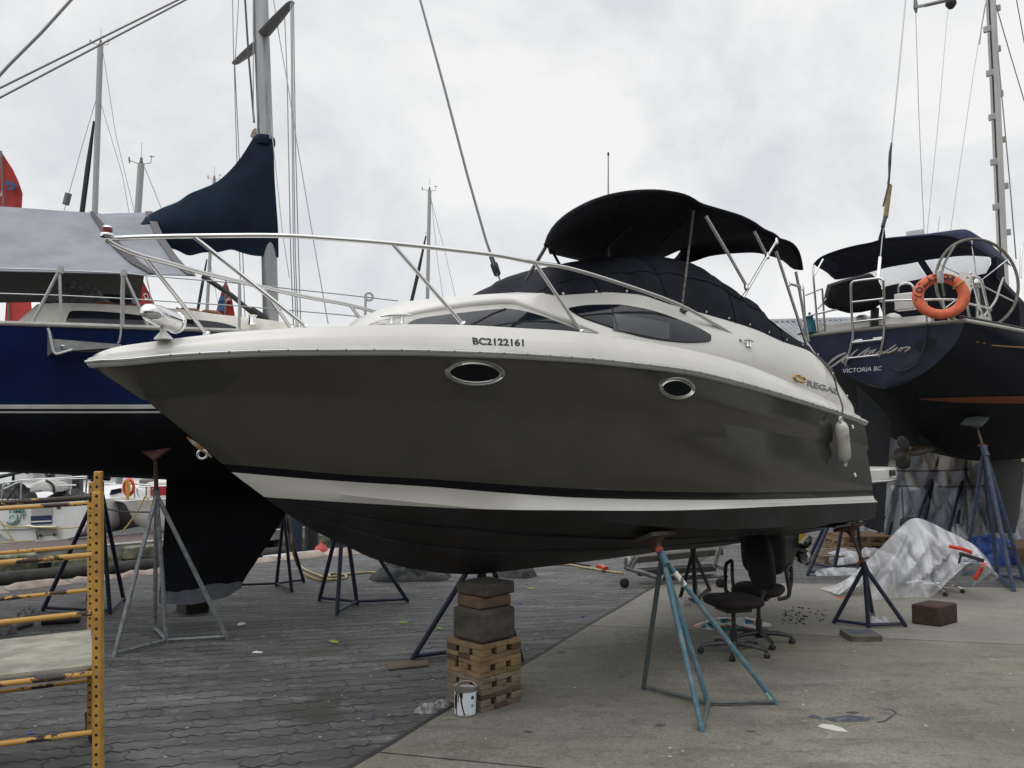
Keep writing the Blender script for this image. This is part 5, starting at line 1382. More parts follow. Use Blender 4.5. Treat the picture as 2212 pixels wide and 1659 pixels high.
end_post(1300, 3.86, 0, .042); end_post(1300, 5.04, 0, .037)
def rung(ua, va, vb, y0, y1, r):
    obj('rung', MB().tube([at(ua, va, y0), at(0, vb, y1), at(-150, vb + (vb - va) * .75, y1 - .12)], r, 12), OCHIP, scf, smooth=60)
for va, vb in ((1074, 1087), (1198, 1216), (1323, 1345), (1454, 1478), (1581, 1607)): rung(206, va, vb, 4.10, 3.98, .0135)
for va, vb in ((1087, 1099), (1179, 1195), (1274, 1294), (1370, 1394), (1469, 1495)): rung(193, va, vb, 5.30, 5.16, .0125)
pl = [at(203, 1449, 4.12), at(0, 1471, 4.0), at(-150, 1487, 3.9), at(-150, 1412, 5.08), at(0, 1392, 5.18), at(196, 1369, 5.28)]
BOARD = mat('platform_ply', (.33, .315, .26), .8, col2=(.20, .19, .155), vscale=5, bump=.2)
obj('platform_board', MB().prism([p + Vector((0, 0, .012)) for p in pl], (0, 0, .016)), BOARD, scf)
for cx_, y_ in ((gp(226, 1585), 5.40), (gp(8, 1628), 5.0)):
    p = Vector((cx_.x, y_, .068)); k = MB()
    k.lathe([(0, -.022), (.05, -.022), (.064, -.014), (.066, 0), (.064, .014), (.05, .022), (0, .022)], p, (.75, .6, 0), 24)
    co_ = obj('caster', k, RUBBER, scf, smooth=40); obj('caster_fork', MB().bar(p + Vector((-.03, .02, .0)), p + Vector((-.03, .0, .12)), .05, .012).bar(p + Vector((.035, .0, 0)), p + Vector((-.0, .0, .12)), .05, .012), mat('caster_steel', (.18, .17, .16), .5, .8), co_)
# odds and ends beyond the scaffold
tag(obj('pipe_offcut', MB().tube([gp(90, 1342, .04), gp(173, 1337, .04)], .04, 12), RUBBER, loc=gp(130, 1340)), 'black pipe offcut lying behind the scaffold', 'pipe')
tag(obj('hose', MB().tube([gp(10, 1365, .03), gp(40, 1352, .03), gp(68, 1345, .03)], .032, 10), mat('hose_grey', (.12, .13, .13), .7), loc=gp(40, 1352)), 'thick grey hose on the pavers at the far left', 'hose')
tag(obj('rag', heap(MB(), gp(60, 1333), .13, .09, .12, 0, 6.6), RAG, loc=gp(60, 1333), smooth=60), 'dirty rag on the pavers beyond the scaffold rungs', 'rag')
tag(obj('work_boot', heap(MB(), gp(8, 1367), .13, .10, .16, .3, 7.7, 12, 30, .3), mat('boot_grey', (.10, .10, .095), .8), loc=gp(8, 1367), smooth=60), 'grey lump of gear at the left edge beyond the scaffold', 'gear')
# ------------------------------------------------------------------ local frames for the other boats
class Frame:
    """s along e, t towards m (seen side), both horizontal"""
    def __init__(self, o, e, m): self.o, self.e, self.m = Vector(o), Vector(e), Vector(m)
    def w(self, s, t, z):
        p = self.o + self.e * s + self.m * t; return Vector((p.x, p.y, z))
    def solve(self, u, v, tf, smin=-8.0, smax=9.0):
        rx, ry, rz = ray(u, v); re = rx * self.e.x + ry * self.e.y; rm = rx * self.m.x + ry * self.m.y
        oe, om = self.o.dot(self.e), self.o.dot(self.m); prev = None
        def g(k): 
            q = k * re - oe; return k * rm - om - tf(q, EYE + k * rz)
        for k in np.linspace(4.0, 26.0, 340):
            if not (smin <= k * re - oe <= smax): prev = None; continue
            v_ = g(k)
            if prev is not None and prev[1] * v_ <= 0:
                lo, hi, fl = prev[0], k, prev[1]
                for _ in range(36):
                    mid = (lo + hi) / 2; fm = g(mid)
                    if fm * fl <= 0: hi = mid
                    else: lo, fl = mid, fm
                q = lo * re - oe; z = EYE + lo * rz
                return q, tf(q, z), z
            prev = (k, v_)
        raise ValueError('frame miss %s %s' % (u, v))
    def p(self, u, v, t=0.0, **kw):
        tf = t if callable(t) else (lambda s, z: t)
        return self.w(*self.solve(u, v, tf, **kw))
    def pts(self, px, t=0.0): return [self.p(u, v, t) for u, v in px]
WIRE = mat('rigging_wire', (.30, .31, .32), .35, .8)
ALU = mat('mast_alloy', (.36, .365, .37), .42, .5, col2=(.27, .275, .28), vscale=3, stretch=(1, 1, .2))
BALU = mat('stanchion_alloy', (.42, .43, .43), .35, .7)
TEAK = mat('teak', (.24, .115, .045), .6, col2=(.14, .065, .028), vscale=12)
OFFW = mat('deck_offwhite', (.62, .60, .54), .5, col2=(.48, .46, .41), vscale=4, ramp=(.45, .7))
ROPE = mat('rope_pale', (.42, .41, .38), .9, col2=(.25, .25, .24), vscale=40)
# ------------------------------------------------------------------ dark blue yacht at the left
ha = R(20); YB = Frame((-2.87, 9.3, 0), (math.cos(ha), math.sin(ha), 0), (math.sin(ha), -math.cos(ha), 0))
by = thing('blue_yacht', 'dark blue sailing yacht propped ashore under a grey tarpaulin, left of the cruiser', 'sailing yacht', (-3.5, 9.1, 0))
SB, SA, BMX = 3.35, -7.4, 1.62
def hbY(s):
    if s > -1.2: return BMX * max(0.0, 1 - (max(0, s + 1.2) / (SB + 1.2)) ** 2.3)
    return BMX * (1 - .30 * ((s + 1.2) / (SA + 1.2)) ** 2)
BLUEH = mat('hull_blue', (.0024, .0100, .054), .30, var=.25, vscale=2, spec=.2)
BLACKH = mat('hull_antifoul', (.0050, .0058, .0078), .75, var=.6, vscale=2, spec=.2)
STR = mat('hull_stripe', (.45, .44, .41), .4, var=.1)
def rowY(px, fac):
    tf = lambda s, z=0: hbY(s) * fac
    P = [YB.solve(u, v, tf) for u, v in px]
    f = interp([p[0] for p in P], [p[2] for p in P]); s_lo, s_hi = P[0][0], P[-1][0]; 
    sl = (f(s_lo + .3) - f(s_lo)) / .3
    return lambda s: (f(s) if s_lo <= s <= s_hi else (f(s_lo) + (s - s_lo) * .02 if s < s_lo else f(s_hi) + (s - s_hi) * .03)), fac
shee = rowY([(-40, 700), (100, 704), (200, 707), (333, 711.5), (430, 715), (517, 718)], 1.0)
r875 = rowY([(-40, 874), (100, 874), (200, 874), (310, 874)], .965); r883 = rowY([(-40, 883), (100, 883), (200, 883), (310, 883)], .962)
r886 = rowY([(-40, 886.5), (100, 886.5), (310, 886.5)], .960); r888 = rowY([(-40, 888.5), (100, 888.5), (310, 888.5)], .959); r892 = rowY([(-40, 892.5), (100, 892.5), (320, 892.5)], .957)
rbil = rowY([(-40, 960), (150, 962), (320, 966)], .84)
rbot = rowY([(-40, 1009), (100, 1015), (208, 1021), (335, 1027), (450, 1034)], .46)
SY = [SA + (SB - SA) * i / 60 for i in range(61)]
def strip(rows, s): 
    out = []
    for zf, fac in rows:
        # bow overhang: lower lines end further aft
        z = zf(s); out.append((s - (1 - fac) * 0.0, hbY(s) * fac, z))
    return out
ord_ = [shee, r875, r883, r886, r888, r892, rbil, rbot]
secs = [strip(ord_, s) for s in SY]
hb_ = MB()
def over(s, z):     # sloping stem: pull low points aft near the bow
    k = max(0, (s - 1.2) / (SB - 1.2)); return s - k * k * max(0, 3.1 - z) * 1.0
RW = [[(over(s, sec[i][2]), sec[i][1], sec[i][2]) for s, sec in zip(SY, secs)] for i in range(len(ord_))]
RW.append([(over(r[0], r[2] - .06), 0.0, r[2] - .07) for r in RW[-1]])
mi = [0, 1, 0, 3, 1, 2, 2, 2]; mi = [0, 1, 2, 1, 1, 2, 2, 2]; mi = [0, 1, 2, 2, 1, 2, 2, 2]
for sg in (1, -1): hb_.grid([[YB.w(s, sg * t, z) for s, t, z in r] for r in RW], mis=mi)
hb_.grid([[YB.w(r[0][0], k * r[0][1], r[0][2]) for k in (1, 0, -1)] for r in RW], mis=mi)
obj('hull', hb_, [BLUEH, STR, BLACKH], by, smooth=40)
dk = MB(); dk.grid([[YB.w(s, k * hbY(s), shee[0](s) + .02 * (1 - k * k)) for s in SY] for k in (1, .5, 0, -.5, -1)])
obj('deck', dk, OFFW, by, smooth=40)
tr_ = MB()
for sg in (1, -1): tr_.tube([YB.w(s, sg * hbY(s), shee[0](s) + .012) for s in SY], .024, 8)
obj('toe_rail', MB().tube([YB.w(s, hbY(s), shee[0](s) + .012) for s in SY], .022, 8), mat('toe_rail_grey', (.40, .39, .36), .5, col2=(.30, .29, .27), vscale=3), by)
obj('toe_rail', MB().tube([YB.w(s, -hbY(s), shee[0](s) + .012) for s in SY], .022, 8), OFFW, by)
# fin keel with a worn tip, on the centreline
def K(px, dt): return [YB.p(u, v) + YB.m * dt for u, v in px]
kprof = [((360, 1022), (640, 1036)), ((358, 1080), (632, 1085)), ((357, 1106), (613, 1116)), ((352, 1180), (575, 1180)), ((348, 1230), (546, 1224)), ((345, 1272), (520, 1256)), ((343.5, 1294), (506, 1274)), ((345, 1303), (486, 1287))]
def kfoil(rows):
    g = MB(); rr = []
    for (a, b) in rows:
        A0_, B0_ = YB.p(*a), YB.p(*b); L_ = []
        for q in range(13):
            x = q / 12; th = .085 * (math.sin(math.pi * min(1, x * .93 + .03)) ** .8); L_.append(A0_ + (B0_ - A0_) * x + YB.m * th)
        for q in range(12, -1, -1):
            x = q / 12; th = .085 * (math.sin(math.pi * min(1, x * .93 + .03)) ** .8); L_.append(A0_ + (B0_ - A0_) * x - YB.m * th)
        rr.append(L_)
    g.grid(rr, close=True); n = len(rr[0]); e_ = (len(rr) - 1) * n
    g.f.append([e_ + i for i in range(n)]); g.m.append(0)
    return g
ko = obj('keel', kfoil(kprof), BLACKH, by, smooth=50)
# worn grey tip: wavy edged skin just proud of the fin
tipg = MB(); rws = [[], [], []]
for q in range(41):
    x = q / 40; uu = 343.5 + (521 - 343.5) * x
    vt = 1277 + 2.2 * math.sin(x * 9) + 1.2 * math.sin(x * 31 + 1) - 14 * x - 9 / (1 + math.exp(-(x - .55) * 40))
    vb = 1303 - max(0, x - .4) * 36 - max(0, x - .82) * 70
    vt = min(vt, vb - 1)
    xx = min(1, max(0, x)); th = .088 * (math.sin(math.pi * min(1, xx * .95 + .02)) ** .8) + .006
    for k in range(3): rws[k].append(YB.p(uu, vt + (vb - vt) * k / 2) + YB.m * th)
tipg.grid(rws)
obj('worn_patch', tipg, mat('keel_primer', (.13, .14, .165), .7, var=.15, vscale=8), ko, smooth=60)
# coachroof with dark window and teak handrail
def cab_row(px, t0):
    P = [YB.solve(u, v, lambda s, z: t0(s)) for u, v in px]; f = interp([p[0] for p in P], [p[2] for p in P]); return f, P
tB = lambda s, z=0: min(1.02, hbY(s) * .70); tT = lambda s, z=0: tB(s) - .12
fT, PT = cab_row([(80, 657), (130, 654), (207, 656), (300, 661), (400, 669), (478, 680), (533, 685), (600, 694), (640, 701)], tT)
s0c, s1c = PT[0][0], PT[-1][0]
sc_ = [s0c - .25] + list(np.linspace(s0c, s1c, 40)) + [s1c + .35]
rowsC = []
for k, (ft, fz) in enumerate(((0, 0), (.3, .35), (.75, .85), (1.0, 1.0), (1.5, 1.05))):
    r_ = []
    for s in sc_:
        z0 = shee[0](s) - .01; z1 = fT(min(max(s, s0c), s1c)) if s0c <= s <= s1c else z0 + .02
        t_ = tB(s) - .12 * ft if ft <= 1 else (tB(s) - .12) * .5
        r_.append((s, t_, z0 + (z1 - z0) * fz))
    rowsC.append(r_)
rowsC.append([(s, 0, rowsC[-2][i][2] + .07) for i, s in enumerate(sc_)])
cb_ = MB()
for sg in (1, -1): cb_.grid([[YB.w(s, sg * t, z) for s, t, z in r] for r in rowsC])
obj('coachroof', cb_, OFFW, by, smooth=40)
tside = lambda s, z: tB(s) - .12 * min(1.2, max(-.2, (z - shee[0](s)) / max(.05, fT(min(max(s, s0c), s1c)) - shee[0](s)))) + .012
def wnd(px_t, px_b):
    us = np.linspace(px_t[0][0], px_t[-1][0], 30); T_ = resamp(px_t, us); B_ = resamp(px_b, us); rr = []
    for k in range(5):
        rr.append([YB.p(u, v + (v2 - v) * k / 4, tside) for (u, v), (_, v2) in zip(T_, B_)])
    return MB().grid(rr)
obj('cabin_window', wnd([(143, 690), (152, 672), (165, 671), (310, 682), (318, 684)], [(143, 695), (200, 697), (310, 701), (318, 701)]), GLASS, by, smooth=60)
obj('cabin_window', wnd([(322, 684), (385, 688), (440, 692), (478, 697), (510, 706)], [(322, 701), (400, 705), (478, 709), (510, 710)]), GLASS, by, smooth=60)
tr2 = lambda s, z: tT(s) - .10
for seg in ([(203, 660), (208, 655), (225, 656), (245, 658), (252, 662), (262, 660), (290, 661), (318, 664)], [(380, 667), (388, 671), (396, 668), (425, 671), (433, 677), (441, 673), (468, 675), (478, 683)]):
    obj('handrail', MB().tube(YB.pts(seg, tr2), .021, 8), TEAK, by)
obj('winch', MB().lathe([(.05, 0), (.04, .03), (.035, .08), (.05, .10), (0, .105)], YB.p(545, 702, tB), (0, 0, 1), 14), CHROME, by)
obj('windlass_drum', MB().lathe([(.05, -.06), (.035, -.03), (.035, .03), (.05, .06)], YB.p(541, 699, lambda s, z: .7), YB.e, 14), mat('bronze', (.22, .13, .06), .35, .9), by)
# stanchions and lifelines
rt_ = lambda s, z=0: hbY(s) - .06
def stn(px, r=.014): return obj('stanchion', MB().tube(YB.pts(px, rt_), r, 8), BALU, by)
for px in ([(127, 586), (67, 703)], [(128, 583), (133, 704)], [(267, 590), (265, 708)], [(268, 592), (323, 711)], [(517, 612), (517, 717)], [(790, 636), (788, 705)]): stn(px)
for px in ([(128, 583), (0, 580), (-60, 579)], [(128, 584), (267, 590), (333, 597), (517, 612), (737, 636), (860, 650)], [(128, 638), (0, 634), (-60, 632)], [(128, 638), (267, 645), (517, 661), (737, 680), (860, 692)]):
    obj('lifeline', MB().tube(YB.pts(px, rt_), .006, 6), WIRE, by)
obj('stanchion_cap', MB().lathe([(.03, -.03), (.03, .03)], YB.p(130, 583, rt_), (0, 0, 1), 10), BALU, by)
obj('stanchion_cap', MB().lathe([(.03, -.03), (.03, .03)], YB.p(267, 590, rt_), (0, 0, 1), 10), BALU, by)
obj('lifeline_block', MB().torus(YB.p(797, 641, rt_), YB.m, .04, .012, 16, 6), BALU, by)
# mast, spreaders, rigging
mb_ = [YB.p(587, 706), YB.p(583, 553), YB.p(575, 300), YB.p(564, 0), YB.p(555, -240)]
mm_ = MB(); rr = []
for p in mb_: rr.append([p + YB.e * math.cos(a) * .080 + YB.m * math.sin(a) * .055 for a in np.linspace(0, 2 * math.pi, 17)[:-1]])
mm_.grid(rr, close=True); mo = obj('mast', mm_, ALU, by, smooth=60)
obj('sail_track', MB().tube([p - YB.e * .085 for p in mb_], .010, 6), mat('track_dark', (.16, .16, .165), .5), mo)
for (a, b), tt in ((((571, 72), (631, 4)), .90), (((557, 97), (506, 138)), -.90)):
    p, q = YB.p(a[0], a[1], 0.05 * (1 if tt > 0 else -1)), YB.p(b[0], b[1], tt)
    d = (q - p).normalized(); s_ = d.cross(Vector((0, 0, 1))).normalized(); up_ = s_.cross(d)
    g = MB(); rr = []
    for f, w_, h_ in ((0, .075, .028), (.5, .065, .024), (.93, .045, .018), (1.0, .03, .012)):
        rr.append([p + (q - p) * f + s_ * math.cos(x) * w_ + up_ * math.sin(x) * h_ for x in np.linspace(0, 2 * math.pi, 13)[:-1]])
    g.grid(rr, close=True); n_ = len(rr[0]); g.f.append([3 * n_ + i for i in range(n_)]); g.m.append(0)
    obj('spreader', g, mat('spreader_grey', (.20, .205, .205), .5, .4), mo, smooth=50)
def wire(px, t=0.0, r=.006, m=WIRE, nm='shroud'):
    tt = t if isinstance(t, (list, tuple)) else [t] * len(px)
    obj(nm, MB().tube([YB.p(u, v, a) for (u, v), a in zip(px, tt)], r, 6), m, by)
wire([(629, -60), (631, 4)], .9); wire([(631, 6), (634, 300), (638, 553), (644, 706)], [.9, .92, .95, 1.0]); wire([(634, 8), (638, 300), (645, 553), (650, 706)], [.9, .92, .95, 1.0])
wire([(628, 8), (631, 300), (634, 553), (640, 706)], [.9, .92, .95, 1.0]); wire([(588, -20), (605, 90), (623, 190), (640, 300), (683, 553), (709, 700)], [.2, .3, .4, .5, .8, 1.0])
wire([(615, 40), (620, 160), (628, 553), (634, 706)], [.7, .75, .9, .95]); wire([(578, 200), (588, 290), (610, 500), (625, 600)], [.05, .2, .6, .8], .005)
wire([(501, -60), (505, 138)], -.9); wire([(506, 140), (509, 260), (512, 353), (522, 700)], -.95); wire([(507, 140), (513, 260), (517, 350), (530, 700)], -.95)
wire([(516, -10), (508, 130)], -.5, .005); wire([(527, -40), (537, 120), (549, 265)], 0, .012, mat('topping_lift', (.10, .10, .105), .7), 'topping_lift')
wire([(547, -20), (547, 180), (548, 260)], .1, .006, nm='halyard'); wire([(556, 160), (556, 290)], .12, .006, nm='halyard'); wire([(582, 170), (584, 300)], .12, .012, nm='halyard')
wire([(905, -10), (960, 190), (1010, 380), (1050, 520), (1070, 576), (1080, 605), (1092, 642), (1106, 690)], 0, [.016, .018, .018, .018, .020, .012, .010, .010], mat('forestay_grey', (.26, .27, .28), .4, .6), 'forestay')
p = YB.p(1069, 577); obj('furling_swivel', MB().lathe([(.02, -.12), (.045, -.10), (.05, .04), (.03, .06), (.03, .14), (.015, .18)], p, YB.p(1050, 520) - YB.p(1092, 642), 14), RUBBER, by, smooth=50)
wire([(1050, 520), (1062, 556), (1067, 572)], [.12, .1, .04], .007, nm='halyard')
wire([(1073, 590), (1079, 606), (1076, 618), (1078, 624)], [.05, .05, .05, .05], .004, nm='halyard')
LZ = mat('stay_dark', (.22, .22, .225), .5, .5)
wire([(-420, 398), (-40, 210), (400, -8), (550, -82)], .0, .011, LZ, 'backstay'); wire([(-420, 416), (-40, 232), (415, -8), (556, -82)], .1, .011, LZ, 'backstay')
wire([(-300, 470), (-40, 205), (20, 140), (90, 70), (155, -2), (330, -200)], .0, .016, LZ, 'backstay')
wire([(437, 596), (500, 638), (557, 686)], .05, .030, mat('vang_black', (.016, .016, .018), .4), 'boom_vang'); wire([(540, 668), (575, 690)], .06, .045, RUBBER, 'vang_sleeve')
# sail cover gathered round boom and mast, navy
SCV = mat('sail_cover', (.0055, .0165, .034), .85, col2=(.0042, .011, .027), vscale=3, bump=.9, bscale=3.5, spec=.2)
ct = [(300, 478), (330, 459), (355, 447), (383, 436), (410, 418), (440, 406), (467, 394), (490, 377), (510, 356), (528, 330), (540, 312), (546, 298)]
cbm = [(300, 500), (330, 520), (355, 530), (383, 540), (410, 548), (440, 545), (470, 541), (493, 537), (510, 543), (540, 548), (575, 552), (602, 554)]
n_ = 46; us = np.linspace(0, 1, n_)
def para(px): 
    dd_ = [0]
    for a_, b_ in zip(px, px[1:]): dd_.append(dd_[-1] + math.dist(a_, b_))
    q = [d_ / dd_[-1] for d_ in dd_]; return interp(q, [p[0] for p in px]), interp(q, [p[1] for p in px])
tu, tv = para(ct); bu, bv = para(cbm); au, av = para([(302, 489), (360, 490), (420, 485), (480, 470), (520, 455), (545, 430), (560, 360), (590, 303)])
rows = []
lead = [(546, 298), (590, 304), (593, 380), (597, 440), (601, 500), (602, 554)]
lu, lv = para(lead)
for k in range(15):
    f = k / 14; r_ = []
    for q in us:
        # from the sloping top edge to the foot, spreading towards the mast
        a = (tu(q), tv(q)); b = (bu(q), bv(q)); U = a[0] + (b[0] - a[0]) * f; V = a[1] + (b[1] - a[1]) * f
        if q > .55:
            g_ = (q - .55) / .45; l = (lu(f), lv(f)); U = U * (1 - g_ ** 2) + l[0] * g_ ** 2; V = V * (1 - g_ ** 2) + l[1] * g_ ** 2
        th = .03 + .16 * math.sin(math.pi * min(1, .08 + f * .92)) * (1 - .35 * q) + .022 * math.sin(q * 31 + f * 2.5) * f * (.4 + .6 * math.sin(math.pi * q))
        r_.append((U, V, max(.01, th)))
    rows.append(r_)
sv_ = MB(); N1 = [[YB.p(U, V, th) for U, V, th in r] for r in rows]; N2 = [[p - YB.m * (2 * th) for p, (U, V, th) in zip(r, rr_)] for r, rr_ in zip(N1, rows)]
sv_.grid(N1); sv_.grid(N2); sv_.grid([N1[-1], N2[-1]]); sv_.grid([N1[0], N2[0]]); sv_.grid([[r[-1] for r in N1], [r[-1] for r in N2]])
obj('sail_cover', sv_, SCV, by, smooth=60)
obj('cover_collar', MB().lathe([(.115, -.06), (.125, -.02), (.12, .03), (.10, .05)], YB.p(571, 305), (.0, 0, 1), 18), SCV, by, smooth=60)
obj('headboard', MB().prism([YB.p(u, v, .02) for u, v in ((541, 292), (546, 280), (552, 276), (558, 284), (560, 296), (548, 298))], YB.m * -.04), mat('headboard_tan', (.25, .17, .08), .6, col2=(.42, .39, .33), vscale=20), by)
# ---- tarpaulin over the boom: a thing of its own
tp = thing('grey_tarpaulin', 'pale grey tarpaulin tented over the boom of the blue yacht', 'tarpaulin', YB.w(-3, 0, 3.5))
TARP = mat('tarp_grey', (.218, .232, .268), .6, col2=(.165, .176, .205), vscale=2.6, bump=.5, bscale=3, stretch=(1, 1, 1))
TARPU = TARP
rid = [(-380, 432), (-60, 443), (0, 446), (60, 450), (130, 455), (200, 460), (215, 462), (262, 460), (330, 459)]
eav = [(-380, 572), (-60, 582), (0, 585), (100, 587), (215, 590), (330, 593), (424, 596)]
ru, rv = para(rid); eu, ev = para(eav)
rows = []
for k in range(17):
    f = k / 16; r_ = []
    for q in np.linspace(0, 1, 90):
        a = YB.p(ru(q), rv(q), 0.0); b = YB.p(eu(q), ev(q), 1.30); p = a + (b - a) * f
        p.z += -.10 * math.sin(math.pi * f) + .02 * mnoise.noise((q * 6 + f * 5, f * 3, 2)) * math.sin(math.pi * f)
        r_.append(p)
    rows.append(r_)
obj('near_side', MB().grid(rows), TARP, tp, smooth=60, solid=.006)
rows2 = []
far_e = [(-300, 662), (-60, 655), (0, 653), (100, 652), (200, 652), (302, 653)]
fu, fv = para(far_e)
for k in range(9):
    f = k / 8; r_ = []
    for q in np.linspace(0, 1, 40):
        a = YB.p(ru(q), rv(q), 0.0); b = YB.p(fu(q), fv(q), -1.30); p = a + (b - a) * f; p.z += -.06 * math.sin(math.pi * f); r_.append(p)
    rows2.append(r_)
obj('far_side', MB().grid(rows2), mat('tarp_shaded_face', (.035, .035, .038), .8), tp, smooth=60, solid=.006)  # same grey tarpaulin, with the shade of its underside put into the colour
tape = mat('tape_dark', (.055, .050, .052), .7)
ed = [YB.p(ru(1) + (eu(1) - ru(1)) * f, rv(1) + (ev(1) - rv(1)) * f, 1.30 * f + .0) for f in np.linspace(0, 1, 12)]
obj('edge_tape', MB().grid([[r[-1] + Vector((0, -.012, .012)) for r in rows], [r[-3] + Vector((0, -.012, .012)) for r in rows]]), mat('edge_grey', (.10, .095, .10), .7), tp, smooth=60)
sp_ = []
for f in np.linspace(0, 1, 17):
    q = .815 + .072 * f; k = int(round(f * 16)); row_ = rows[k]; j = q * 89; j0 = int(j); w_ = (.10 if f < .75 else .10 * (1 - f) / .25 + .0)
    c0 = row_[j0] + (row_[min(89, j0 + 1)] - row_[j0]) * (j - j0); d = (row_[min(89, j0 + 1)] - row_[j0]).normalized()
    sp_.append((c0 - d * .02 * (1 + f) + Vector((0, -.014, .014)), c0 + d * (.02 + .05 * math.sin(math.pi * f)) + Vector((0, -.014, .014))))
obj('strap', MB().grid([[a for a, b in sp_], [b for a, b in sp_]]), tape, tp, smooth=60)
# coiled line and blocks under the tarp
obj('coiled_line', heap(MB(), YB.p(163, 660, lambda s, z: .55), .30, .22, .26, .1, 4.2, 10, 36), mat('line_grey', (.10, .10, .11), .9, col2=(.22, .22, .22), vscale=30), by, smooth=0)
obj('hatch_garage', MB().box(YB.p(235, 652, 0.0), (.5, .6, .08), rot=ha), RUBBER, by, bevel=.02)
# ---- bracket tied alongside
bk_ = thing('anchor_bracket', 'galvanised anchor bracket tied against the blue topsides by a cord', 'anchor bracket', YB.p(190, 740, lambda s, z: hbY(s) + .12))
tb_ = lambda s, z: hbY(s) + .14
PL = mat('bracket_plate', (.30, .305, .31), .45, .6, col2=(.22, .22, .225), vscale=12)
obj('shank', MB().prism(YB.pts([(113, 732), (140, 734), (200, 739), (262, 744), (262, 751), (200, 754), (160, 757), (118, 762), (110, 758)], tb_), YB.m * -.03), PL, bk_)
obj('fluke', MB().prism(YB.pts([(103, 710), (107, 716), (112, 735), (116, 758), (104, 769), (102, 766)], tb_), YB.m * -.16), mat('fluke_dark', (.10, .11, .13), .5, .5), bk_)  # fluke is a darker grey than the shank plate
obj('bent_rod', MB().tube(smooth_path(YB.pts([(103, 709), (107, 720), (112, 745), (118, 763), (130, 763), (157, 755)], lambda s, z: hbY(s) + .17), 5), .011, 8), mat('rod_zinc', (.5, .51, .52), .35, .7), bk_)
obj('bolt', MB().lathe([(.022, 0), (.02, .012), (0, .014)], YB.p(136, 750, lambda s, z: hbY(s) + .14), YB.m, 8), CHROME, bk_)
obj('weed', heap(MB(), YB.p(170, 761, lambda s, z: hbY(s) + .08) , .22, .05, .05, .3, 8.8, 8, 26), mat('dried_weed', (.06, .065, .06), .9), bk_, smooth=0)
obj('cord', MB().tube(YB.pts([(264, 592), (262, 640), (262, 690), (261, 722), (258, 738), (254, 742)], lambda s, z: hbY(s) + .02), .009, 6), ROPE, bk_)
# ------------------------------------------------------------------ navy yacht at the right, stern towards us
va = R(45); YV = Frame((5.05, 11.3, 0), (math.cos(va), math.sin(va), 0), (math.sin(va), -math.cos(va), 0))
ny = thing('navy_yacht', 'navy sailing yacht seen from astern with a boarding ladder on its transom', 'sailing yacht', (6.5, 12.8, 0))
NAVYT = mat('navy_skylit', (.026, .032, .066), .35, var=.15, vscale=3, coat=.1)  # hull's navy paint; skylight on the transom is put into this colour
NAVYH = mat('navy_shaded', (.0045, .0055, .014), .3, var=.15, vscale=2, spec=.22)  # same navy paint, with the side's shade put into the colour
GOLD = mat('gold_line', (.30, .17, .06), .4)
REDB = mat('boot_stripe', (.16, .052, .022), .45, var=.15)
BLACKV = mat('navy_antifoul', (.0075, .009, .012), .7, var=.3, vscale=3, spec=.3)
Sf = lambda z: .22 * (3.45 - z)      # transom raked: foot further forward
def hbV(s): 
    s = max(0, s)
    return 1.06 + .74 * math.sin(min(1, s / 4.0) * math.pi / 2) if s < 4 else 1.8 * max(0, 1 - ((s - 4) / 6.2) ** 2.2)
zsV = lambda s: 3.44 - .045 * min(s, 3) + (.02 * max(0, s - 3) ** 1.5)
zk = interp([0, .5, 1.0, 1.6, 2.2, 3.0, 4.0, 6.0, 8.5, 10.2], [2.70, 2.50, 2.25, 1.96, 1.76, 1.65, 1.58, 1.56, 1.7, 2.6])
def secV(s, w):
    """half breadth at depth fraction w (0 sheer .. 1 keel)"""
    q = min(1, max(0, s) / 3.5); p = 1.5 + 1.9 * q
    return hbV(s) * (1 - w ** p) ** (.70 + .05 * q) if w < 1 else 0.0
WS = [0, .03, .06, .12, .22, .34, .46, .58, .70, .80, .88, .94, .975, 1.0]
ST = [0, .15, .35, .6, .9, 1.3, 1.8, 2.4, 3.1, 3.9, 4.8, 5.8, 6.8, 7.8, 8.8, 9.6, 10.1]
def ptV(s, w):
    z = zsV(s) + (zk(s) - zsV(s)) * w
    return s, secV(s, w), z
sec0 = []
for w in WS:      # transom outline: hull section cut by the raked plane
    s = .0
    for _ in range(30): s = Sf(ptV(s, w)[2])
    sec0.append(ptV(s, w))
print('transom', [(round(a, 2), round(b, 2), round(c, 2)) for a, b, c in sec0])
grid_ = []
for i, w in enumerate(WS):
    r_ = [sec0[i]]
    for s in ST:
        if s > sec0[i][0] + .08: r_.append(ptV(s, w))
    while len(r_) < len(ST): r_.insert(1, r_[0])
    grid_.append(r_[:len(ST)])
def mband(a, b):
    return a
hv = MB(); mis = []
for i in range(len(WS) - 1):
    zmid = (grid_[i][8][2] + grid_[i + 1][8][2]) / 2
    mis.append(0 if zmid > 2.42 else 2)
for sg in (1, -1): hv.grid([[YV.w(s, sg * t, z) for s, t, z in r] for r in grid_], mis=mis)
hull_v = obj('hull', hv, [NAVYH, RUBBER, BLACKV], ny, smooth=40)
def side_t(s, z):
    w = (z - zsV(s)) / (zk(s) - zsV(s)); return secV(s, min(.999, max(0, w)))
def bandV(px_t, px_b, m, nm, off=.008):
    us = np.linspace(px_t[0][0], px_t[-1][0], 26); T_, B_ = resamp(px_t, us), resamp(px_b, us); rr = []
    for k in range(4): rr.append([YV.p(u, v + (v2 - v) * k / 3, lambda s, z: side_t(s, z) + off, smin=-.2) for (u, v), (_, v2) in zip(T_, B_)])
    obj(nm, MB().grid(rr), m, hull_v, smooth=60)
bandV([(1990, 862), (2100, 859), (2240, 857)], [(1990, 864), (2100, 872), (2240, 873)], RUBBER, 'boot_dark_edge', .006)  # dark band showing below the boot stripe
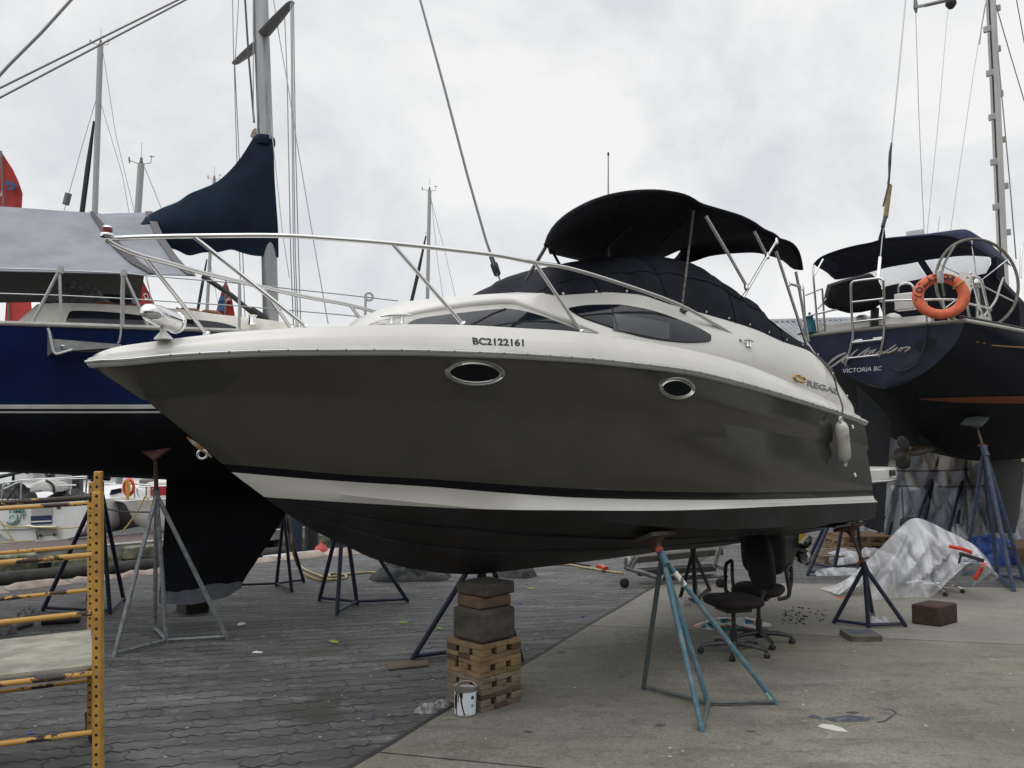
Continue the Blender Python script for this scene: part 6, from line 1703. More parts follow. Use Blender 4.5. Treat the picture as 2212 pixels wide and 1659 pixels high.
bandV([(1985, 861), (2100, 857.5), (2240, 855)], [(1985, 863), (2100, 870.5), (2240, 872)], mat('boot_stripe', (.16, .052, .022)), 'boot_stripe', .012)
bandV([(2142, 744.5), (2180, 747), (2240, 750)], [(2142, 747), (2180, 750), (2240, 753.5)], GOLD, 'cove_line', .010)
for u, v in ((2112, 739), (2126, 741)):
    obj('cove_mark', MB().add([YV.p(a, b, lambda s, z: side_t(s, z) + .01, smin=-.2) for a, b in ((u - 4, v), (u, v + 1.6), (u + 4, v + .6), (u, v - 1.6))], [[0, 1, 2, 3]]), GOLD, hull_v, smooth=0)
# transom panel
def tsolve(u, v, off=0.0):
    rx, ry, rz = ray(u, v); re = rx * YV.e.x + ry * YV.e.y; oe = YV.o.dot(YV.e)
    # s = Sf(z) - off
    # k*re - oe = .22*(3.45 - EYE - k*rz) - off
    k = (oe + .22 * (3.45 - EYE) - off) / (re + .22 * rz)
    return Vector((rx * k, ry * k, EYE + rz * k))
tpn = MB(); rr = []
camb = lambda x: .12 * (1 - x * x)
for i, (s, t, z) in enumerate(sec0):
    rr.append([YV.w(s - camb(k) * (1 if i < len(sec0) - 1 else 0), k * t, z) for k in np.linspace(1, -1, 17)])
tpn.grid(rr)
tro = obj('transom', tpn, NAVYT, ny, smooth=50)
dkv = MB(); dkv.grid([[YV.w(s, k * hbV(s), zsV(s) + .06 * (1 - k * k)) for s in ST] for k in (1, .5, 0, -.5, -1)]); obj('deck', dkv, OFFW, ny, smooth=50)
cap = [YV.w(sec0[0][0] - camb(k), k * 1.07, 3.445) for k in np.linspace(-1, 1, 17)]
obj('transom_cap', MB().tube(cap, .028, 8), mat('cap_grey', (.16, .155, .14), .5), ny)
obj('toe_rail', MB().tube([YV.w(s, hbV(s) + .005, zsV(s) + .02) for s in ST], .026, 8), mat('rail_pale', (.40, .39, .35), .5), ny)
pr_ = MB()
pr_.tube([YV.w(s, hbV(s) - .05, zsV(s) + .075) for s in ST[:12]], .020, 6); obj('slotted_track', pr_, RUBBER, ny)
# white coaming across the stern and further forward
def vbox(px_bl, px_tr, d, t, nm, m, par=None, bevel=.01):
    a = YV.p(*px_bl, t); b = YV.p(*px_tr, t); 
    o = MB().box((a + b) / 2 + YV.e * d / 2, ((b - a).dot(YV.e) + d if False else d, abs((b - a).length) if False else ((b - a) - Vector((0, 0, (b - a).z))).length, abs(b.z - a.z)), rot=va)
    return obj(nm, o, m, par or ny, bevel=bevel)
cw = MB(); cs_ = [YV.w(.22 - camb(k) * .8, k * .98, 3.45) for k in np.linspace(-.93, .62, 15)]
cw.grid([[p + YV.e * a + Vector((0, 0, b)) for p in cs_] for a, b in ((0, 0), (.01, .15), (.12, .16), (.14, 0))]); obj('stern_coaming', cw, WHITE, ny, smooth=40)
obj('side_coaming', MB().bar(YV.p(2075, 705, .8), YV.p(2135, 709, .95), .06, .10), WHITE, ny, bevel=.015)
# lettering
def ttxt(s_, q, bold, shear, off, m, nm):
    def fn(a, b): 
        u, v = bilin(q, a, b); return tsolve(u, v, off)
    obj(nm, place_text(s_, fn, bold=bold, shear=shear), m, tro, smooth=0)
SILV = mat('silver_letter', (.46, .46, .47), .4, .2)
def script(off, du, dv, m, nm, wf):
    """brush-script name, drawn stroke by stroke"""
    def zl(x, y): return (1756.8 + .1302 * x + du, 691.2 + .1302 * y + dv)
    ST_ = [([(235, 745), (330, 655), (440, 585), (548, 540)], 26), ([(275, 795), (400, 705), (520, 618), (575, 565)], 22), ([(520, 700), (480, 690), (520, 640), (590, 600), (575, 650), (520, 690)], 16),
           ([(610, 620), (660, 550), (742, 480)], 16), ([(715, 612), (820, 535), (938, 455)], 18), ([(975, 500), (900, 520), (835, 575), (900, 575), (960, 530), (1040, 482), (985, 545), (1010, 560)], 17),
           ([(1150, 515), (1080, 530), (1040, 565), (1100, 565), (1180, 520)], 15), ([(1160, 560), (1190, 530), (1280, 470), (1380, 404)], 17), ([(1300, 475), (1240, 490), (1210, 530), (1270, 530), (1370, 470), (1400, 455), (1330, 520)], 16),
           ([(1400, 515), (1450, 465), (1480, 460), (1440, 525)], 15), ([(1455, 490), (1530, 450), (1605, 458), (1550, 500), (1510, 520)], 14)]
    g = MB()
    for px, w_ in ST_:
        P = smooth_path([Vector((*zl(x, y), 0)) for x, y in px], 6); n = len(P); Lr, Rr_ = [], []
        for i, p in enumerate(P):
            d = P[min(i + 1, n - 1)] - P[max(i - 1, 0)]; d = d.normalized() if d.length > 1e-6 else Vector((1, 0, 0)); nrm = Vector((-d.y, d.x, 0)); h = w_ * wf * .1302 * .5 * (.35 + .65 * math.sin(math.pi * min(1, (i + .6) / n)) ** .7)
            Lr.append(tsolve(p.x + nrm.x * h, p.y + nrm.y * h, off)); Rr_.append(tsolve(p.x - nrm.x * h, p.y - nrm.y * h, off))
        g.grid([Lr, Rr_])
    obj(nm, g, m, tro, smooth=0)
script(.128, -1.2, 2.6, mat('gold_letter', (.33, .19, .06), .4, .3), 'name_shadow', 1.0)
script(.133, 0, 0, SILV, 'yacht_name', 1.35)
ttxt('VICTORIA BC', [(1820.5, 806), (1904, 800), (1905, 790.5), (1820, 797)], .006, .1, .130, mat('white_letter', (.62, .62, .64), .5), 'home_port')
ov = MB(); lp = [tsolve(1999 + 23 * math.cos(a) * .98 - 3 * math.sin(a), 746 - 13.5 * math.sin(a) - 3.5 * math.cos(a), .105) for a in np.linspace(0, 2 * math.pi, 30)[:-1]]
ov.add(lp, [list(range(len(lp)))]); obj('exhaust_oval', ov, mat('oval_black', (.006, .007, .010), .5), tro, smooth=0)
# boarding ladder (a part hinged on the transom)
def TP(px, off): return [tsolve(u, v, o_) for (u, v), o_ in zip(px, off if isinstance(off, list) else [off] * len(px))]
ld = obj('boarding_ladder', MB().tube(smooth_path(TP([(1827, 789), (1842, 730), (1840, 680), (1838.5, 622), (1841, 611), (1850, 607), (1895, 601.5), (1905, 603), (1908.5, 613), (1909, 660), (1909, 725), (1896, 782)], [.09, .16, .22, .26, .26, .26, .26, .26, .26, .22, .16, .09]), 5), .017, 10), STEEL, ny, smooth=60)
for a, b, o_ in (((1839, 653), (1909, 645), .24), ((1840, 696), (1909, 688), .2), ((1841, 740), (1905, 733), .16), ((1831, 774), (1898, 767), .12)):
    obj('rung', MB().tube(TP([a, b], o_), .016, 10), STEEL, ld)
for u, v in ((1829, 791), (1898, 784)): obj('foot_plate', MB().add(TP([(u - 7, v + 6), (u + 5, v + 5), (u + 8, v - 5), (u - 4, v - 4)], .07), [[0, 1, 2, 3]]), CHROME, ld, solid=.008, smooth=0)
for u, v in ((1855, 738), (1899, 733)): obj('bracket', MB().box(tsolve(u, v, .10), (.10, .14, .06), rot=va), STEEL, ld, bevel=.01)
# stern rope loop
rp_ = TP([(2003, 700), (2000, 725), (1996, 750), (1985, 776), (1966, 795), (1940, 801), (1922, 792), (1914, 776), (1911, 755), (1908, 738)], .11)
obj('mooring_rope', MB().tube(smooth_path(rp_, 6), .014, 8), mat('rope_blue', (.012, .035, .06), .9, col2=(.03, .03, .035), vscale=60), ny)
# pushpit
def vt(px, t, r=.014, m=STEEL, nm='rail', par=None, sm=True):
    tt = t if isinstance(t, (list, tuple)) else [t] * len(px); P = [YV.p(u, v, a, smin=-1.5, smax=9) for (u, v), a in zip(px, tt)]
    return obj(nm, MB().tube(smooth_path(P, 5) if sm else P, r, 8), m, par or ny, smooth=60)
def st(px, off, r=.014, m=STEEL, nm='rail'): return obj(nm, MB().tube(smooth_path(TP(px, off), 5), r, 8), m, ny, smooth=60)
st([(1740, 684), (1790, 672), (1830, 664), (1905, 651), (1979, 648), (2030, 647), (2062, 647)], .02, .015)
vt([(2062, 647), (2090, 655), (2133, 665), (2141, 670)], [.95, 1.02, 1.1, 1.2], .015)
st([(1776, 624), (1780, 680), (1784, 727)], .0, .015); st([(1740, 638), (1776, 623)], .0, .012); st([(1735, 620), (1740, 690), (1744, 720)], .0, .013)
st([(2001, 648), (2002, 680), (2002, 705)], .0, .013)
vt([(2096, 588), (2110, 640), (2125, 690), (2130, 715)], 1.05, .016); vt([(2090, 600), (2100, 596), (2118, 605), (2130, 650), (2145, 715)], 1.12, .017)
vt([(1757, 574), (1757, 600), (1762, 660), (1766, 715)], -.85, .017); vt([(1757, 598), (1778, 560)], [-.85, -.8], .012); vt([(1766, 668), (1790, 640)], [-.85, -.7], .012)
# bimini, dodger
def surf(px_a, ta, px_b, tb, n=26, m=9, bulge=.0, sb=None):
    au_, av_ = para(px_a); bu_, bv_ = para(px_b); rr = []
    for k in range(m):
        f = k / (m - 1); r_ = []
        for q in np.linspace(0, 1, n):
            a = YV.w(*YV.solve(au_(q), av_(q), lambda s, z: ta(q))); b = YV.w(*YV.solve(bu_(q), bv_(q), lambda s, z: tb(q)))
            p = a + (b - a) * f; p.z += bulge * math.sin(math.pi * f); r_.append(p)
        rr.append(r_)
    return rr
def aft_edge(px, n=40, sfun=None):
    """points on planes s = sfun(q)"""
    fu_, fv_ = para(px); out = []
    for q in np.linspace(0, 1, n):
        rx, ry, rz = ray(fu_(q), fv_(q)); k = (sfun(q) + YV.o.dot(YV.e)) / (rx * YV.e.x + ry * YV.e.y); out.append(Vector((rx * k, ry * k, EYE + rz * k)))
    return out
top_a = [(1756, 573), (1768, 559), (1807, 541.6), (1850, 530), (1886, 523), (1908, 516), (1950, 513), (1989, 510), (2020, 508), (2048, 510), (2085, 522), (2111, 536), (2148, 560)]
skyl = [(1757, 570), (1768, 558), (1807, 541), (1850, 529.5), (1886, 522.5), (1908, 515), (1950, 510), (1989, 506.5), (2038, 500), (2082, 495), (2099, 500), (2111, 511), (2150, 553)]
low_a = [(1762, 573), (1790, 590), (1805, 603), (1854, 594), (1915, 577), (1976, 566), (1993, 562), (2038, 556), (2070, 552), (2091, 551), (2120, 552), (2140, 554), (2150, 556)]
BIM = mat('bimini_navy', (.006, .008, .020), .9, col2=(.004, .005, .013), vscale=3, bump=.25, bscale=6, spec=.2)
BIMT = mat('bimini_navy_top', (.010, .014, .042), .85, var=.2, spec=.25)
eA = aft_edge(top_a, sfun=lambda q: 1.9); eB = aft_edge(skyl, sfun=lambda q: 2.0 + .9 * q); eC = aft_edge(low_a, sfun=lambda q: 3.5)
bmm = MB(); rr = []
for f in np.linspace(0, 1, 8): rr.append([a + (c - a) * f + Vector((0, 0, .12 * math.sin(math.pi * f) * .3)) for a, c in zip(eA, eC)])
bo_ = obj('bimini', bmm.grid(rr), BIM, ny, smooth=60, solid=.012)
obj('bimini_roof', MB().grid([[p + Vector((0, 0, .006)) for p in eA], eB, [p + YV.e * .9 + Vector((0, 0, -.02)) for p in eB]]), BIMT, bo_, smooth=60, solid=.012)
obj('peak_sleeve', MB().tube(aft_edge([(1905, 517), (1907, 495), (1909, 475)], n=4, sfun=lambda q: 1.7), [.06, .04, .02, .015], 8), BIM, bo_)
# dodger: side panel, clear windows, black lower cloth
cl = NT('clear_vinyl'); cl.b.inputs['Base Color'].default_value = (.75, .77, .80, 1); cl.b.inputs['Roughness'].default_value = .15
trn = cl.N.new('ShaderNodeBsdfTransparent'); mxs = cl.N.new('ShaderNodeMixShader'); mxs.inputs[0].default_value = .45
cl.L.new(trn.outputs[0], mxs.inputs[1]); cl.L.new(cl.b.outputs[0], mxs.inputs[2]); cl.L.new(mxs.outputs[0], cl.N['Material Output'].inputs['Surface']); cl.bump(cl.noise(cl.tc.outputs['Object'], 5, 3), .4, .04)
def pane(px, s, m, nm, par=None, sol=.006):
    P = []
    for u, v in px:
        rx, ry, rz = ray(u, v); k = (s + YV.o.dot(YV.e)) / (rx * YV.e.x + ry * YV.e.y); P.append(Vector((rx * k, ry * k, EYE + rz * k)))
    return obj(nm, MB().prism(P, YV.e * sol), m, par or ny, smooth=0)
dg = pane([(1898, 629), (1915, 618), (1960, 608), (2010, 598), (2050, 600), (2095, 598), (2130, 590), (2150, 553), (2153, 600), (2200, 650), (2205, 712), (1985, 712), (1935, 700), (1912, 690), (1900, 660)], 4.1, CANVASB, 'dodger_cloth', None, .5)
pane([(1980, 563), (1996, 560), (2022, 600), (2006, 603)], 4.05, BIM, 'dodger_strut', dg)
pane([(2140, 552), (2152, 552), (2153, 602), (2142, 600)], 4.05, BIM, 'dodger_strut', dg)
pane([(1852, 596), (1915, 578), (1978, 564), (2004, 602), (1960, 608), (1905, 622), (1898, 600), (1878, 590)], 4.2, cl.m, 'clear_window', dg)
pane([(1996, 562), (2040, 556), (2092, 551), (2140, 554), (2136, 588), (2095, 598), (2050, 600), (2022, 600)], 4.2, cl.m, 'clear_window', dg)
# barbecue under a black cover on the port quarter
bq = thing('barbecue', 'barbecue under a black fabric cover on the stern rail of the navy yacht', 'barbecue', TP([(1842, 690)], .3)[0])
fr_ = [(1782, 657), (1784, 640), (1790, 616), (1820, 606), (1850, 598), (1880, 591), (1892, 600), (1901, 618), (1901, 654), (1884, 668), (1858, 674), (1830, 676), (1793, 666)]
A1_, A2_ = TP(fr_, .06), TP(fr_, -.34)
g = MB(); cA = sum(A1_, Vector()) / len(A1_); cB = sum(A2_, Vector()) / len(A2_)
def shrink(P, c, f): return [c + (p - c) * f for p in P]
g.grid([shrink(A1_, cA, .0001), shrink(A1_, cA, .6), shrink(A1_, cA, .9), [p + YV.e * .05 for p in A1_], [p - YV.e * .05 for p in A2_], shrink(A2_, cB, .9), shrink(A2_, cB, .0001)], close=True)
obj('cover', g, mat('bbq_cover', (.006, .0063, .0066), .8, col2=(.010, .010, .011), vscale=7, bump=.4, bscale=12, spec=.15), bq, smooth=60, sub=0)
obj('mount', MB().bar(TP([(1890, 665)], -.1)[0], TP([(1888, 715)], -.1)[0], .09, .09), RUBBER, bq)
# life ring with the yacht's name
lr = thing('life_ring', 'orange life ring lettered with the yacht\'s name on the navy yacht\'s stern', 'life ring', TP([(2032, 640)], .12)[0])
RING = mat('ring_orange', (.62, .135, .058), .65, col2=(.50, .10, .045), vscale=14, bump=.12, bscale=40)
lc_ = TP([(2032.3, 639.5)], .16)[0]; yv = lc_.y
rx_ = 45.5 * yv / F; tubr = 12.2 * yv / F
axr = Vector((-.30, -1, .10)).normalized(); upv = (Vector((0, 0, 1)) - axr * axr.z).normalized(); rtv = axr.cross(upv) * -1
if rtv.x < 0: rtv = -rtv
g = MB(); rr = []
for i in range(56):
    a = 2 * math.pi * i / 56; d = rtv * math.cos(a) * 1.0 + upv * math.sin(a) * .90
    rr.append([lc_ + d * (rx_ + tubr * math.cos(b)) + axr * tubr * .8 * math.sin(b) for b in np.linspace(0, 2 * math.pi, 13)[:-1]])
g.grid(rr + [rr[0]], close=True); obj('ring', g, RING, lr, smooth=60)
LT = mat('ring_letter', (.025, .016, .014), .7)
for chx, ad in zip('VOLADOR', (184, 161, 140, 120, 99, 78, 60)):
    a0 = R(ad)
    def fn(x, y, a0=a0):
        aa = a0 - (x - .5) * .32; b = R(38 + y * 92)      # wraps over the front of the tube
        d = rtv * math.cos(aa) + upv * math.sin(aa) * .90
        return lc_ + d * (rx_ + tubr * 1.02 * math.cos(R(125) - y * R(75))) + axr * (tubr * .8 * math.sin(R(125) - y * R(75)) + .006)
    obj('letter', place_text(chx, fn, bold=.045), LT, lr, smooth=0)
kn = lc_ + rtv * rx_ * .80 + upv * rx_ * .52
obj('grab_line', MB().torus(kn, (rtv * -.5 + upv * .75), tubr * 1.06, .010, 18, 6), mat('line_yellow', (.48, .30, .06), .8), lr)
obj('clip', MB().box(lc_ + upv * rx_ * .86 + axr * .09 - rtv * .01, (.09, .03, .16), rot=.3), BALU, lr, bevel=.008)
# wheel
wc_ = YV.p(2111, 612, .68, smin=-1, smax=6); Rw = 98 * wc_.y / F
wa = Vector((-.54, -.84, .0)).normalized(); wa = Vector((math.sin(R(12)), -math.cos(R(12)), 0)); wa = (Vector((wc_.x, wc_.y, 0)).normalized() * -1); wa = Matrix.Rotation(R(37), 3, 'Z') @ wa
wh = obj('steering_wheel', MB().torus(wc_, wa, Rw, .022, 64, 8), mat('wheel_leather', (.10, .095, .08), .7, col2=(.16, .155, .13), vscale=20), ny, smooth=60)
wu = Vector((0, 0, 1)); wr2 = wa.cross(wu)
for k in range(6):
    a = k * math.pi / 3 + .42; d = wr2 * math.cos(a) + wu * math.sin(a); obj('spoke', MB().tube([wc_ + d * .06, wc_ + d * Rw], .010, 8), STEEL, wh)
obj('hub', MB().lathe([(.08, -.04), (.08, .03), (.04, .05)], wc_, wa, 18), STEEL, wh)
pb_ = YV.p(2098, 706, .25, smin=-1, smax=6)
obj('pedestal', MB().tube([Vector((wc_.x + .08, wc_.y + .08, 3.3)), Vector((wc_.x + .08, wc_.y + .08, wc_.z))], .07, 12), RUBBER, ny)
# odds and ends on the stern
obj('instrument_box', MB().box(TP([(1956, 652)], -.15)[0], (.12, .26, .23), rot=va), WHITE, ny, bevel=.015)
obj('hoop', MB().tube(smooth_path(TP([(1940, 634), (1941, 618), (1952, 612), (1966, 613), (1975, 625), (1976, 640)], -.15), 5), .016, 8), STEEL, ny)
pane([(2072, 588), (2093, 587), (2091, 628), (2074, 622)], .9, WHITE, 'white_locker', None, .1)
for u, v in ((1860, 703), (1926, 700)): obj('deck_vent', MB().lathe([(.035, 0), (.035, .05), (.09, .09), (.11, .16), (.07, .2), (0, .22)], TP([(u, v)], -.3)[0] - Vector((0, 0, .06)), (.1, -.3, 1), 16), WHITE, ny, smooth=60)
cleat(TP([(2036, 707)], -.05)[0] - Vector((0, 0, .03)), YV.m, .30, ny, RUBBER)
obj('coiled_rope', heap(MB(), TP([(1765, 722)], -.3)[0], .30, .18, .20, .2, 3.9, 10, 36), ROPE, ny, smooth=0)
obj('coiled_rope', heap(MB(), YV.p(2122, 708, .9), .15, .12, .20, .2, 6.9, 10, 36), ROPE, ny, smooth=0)
obj('teal_line', heap(MB(), TP([(1750, 720)], .0)[0], .09, .09, .34, .2, 2.9, 10, 24), mat('rope_teal', (.012, .10, .14), .9), ny, smooth=0)
for px in ([(2098, 700), (2090, 660), (2096, 628), (2104, 622), (2110, 640), (2112, 680), (2105, 715)], [(2120, 690), (2150, 650), (2160, 620), (2168, 600)]): vt(px, [1.0] * len(px), .016, ROPE, 'hanging_rope')
vt([(2040, 640), (2034, 600), (2040, 570), (2052, 548), (2063, 530)], [.5] * 5, .017, mat('pipe_olive', (.09, .09, .075), .6), 'backrest_pipe')
vt([(2037, 650), (2044, 680), (2058, 700)], [.5] * 3, .014, ROPE, 'hanging_rope')
# rudder, propeller, keel
def foil(rows, th, nm, m):
    g = MB(); rr = []
    for a, b in rows:
        A0_, B0_ = YV.p(*a), YV.p(*b); L_ = []
        xs = [q / 10 for q in range(11)]
        for x in xs: L_.append(A0_ + (B0_ - A0_) * x + YV.m * th * math.sin(math.pi * (.04 + .92 * x)) ** .8)
        for x in xs[::-1]: L_.append(A0_ + (B0_ - A0_) * x - YV.m * th * math.sin(math.pi * (.04 + .92 * x)) ** .8)
        rr.append(L_)
    g.grid(rr, close=True); n = len(rr[0]); e_ = (len(rr) - 1) * n; g.f.append([e_ + i for i in range(n)]); g.m.append(0)
    return obj(nm, g, m, ny, smooth=50)
foil([((1852, 835), (1925, 915)), ((1854, 870), (1922, 940)), ((1858, 1000), (1916, 1020)), ((1862, 1080), (1911, 1095)), ((1866, 1135), (1908, 1150))], .05, 'rudder', BLACKV)
foil([((2118, 985), (2215, 1000)), ((2128, 1010), (2208, 1020)), ((2134, 1100), (2200, 1105)), ((2142, 1150), (2190, 1152))], .12, 'keel', mat('keel_brown', (.022, .021, .019), .75))
foil([((1975, 940), (2130, 985)), ((1990, 962), (2120, 990)), ((2008, 976), (2110, 994))], .06, 'skeg', BLACKV)
pc_ = YV.p(1962, 978); PB_ = mat('prop_bronze', (.16, .115, .055), .5, .6, col2=(.06, .05, .035), vscale=12)
sh_ = obj('propeller_shaft', MB().tube([YV.p(1964, 979), YV.p(1985, 973), YV.p(2012, 968)], [.05, .075, .05], 12), PB_, ny, smooth=60)
g = MB()
for k, a in enumerate((R(180), R(60), R(-60))):
    d = YV.m * -math.cos(a) * .9 + Vector((0, 0, math.sin(a))); d.normalize(); d2 = d.cross(YV.e)
    if k == 0: d = (Vector((-.93, -.2, -.12))).normalized(); d2 = Vector((0, .3, 1)).normalized()
    g.grid([[pc_ + d * r_ + (d2 * .85 + YV.e * .4) * w_ * x for x in (-1, 0, 1)] for r_, w_ in ((.03, .04), (.10, .09), (.18, .11), (.24, .07), (.26, .02))])
obj('propeller', g, mat('prop_dark', (.05, .045, .038), .6, .3), sh_, smooth=60, solid=.012)
# mast and rigging
_b = YV.p(2167, 590)
mp = [Vector((_b.x + .02, _b.y, 3.45)), _b, YV.p(2160, 430), YV.p(2150, 200), YV.p(2140, -10), YV.p(2134, -140)]
WMAST = mat('mast_white', (.46, .46, .43), .45, .1, col2=(.36, .36, .34), vscale=4, stretch=(1, 1, .3))
rr = [[p + YV.e * math.cos(a) * .12 + YV.m * math.sin(a) * .085 for a in np.linspace(0, 2 * math.pi, 17)[:-1]] for p in mp]
mv = obj('mast', MB().grid(rr, close=True), WMAST, ny, smooth=60)
obj('sail_track', MB().tube([p - YV.e * .125 for p in mp], .014, 6), RUBBER, mv)
for u, v in ((2154, 18), (2154.5, 106), (2160, 203), (2165, 302), (2171, 402), (2176, 502), (2132, 63), (2138, 158), (2143, 253), (2147, 350), (2152, 447)):
    obj('mast_step', MB().box(YV.p(u, v), (.05, .12, .12), rot=va), mat('step_grey', (.30, .30, .29), .5, .4), mv, bevel=.008)
def rg(px, t, r=.007, m=WIRE, nm='shroud'):
    tt = t if isinstance(t, (list, tuple)) else [t] * len(px); obj(nm, MB().tube([YV.p(u, v, a) for (u, v), a in zip(px, tt)], r, 6), m, ny)
rg([(1958, -20), (1942, 150), (1926, 311)], .0, .010, nm='backstay'); rg([(1926, 311), (1921, 360), (1920, 400), (1913, 470), (1906, 512), (1899, 585), (1897, 612)], 0.0, .008, nm='backstay')
rg([(1926, 309), (1923, 330), (1922, 350), (1921, 380), (1919, 398)], .03, [.012, .02, .022, .014, .018], RUBBER, 'chafe_strap'); rg([(1920, 398), (1913, 425), (1908, 445)], .05, .014, RUBBER, 'chafe_strap')
rg([(1922, 400), (1913, 470)], .03, .034, mat('wooden_toggle', (.26, .18, .07), .6, col2=(.16, .11, .05), vscale=8), 'wooden_insulator')
rg([(1913, 468), (1909, 482), (1907, 490)], .03, .03, RUBBER, 'chafe_strap')
obj('turnbuckle', MB().tube(TP([(1901, 556), (1897, 600)], [-.2, .04]), .022, 8), CHROME, ny)
rg([(1978, 26), (1985, 250), (1997, 520)], -1.5); rg([(2050, -10), (2028, 250), (2001, 520)], -1.2); rg([(2128, 12), (2104, 150), (2050, 520)], -.2); rg([(2151, 10), (2180, 110), (2225, 260)], 1.5); rg([(2155, 110), (2180, 380), (2195, 560)], 1.1, .009)
rg([(2030 + 165, -5), (2214, 100)], 1.5); rg([(2129, 8), (2120, 60), (2116, 95)], -.15, .012, ROPE, 'halyard_end')
obj('spreader', MB().tube([YV.p(1978, 15, -1.5), YV.p(2000, 11, -1.1), YV.p(2060, -3, -.6), YV.p(2140, -24, 0)], [.03, .035, .04, .045], 8), mat('spreader_grey', (.20, .205, .205), .5, .4), mv)
obj('spreader_tip', MB().tube([YV.p(1977, -4, -1.5), YV.p(1978, 16, -1.5), YV.p(1979, 28, -1.5)], [.03, .05, .02], 8), mat('spreader_grey', (.2, .2, .2)), mv)
obj('deck_light', MB().lathe([(.10, 0), (.10, .05), (.05, .12), (0, .13)], YV.p(2054, 5, -.6), (0, 0, -1), 14), RUBBER, mv)
rg([(2030, 466), (2026, 500)], .3, .006)
obj('horn', MB().box(YV.p(1977, 508, -.9), (.14, .28, .18), rot=va), BALU, ny, bevel=.02)
vt([(2205, 600), (2207, 540), (2216, 520)], [1.3, 1.3, 1.3], .016, STEEL)
# ------------------------------------------------------------------ marina beyond the quay
DOCKZ = -.60
DK = mat('dock_boards', (.085, .060, .060), .8, col2=(.13, .105, .10), vscale=3, stretch=(1, 6, 1))
DKE = mat('dock_edge', (.30, .30, .28), .8, col2=(.14, .145, .13), vscale=3)
d0, d1 = gp(0, 1199, DOCKZ), gp(335, 1169, DOCKZ); dd = (d1 - d0).normalized(); dn = Vector((-dd.y, dd.x, 0))
if dn.y < 0: dn = -dn
wdt = (gp(0, 1177, DOCKZ) - d0).dot(dn)
dock = thing('floating_dock', 'floating dock with brown boards and a pale edge beyond the quay', 'dock', Vector((d0.x, d0.y, DOCKZ)))
a, b = d0 - dd * 8, d0 + dd * 22
obj('boards', MB().prism([a, b, b + dn * wdt, a + dn * wdt], (0, 0, -.08)), DK, dock)
obj('edge_beam', MB().prism([a - dn * .06 + Vector((0, 0, .03)), b - dn * .06 + Vector((0, 0, .03)), b + dn * .03 + Vector((0, 0, .03)), a + dn * .03 + Vector((0, 0, .03))], (0, 0, -.03)), mat('edge_white', (.5, .5, .48), .7), dock)
obj('fascia', MB().prism([a - dn * .04, b - dn * .04, b - dn * .04 + Vector((0, 0, -.26)), a - dn * .04 + Vector((0, 0, -.26))], dn * .2), DKE, dock)
for k in range(0, 28, 3):
    c = a + dd * (k + .9) + dn * .5; obj('float', MB().box(c + Vector((0, 0, -.46)), (1.7, 1.2, .44), rot=math.atan2(dd.y, dd.x)), stone('float_mossy', (.20, .20, .13), (.04, .045, .035), 3), dock, bevel=.03)
# second, nearer float with logs under the quay edge
f0 = gp(-40, 1256, -.85); f1 = gp(420, 1212, -.85); fd = (f1 - f0).normalized(); fn_ = Vector((-fd.y, fd.x, 0))
tag(obj('mooring_log', MB().tube([f0, f0 + fd * 3, f0 + fd * 7], .15, 12), stone('log_wet', (.028, .028, .022), (.010, .011, .009), 4), loc=f0), 'dark wet mooring log floating below the quay wall', 'log')
for u, v, s_, lab in ((20, 1232, (1.0, .6, .5), 'mossy concrete float block at the left edge under the dock'), (305, 1200, (.9, .5, .3), 'mossy concrete float block near the galvanised stand')):
    p = gp(u, v, -.9); tag(obj('float_block', MB().box(p + Vector((0, 0, .1)), s_, rot=.7), stone('float_mossy', (.2, .2, .13), (.04, .04, .03)), loc=p, bevel=.04), lab, 'float')

MWHITE = mat('moored_white', (.66, .66, .65), .35, var=.08, vscale=2)
MGREY = mat('moored_grey', (.12, .12, .115), .5)
MDARK = mat('moored_dark', (.02, .022, .025), .6, var=.4, vscale=3)
TEALT = mat('teal_letter', (.02, .16, .15), .5)
yT = 21.5
tb = thing('moored_yacht', 'white moored yacht with teal lettering on its stepped stern', 'moored yacht', at(85, 1165, yT + 2))
out_ = [(-28, 1078), (30, 1080), (90, 1082), (150, 1083), (193, 1082), (192, 1110), (188, 1130), (180, 1146), (165, 1158), (140, 1165), (90, 1169), (40, 1170), (12, 1162), (-8, 1146), (-24, 1120)]
P0 = [at(u, v, yT) for u, v in out_]; cen = at(85, 1085, yT)
def scl(p, fx, fz, dy): return Vector((cen.x + (p.x - cen.x) * fx, p.y + dy, cen.z + (p.z - cen.z) * fz))
hm = MB(); hm.grid([P0, [scl(p, 1.12, 1.05, 1.5) for p in P0], [scl(p, 1.2, 1.1, 5) for p in P0], [scl(p, .8, 1.0, 8) for p in P0], [scl(p, .05, .6, 10.5) for p in P0]], close=True)
hm.f.append(list(range(len(P0)))); hm.m.append(0)
th = obj('hull', hm, MWHITE, tb, smooth=45)
def TB(u, v, dy=-.02): return at(u, v, yT + dy)
def quad(px, m, nm, par, dy=-.03, th_=.02): return obj(nm, MB().prism([TB(u, v, dy) for u, v in px], (0, th_, 0)), m, par, smooth=0)
quad([(67, 1092), (112, 1090), (112, 1114), (68, 1115)], mat('step_grey_moored', (.36, .36, .35), .5), 'stern_recess', th)
quad([(66, 1115), (111, 1113), (111, 1131), (67, 1133)], mat('step_blue', (.012, .022, .075), .5), 'step_riser', th)
quad([(67, 1126), (110, 1124), (110, 1127), (67, 1129)], MWHITE, 'step_tread', th, -.06)
quad([(80, 1140), (124, 1138), (123, 1155), (84, 1157)], mat('well_grey', (.22, .22, .20), .6), 'ladder_well', th)
quad([(0, 1143), (80, 1141), (80, 1142.5), (0, 1145)], mat('seam', (.3, .3, .3)), 'seam', th)
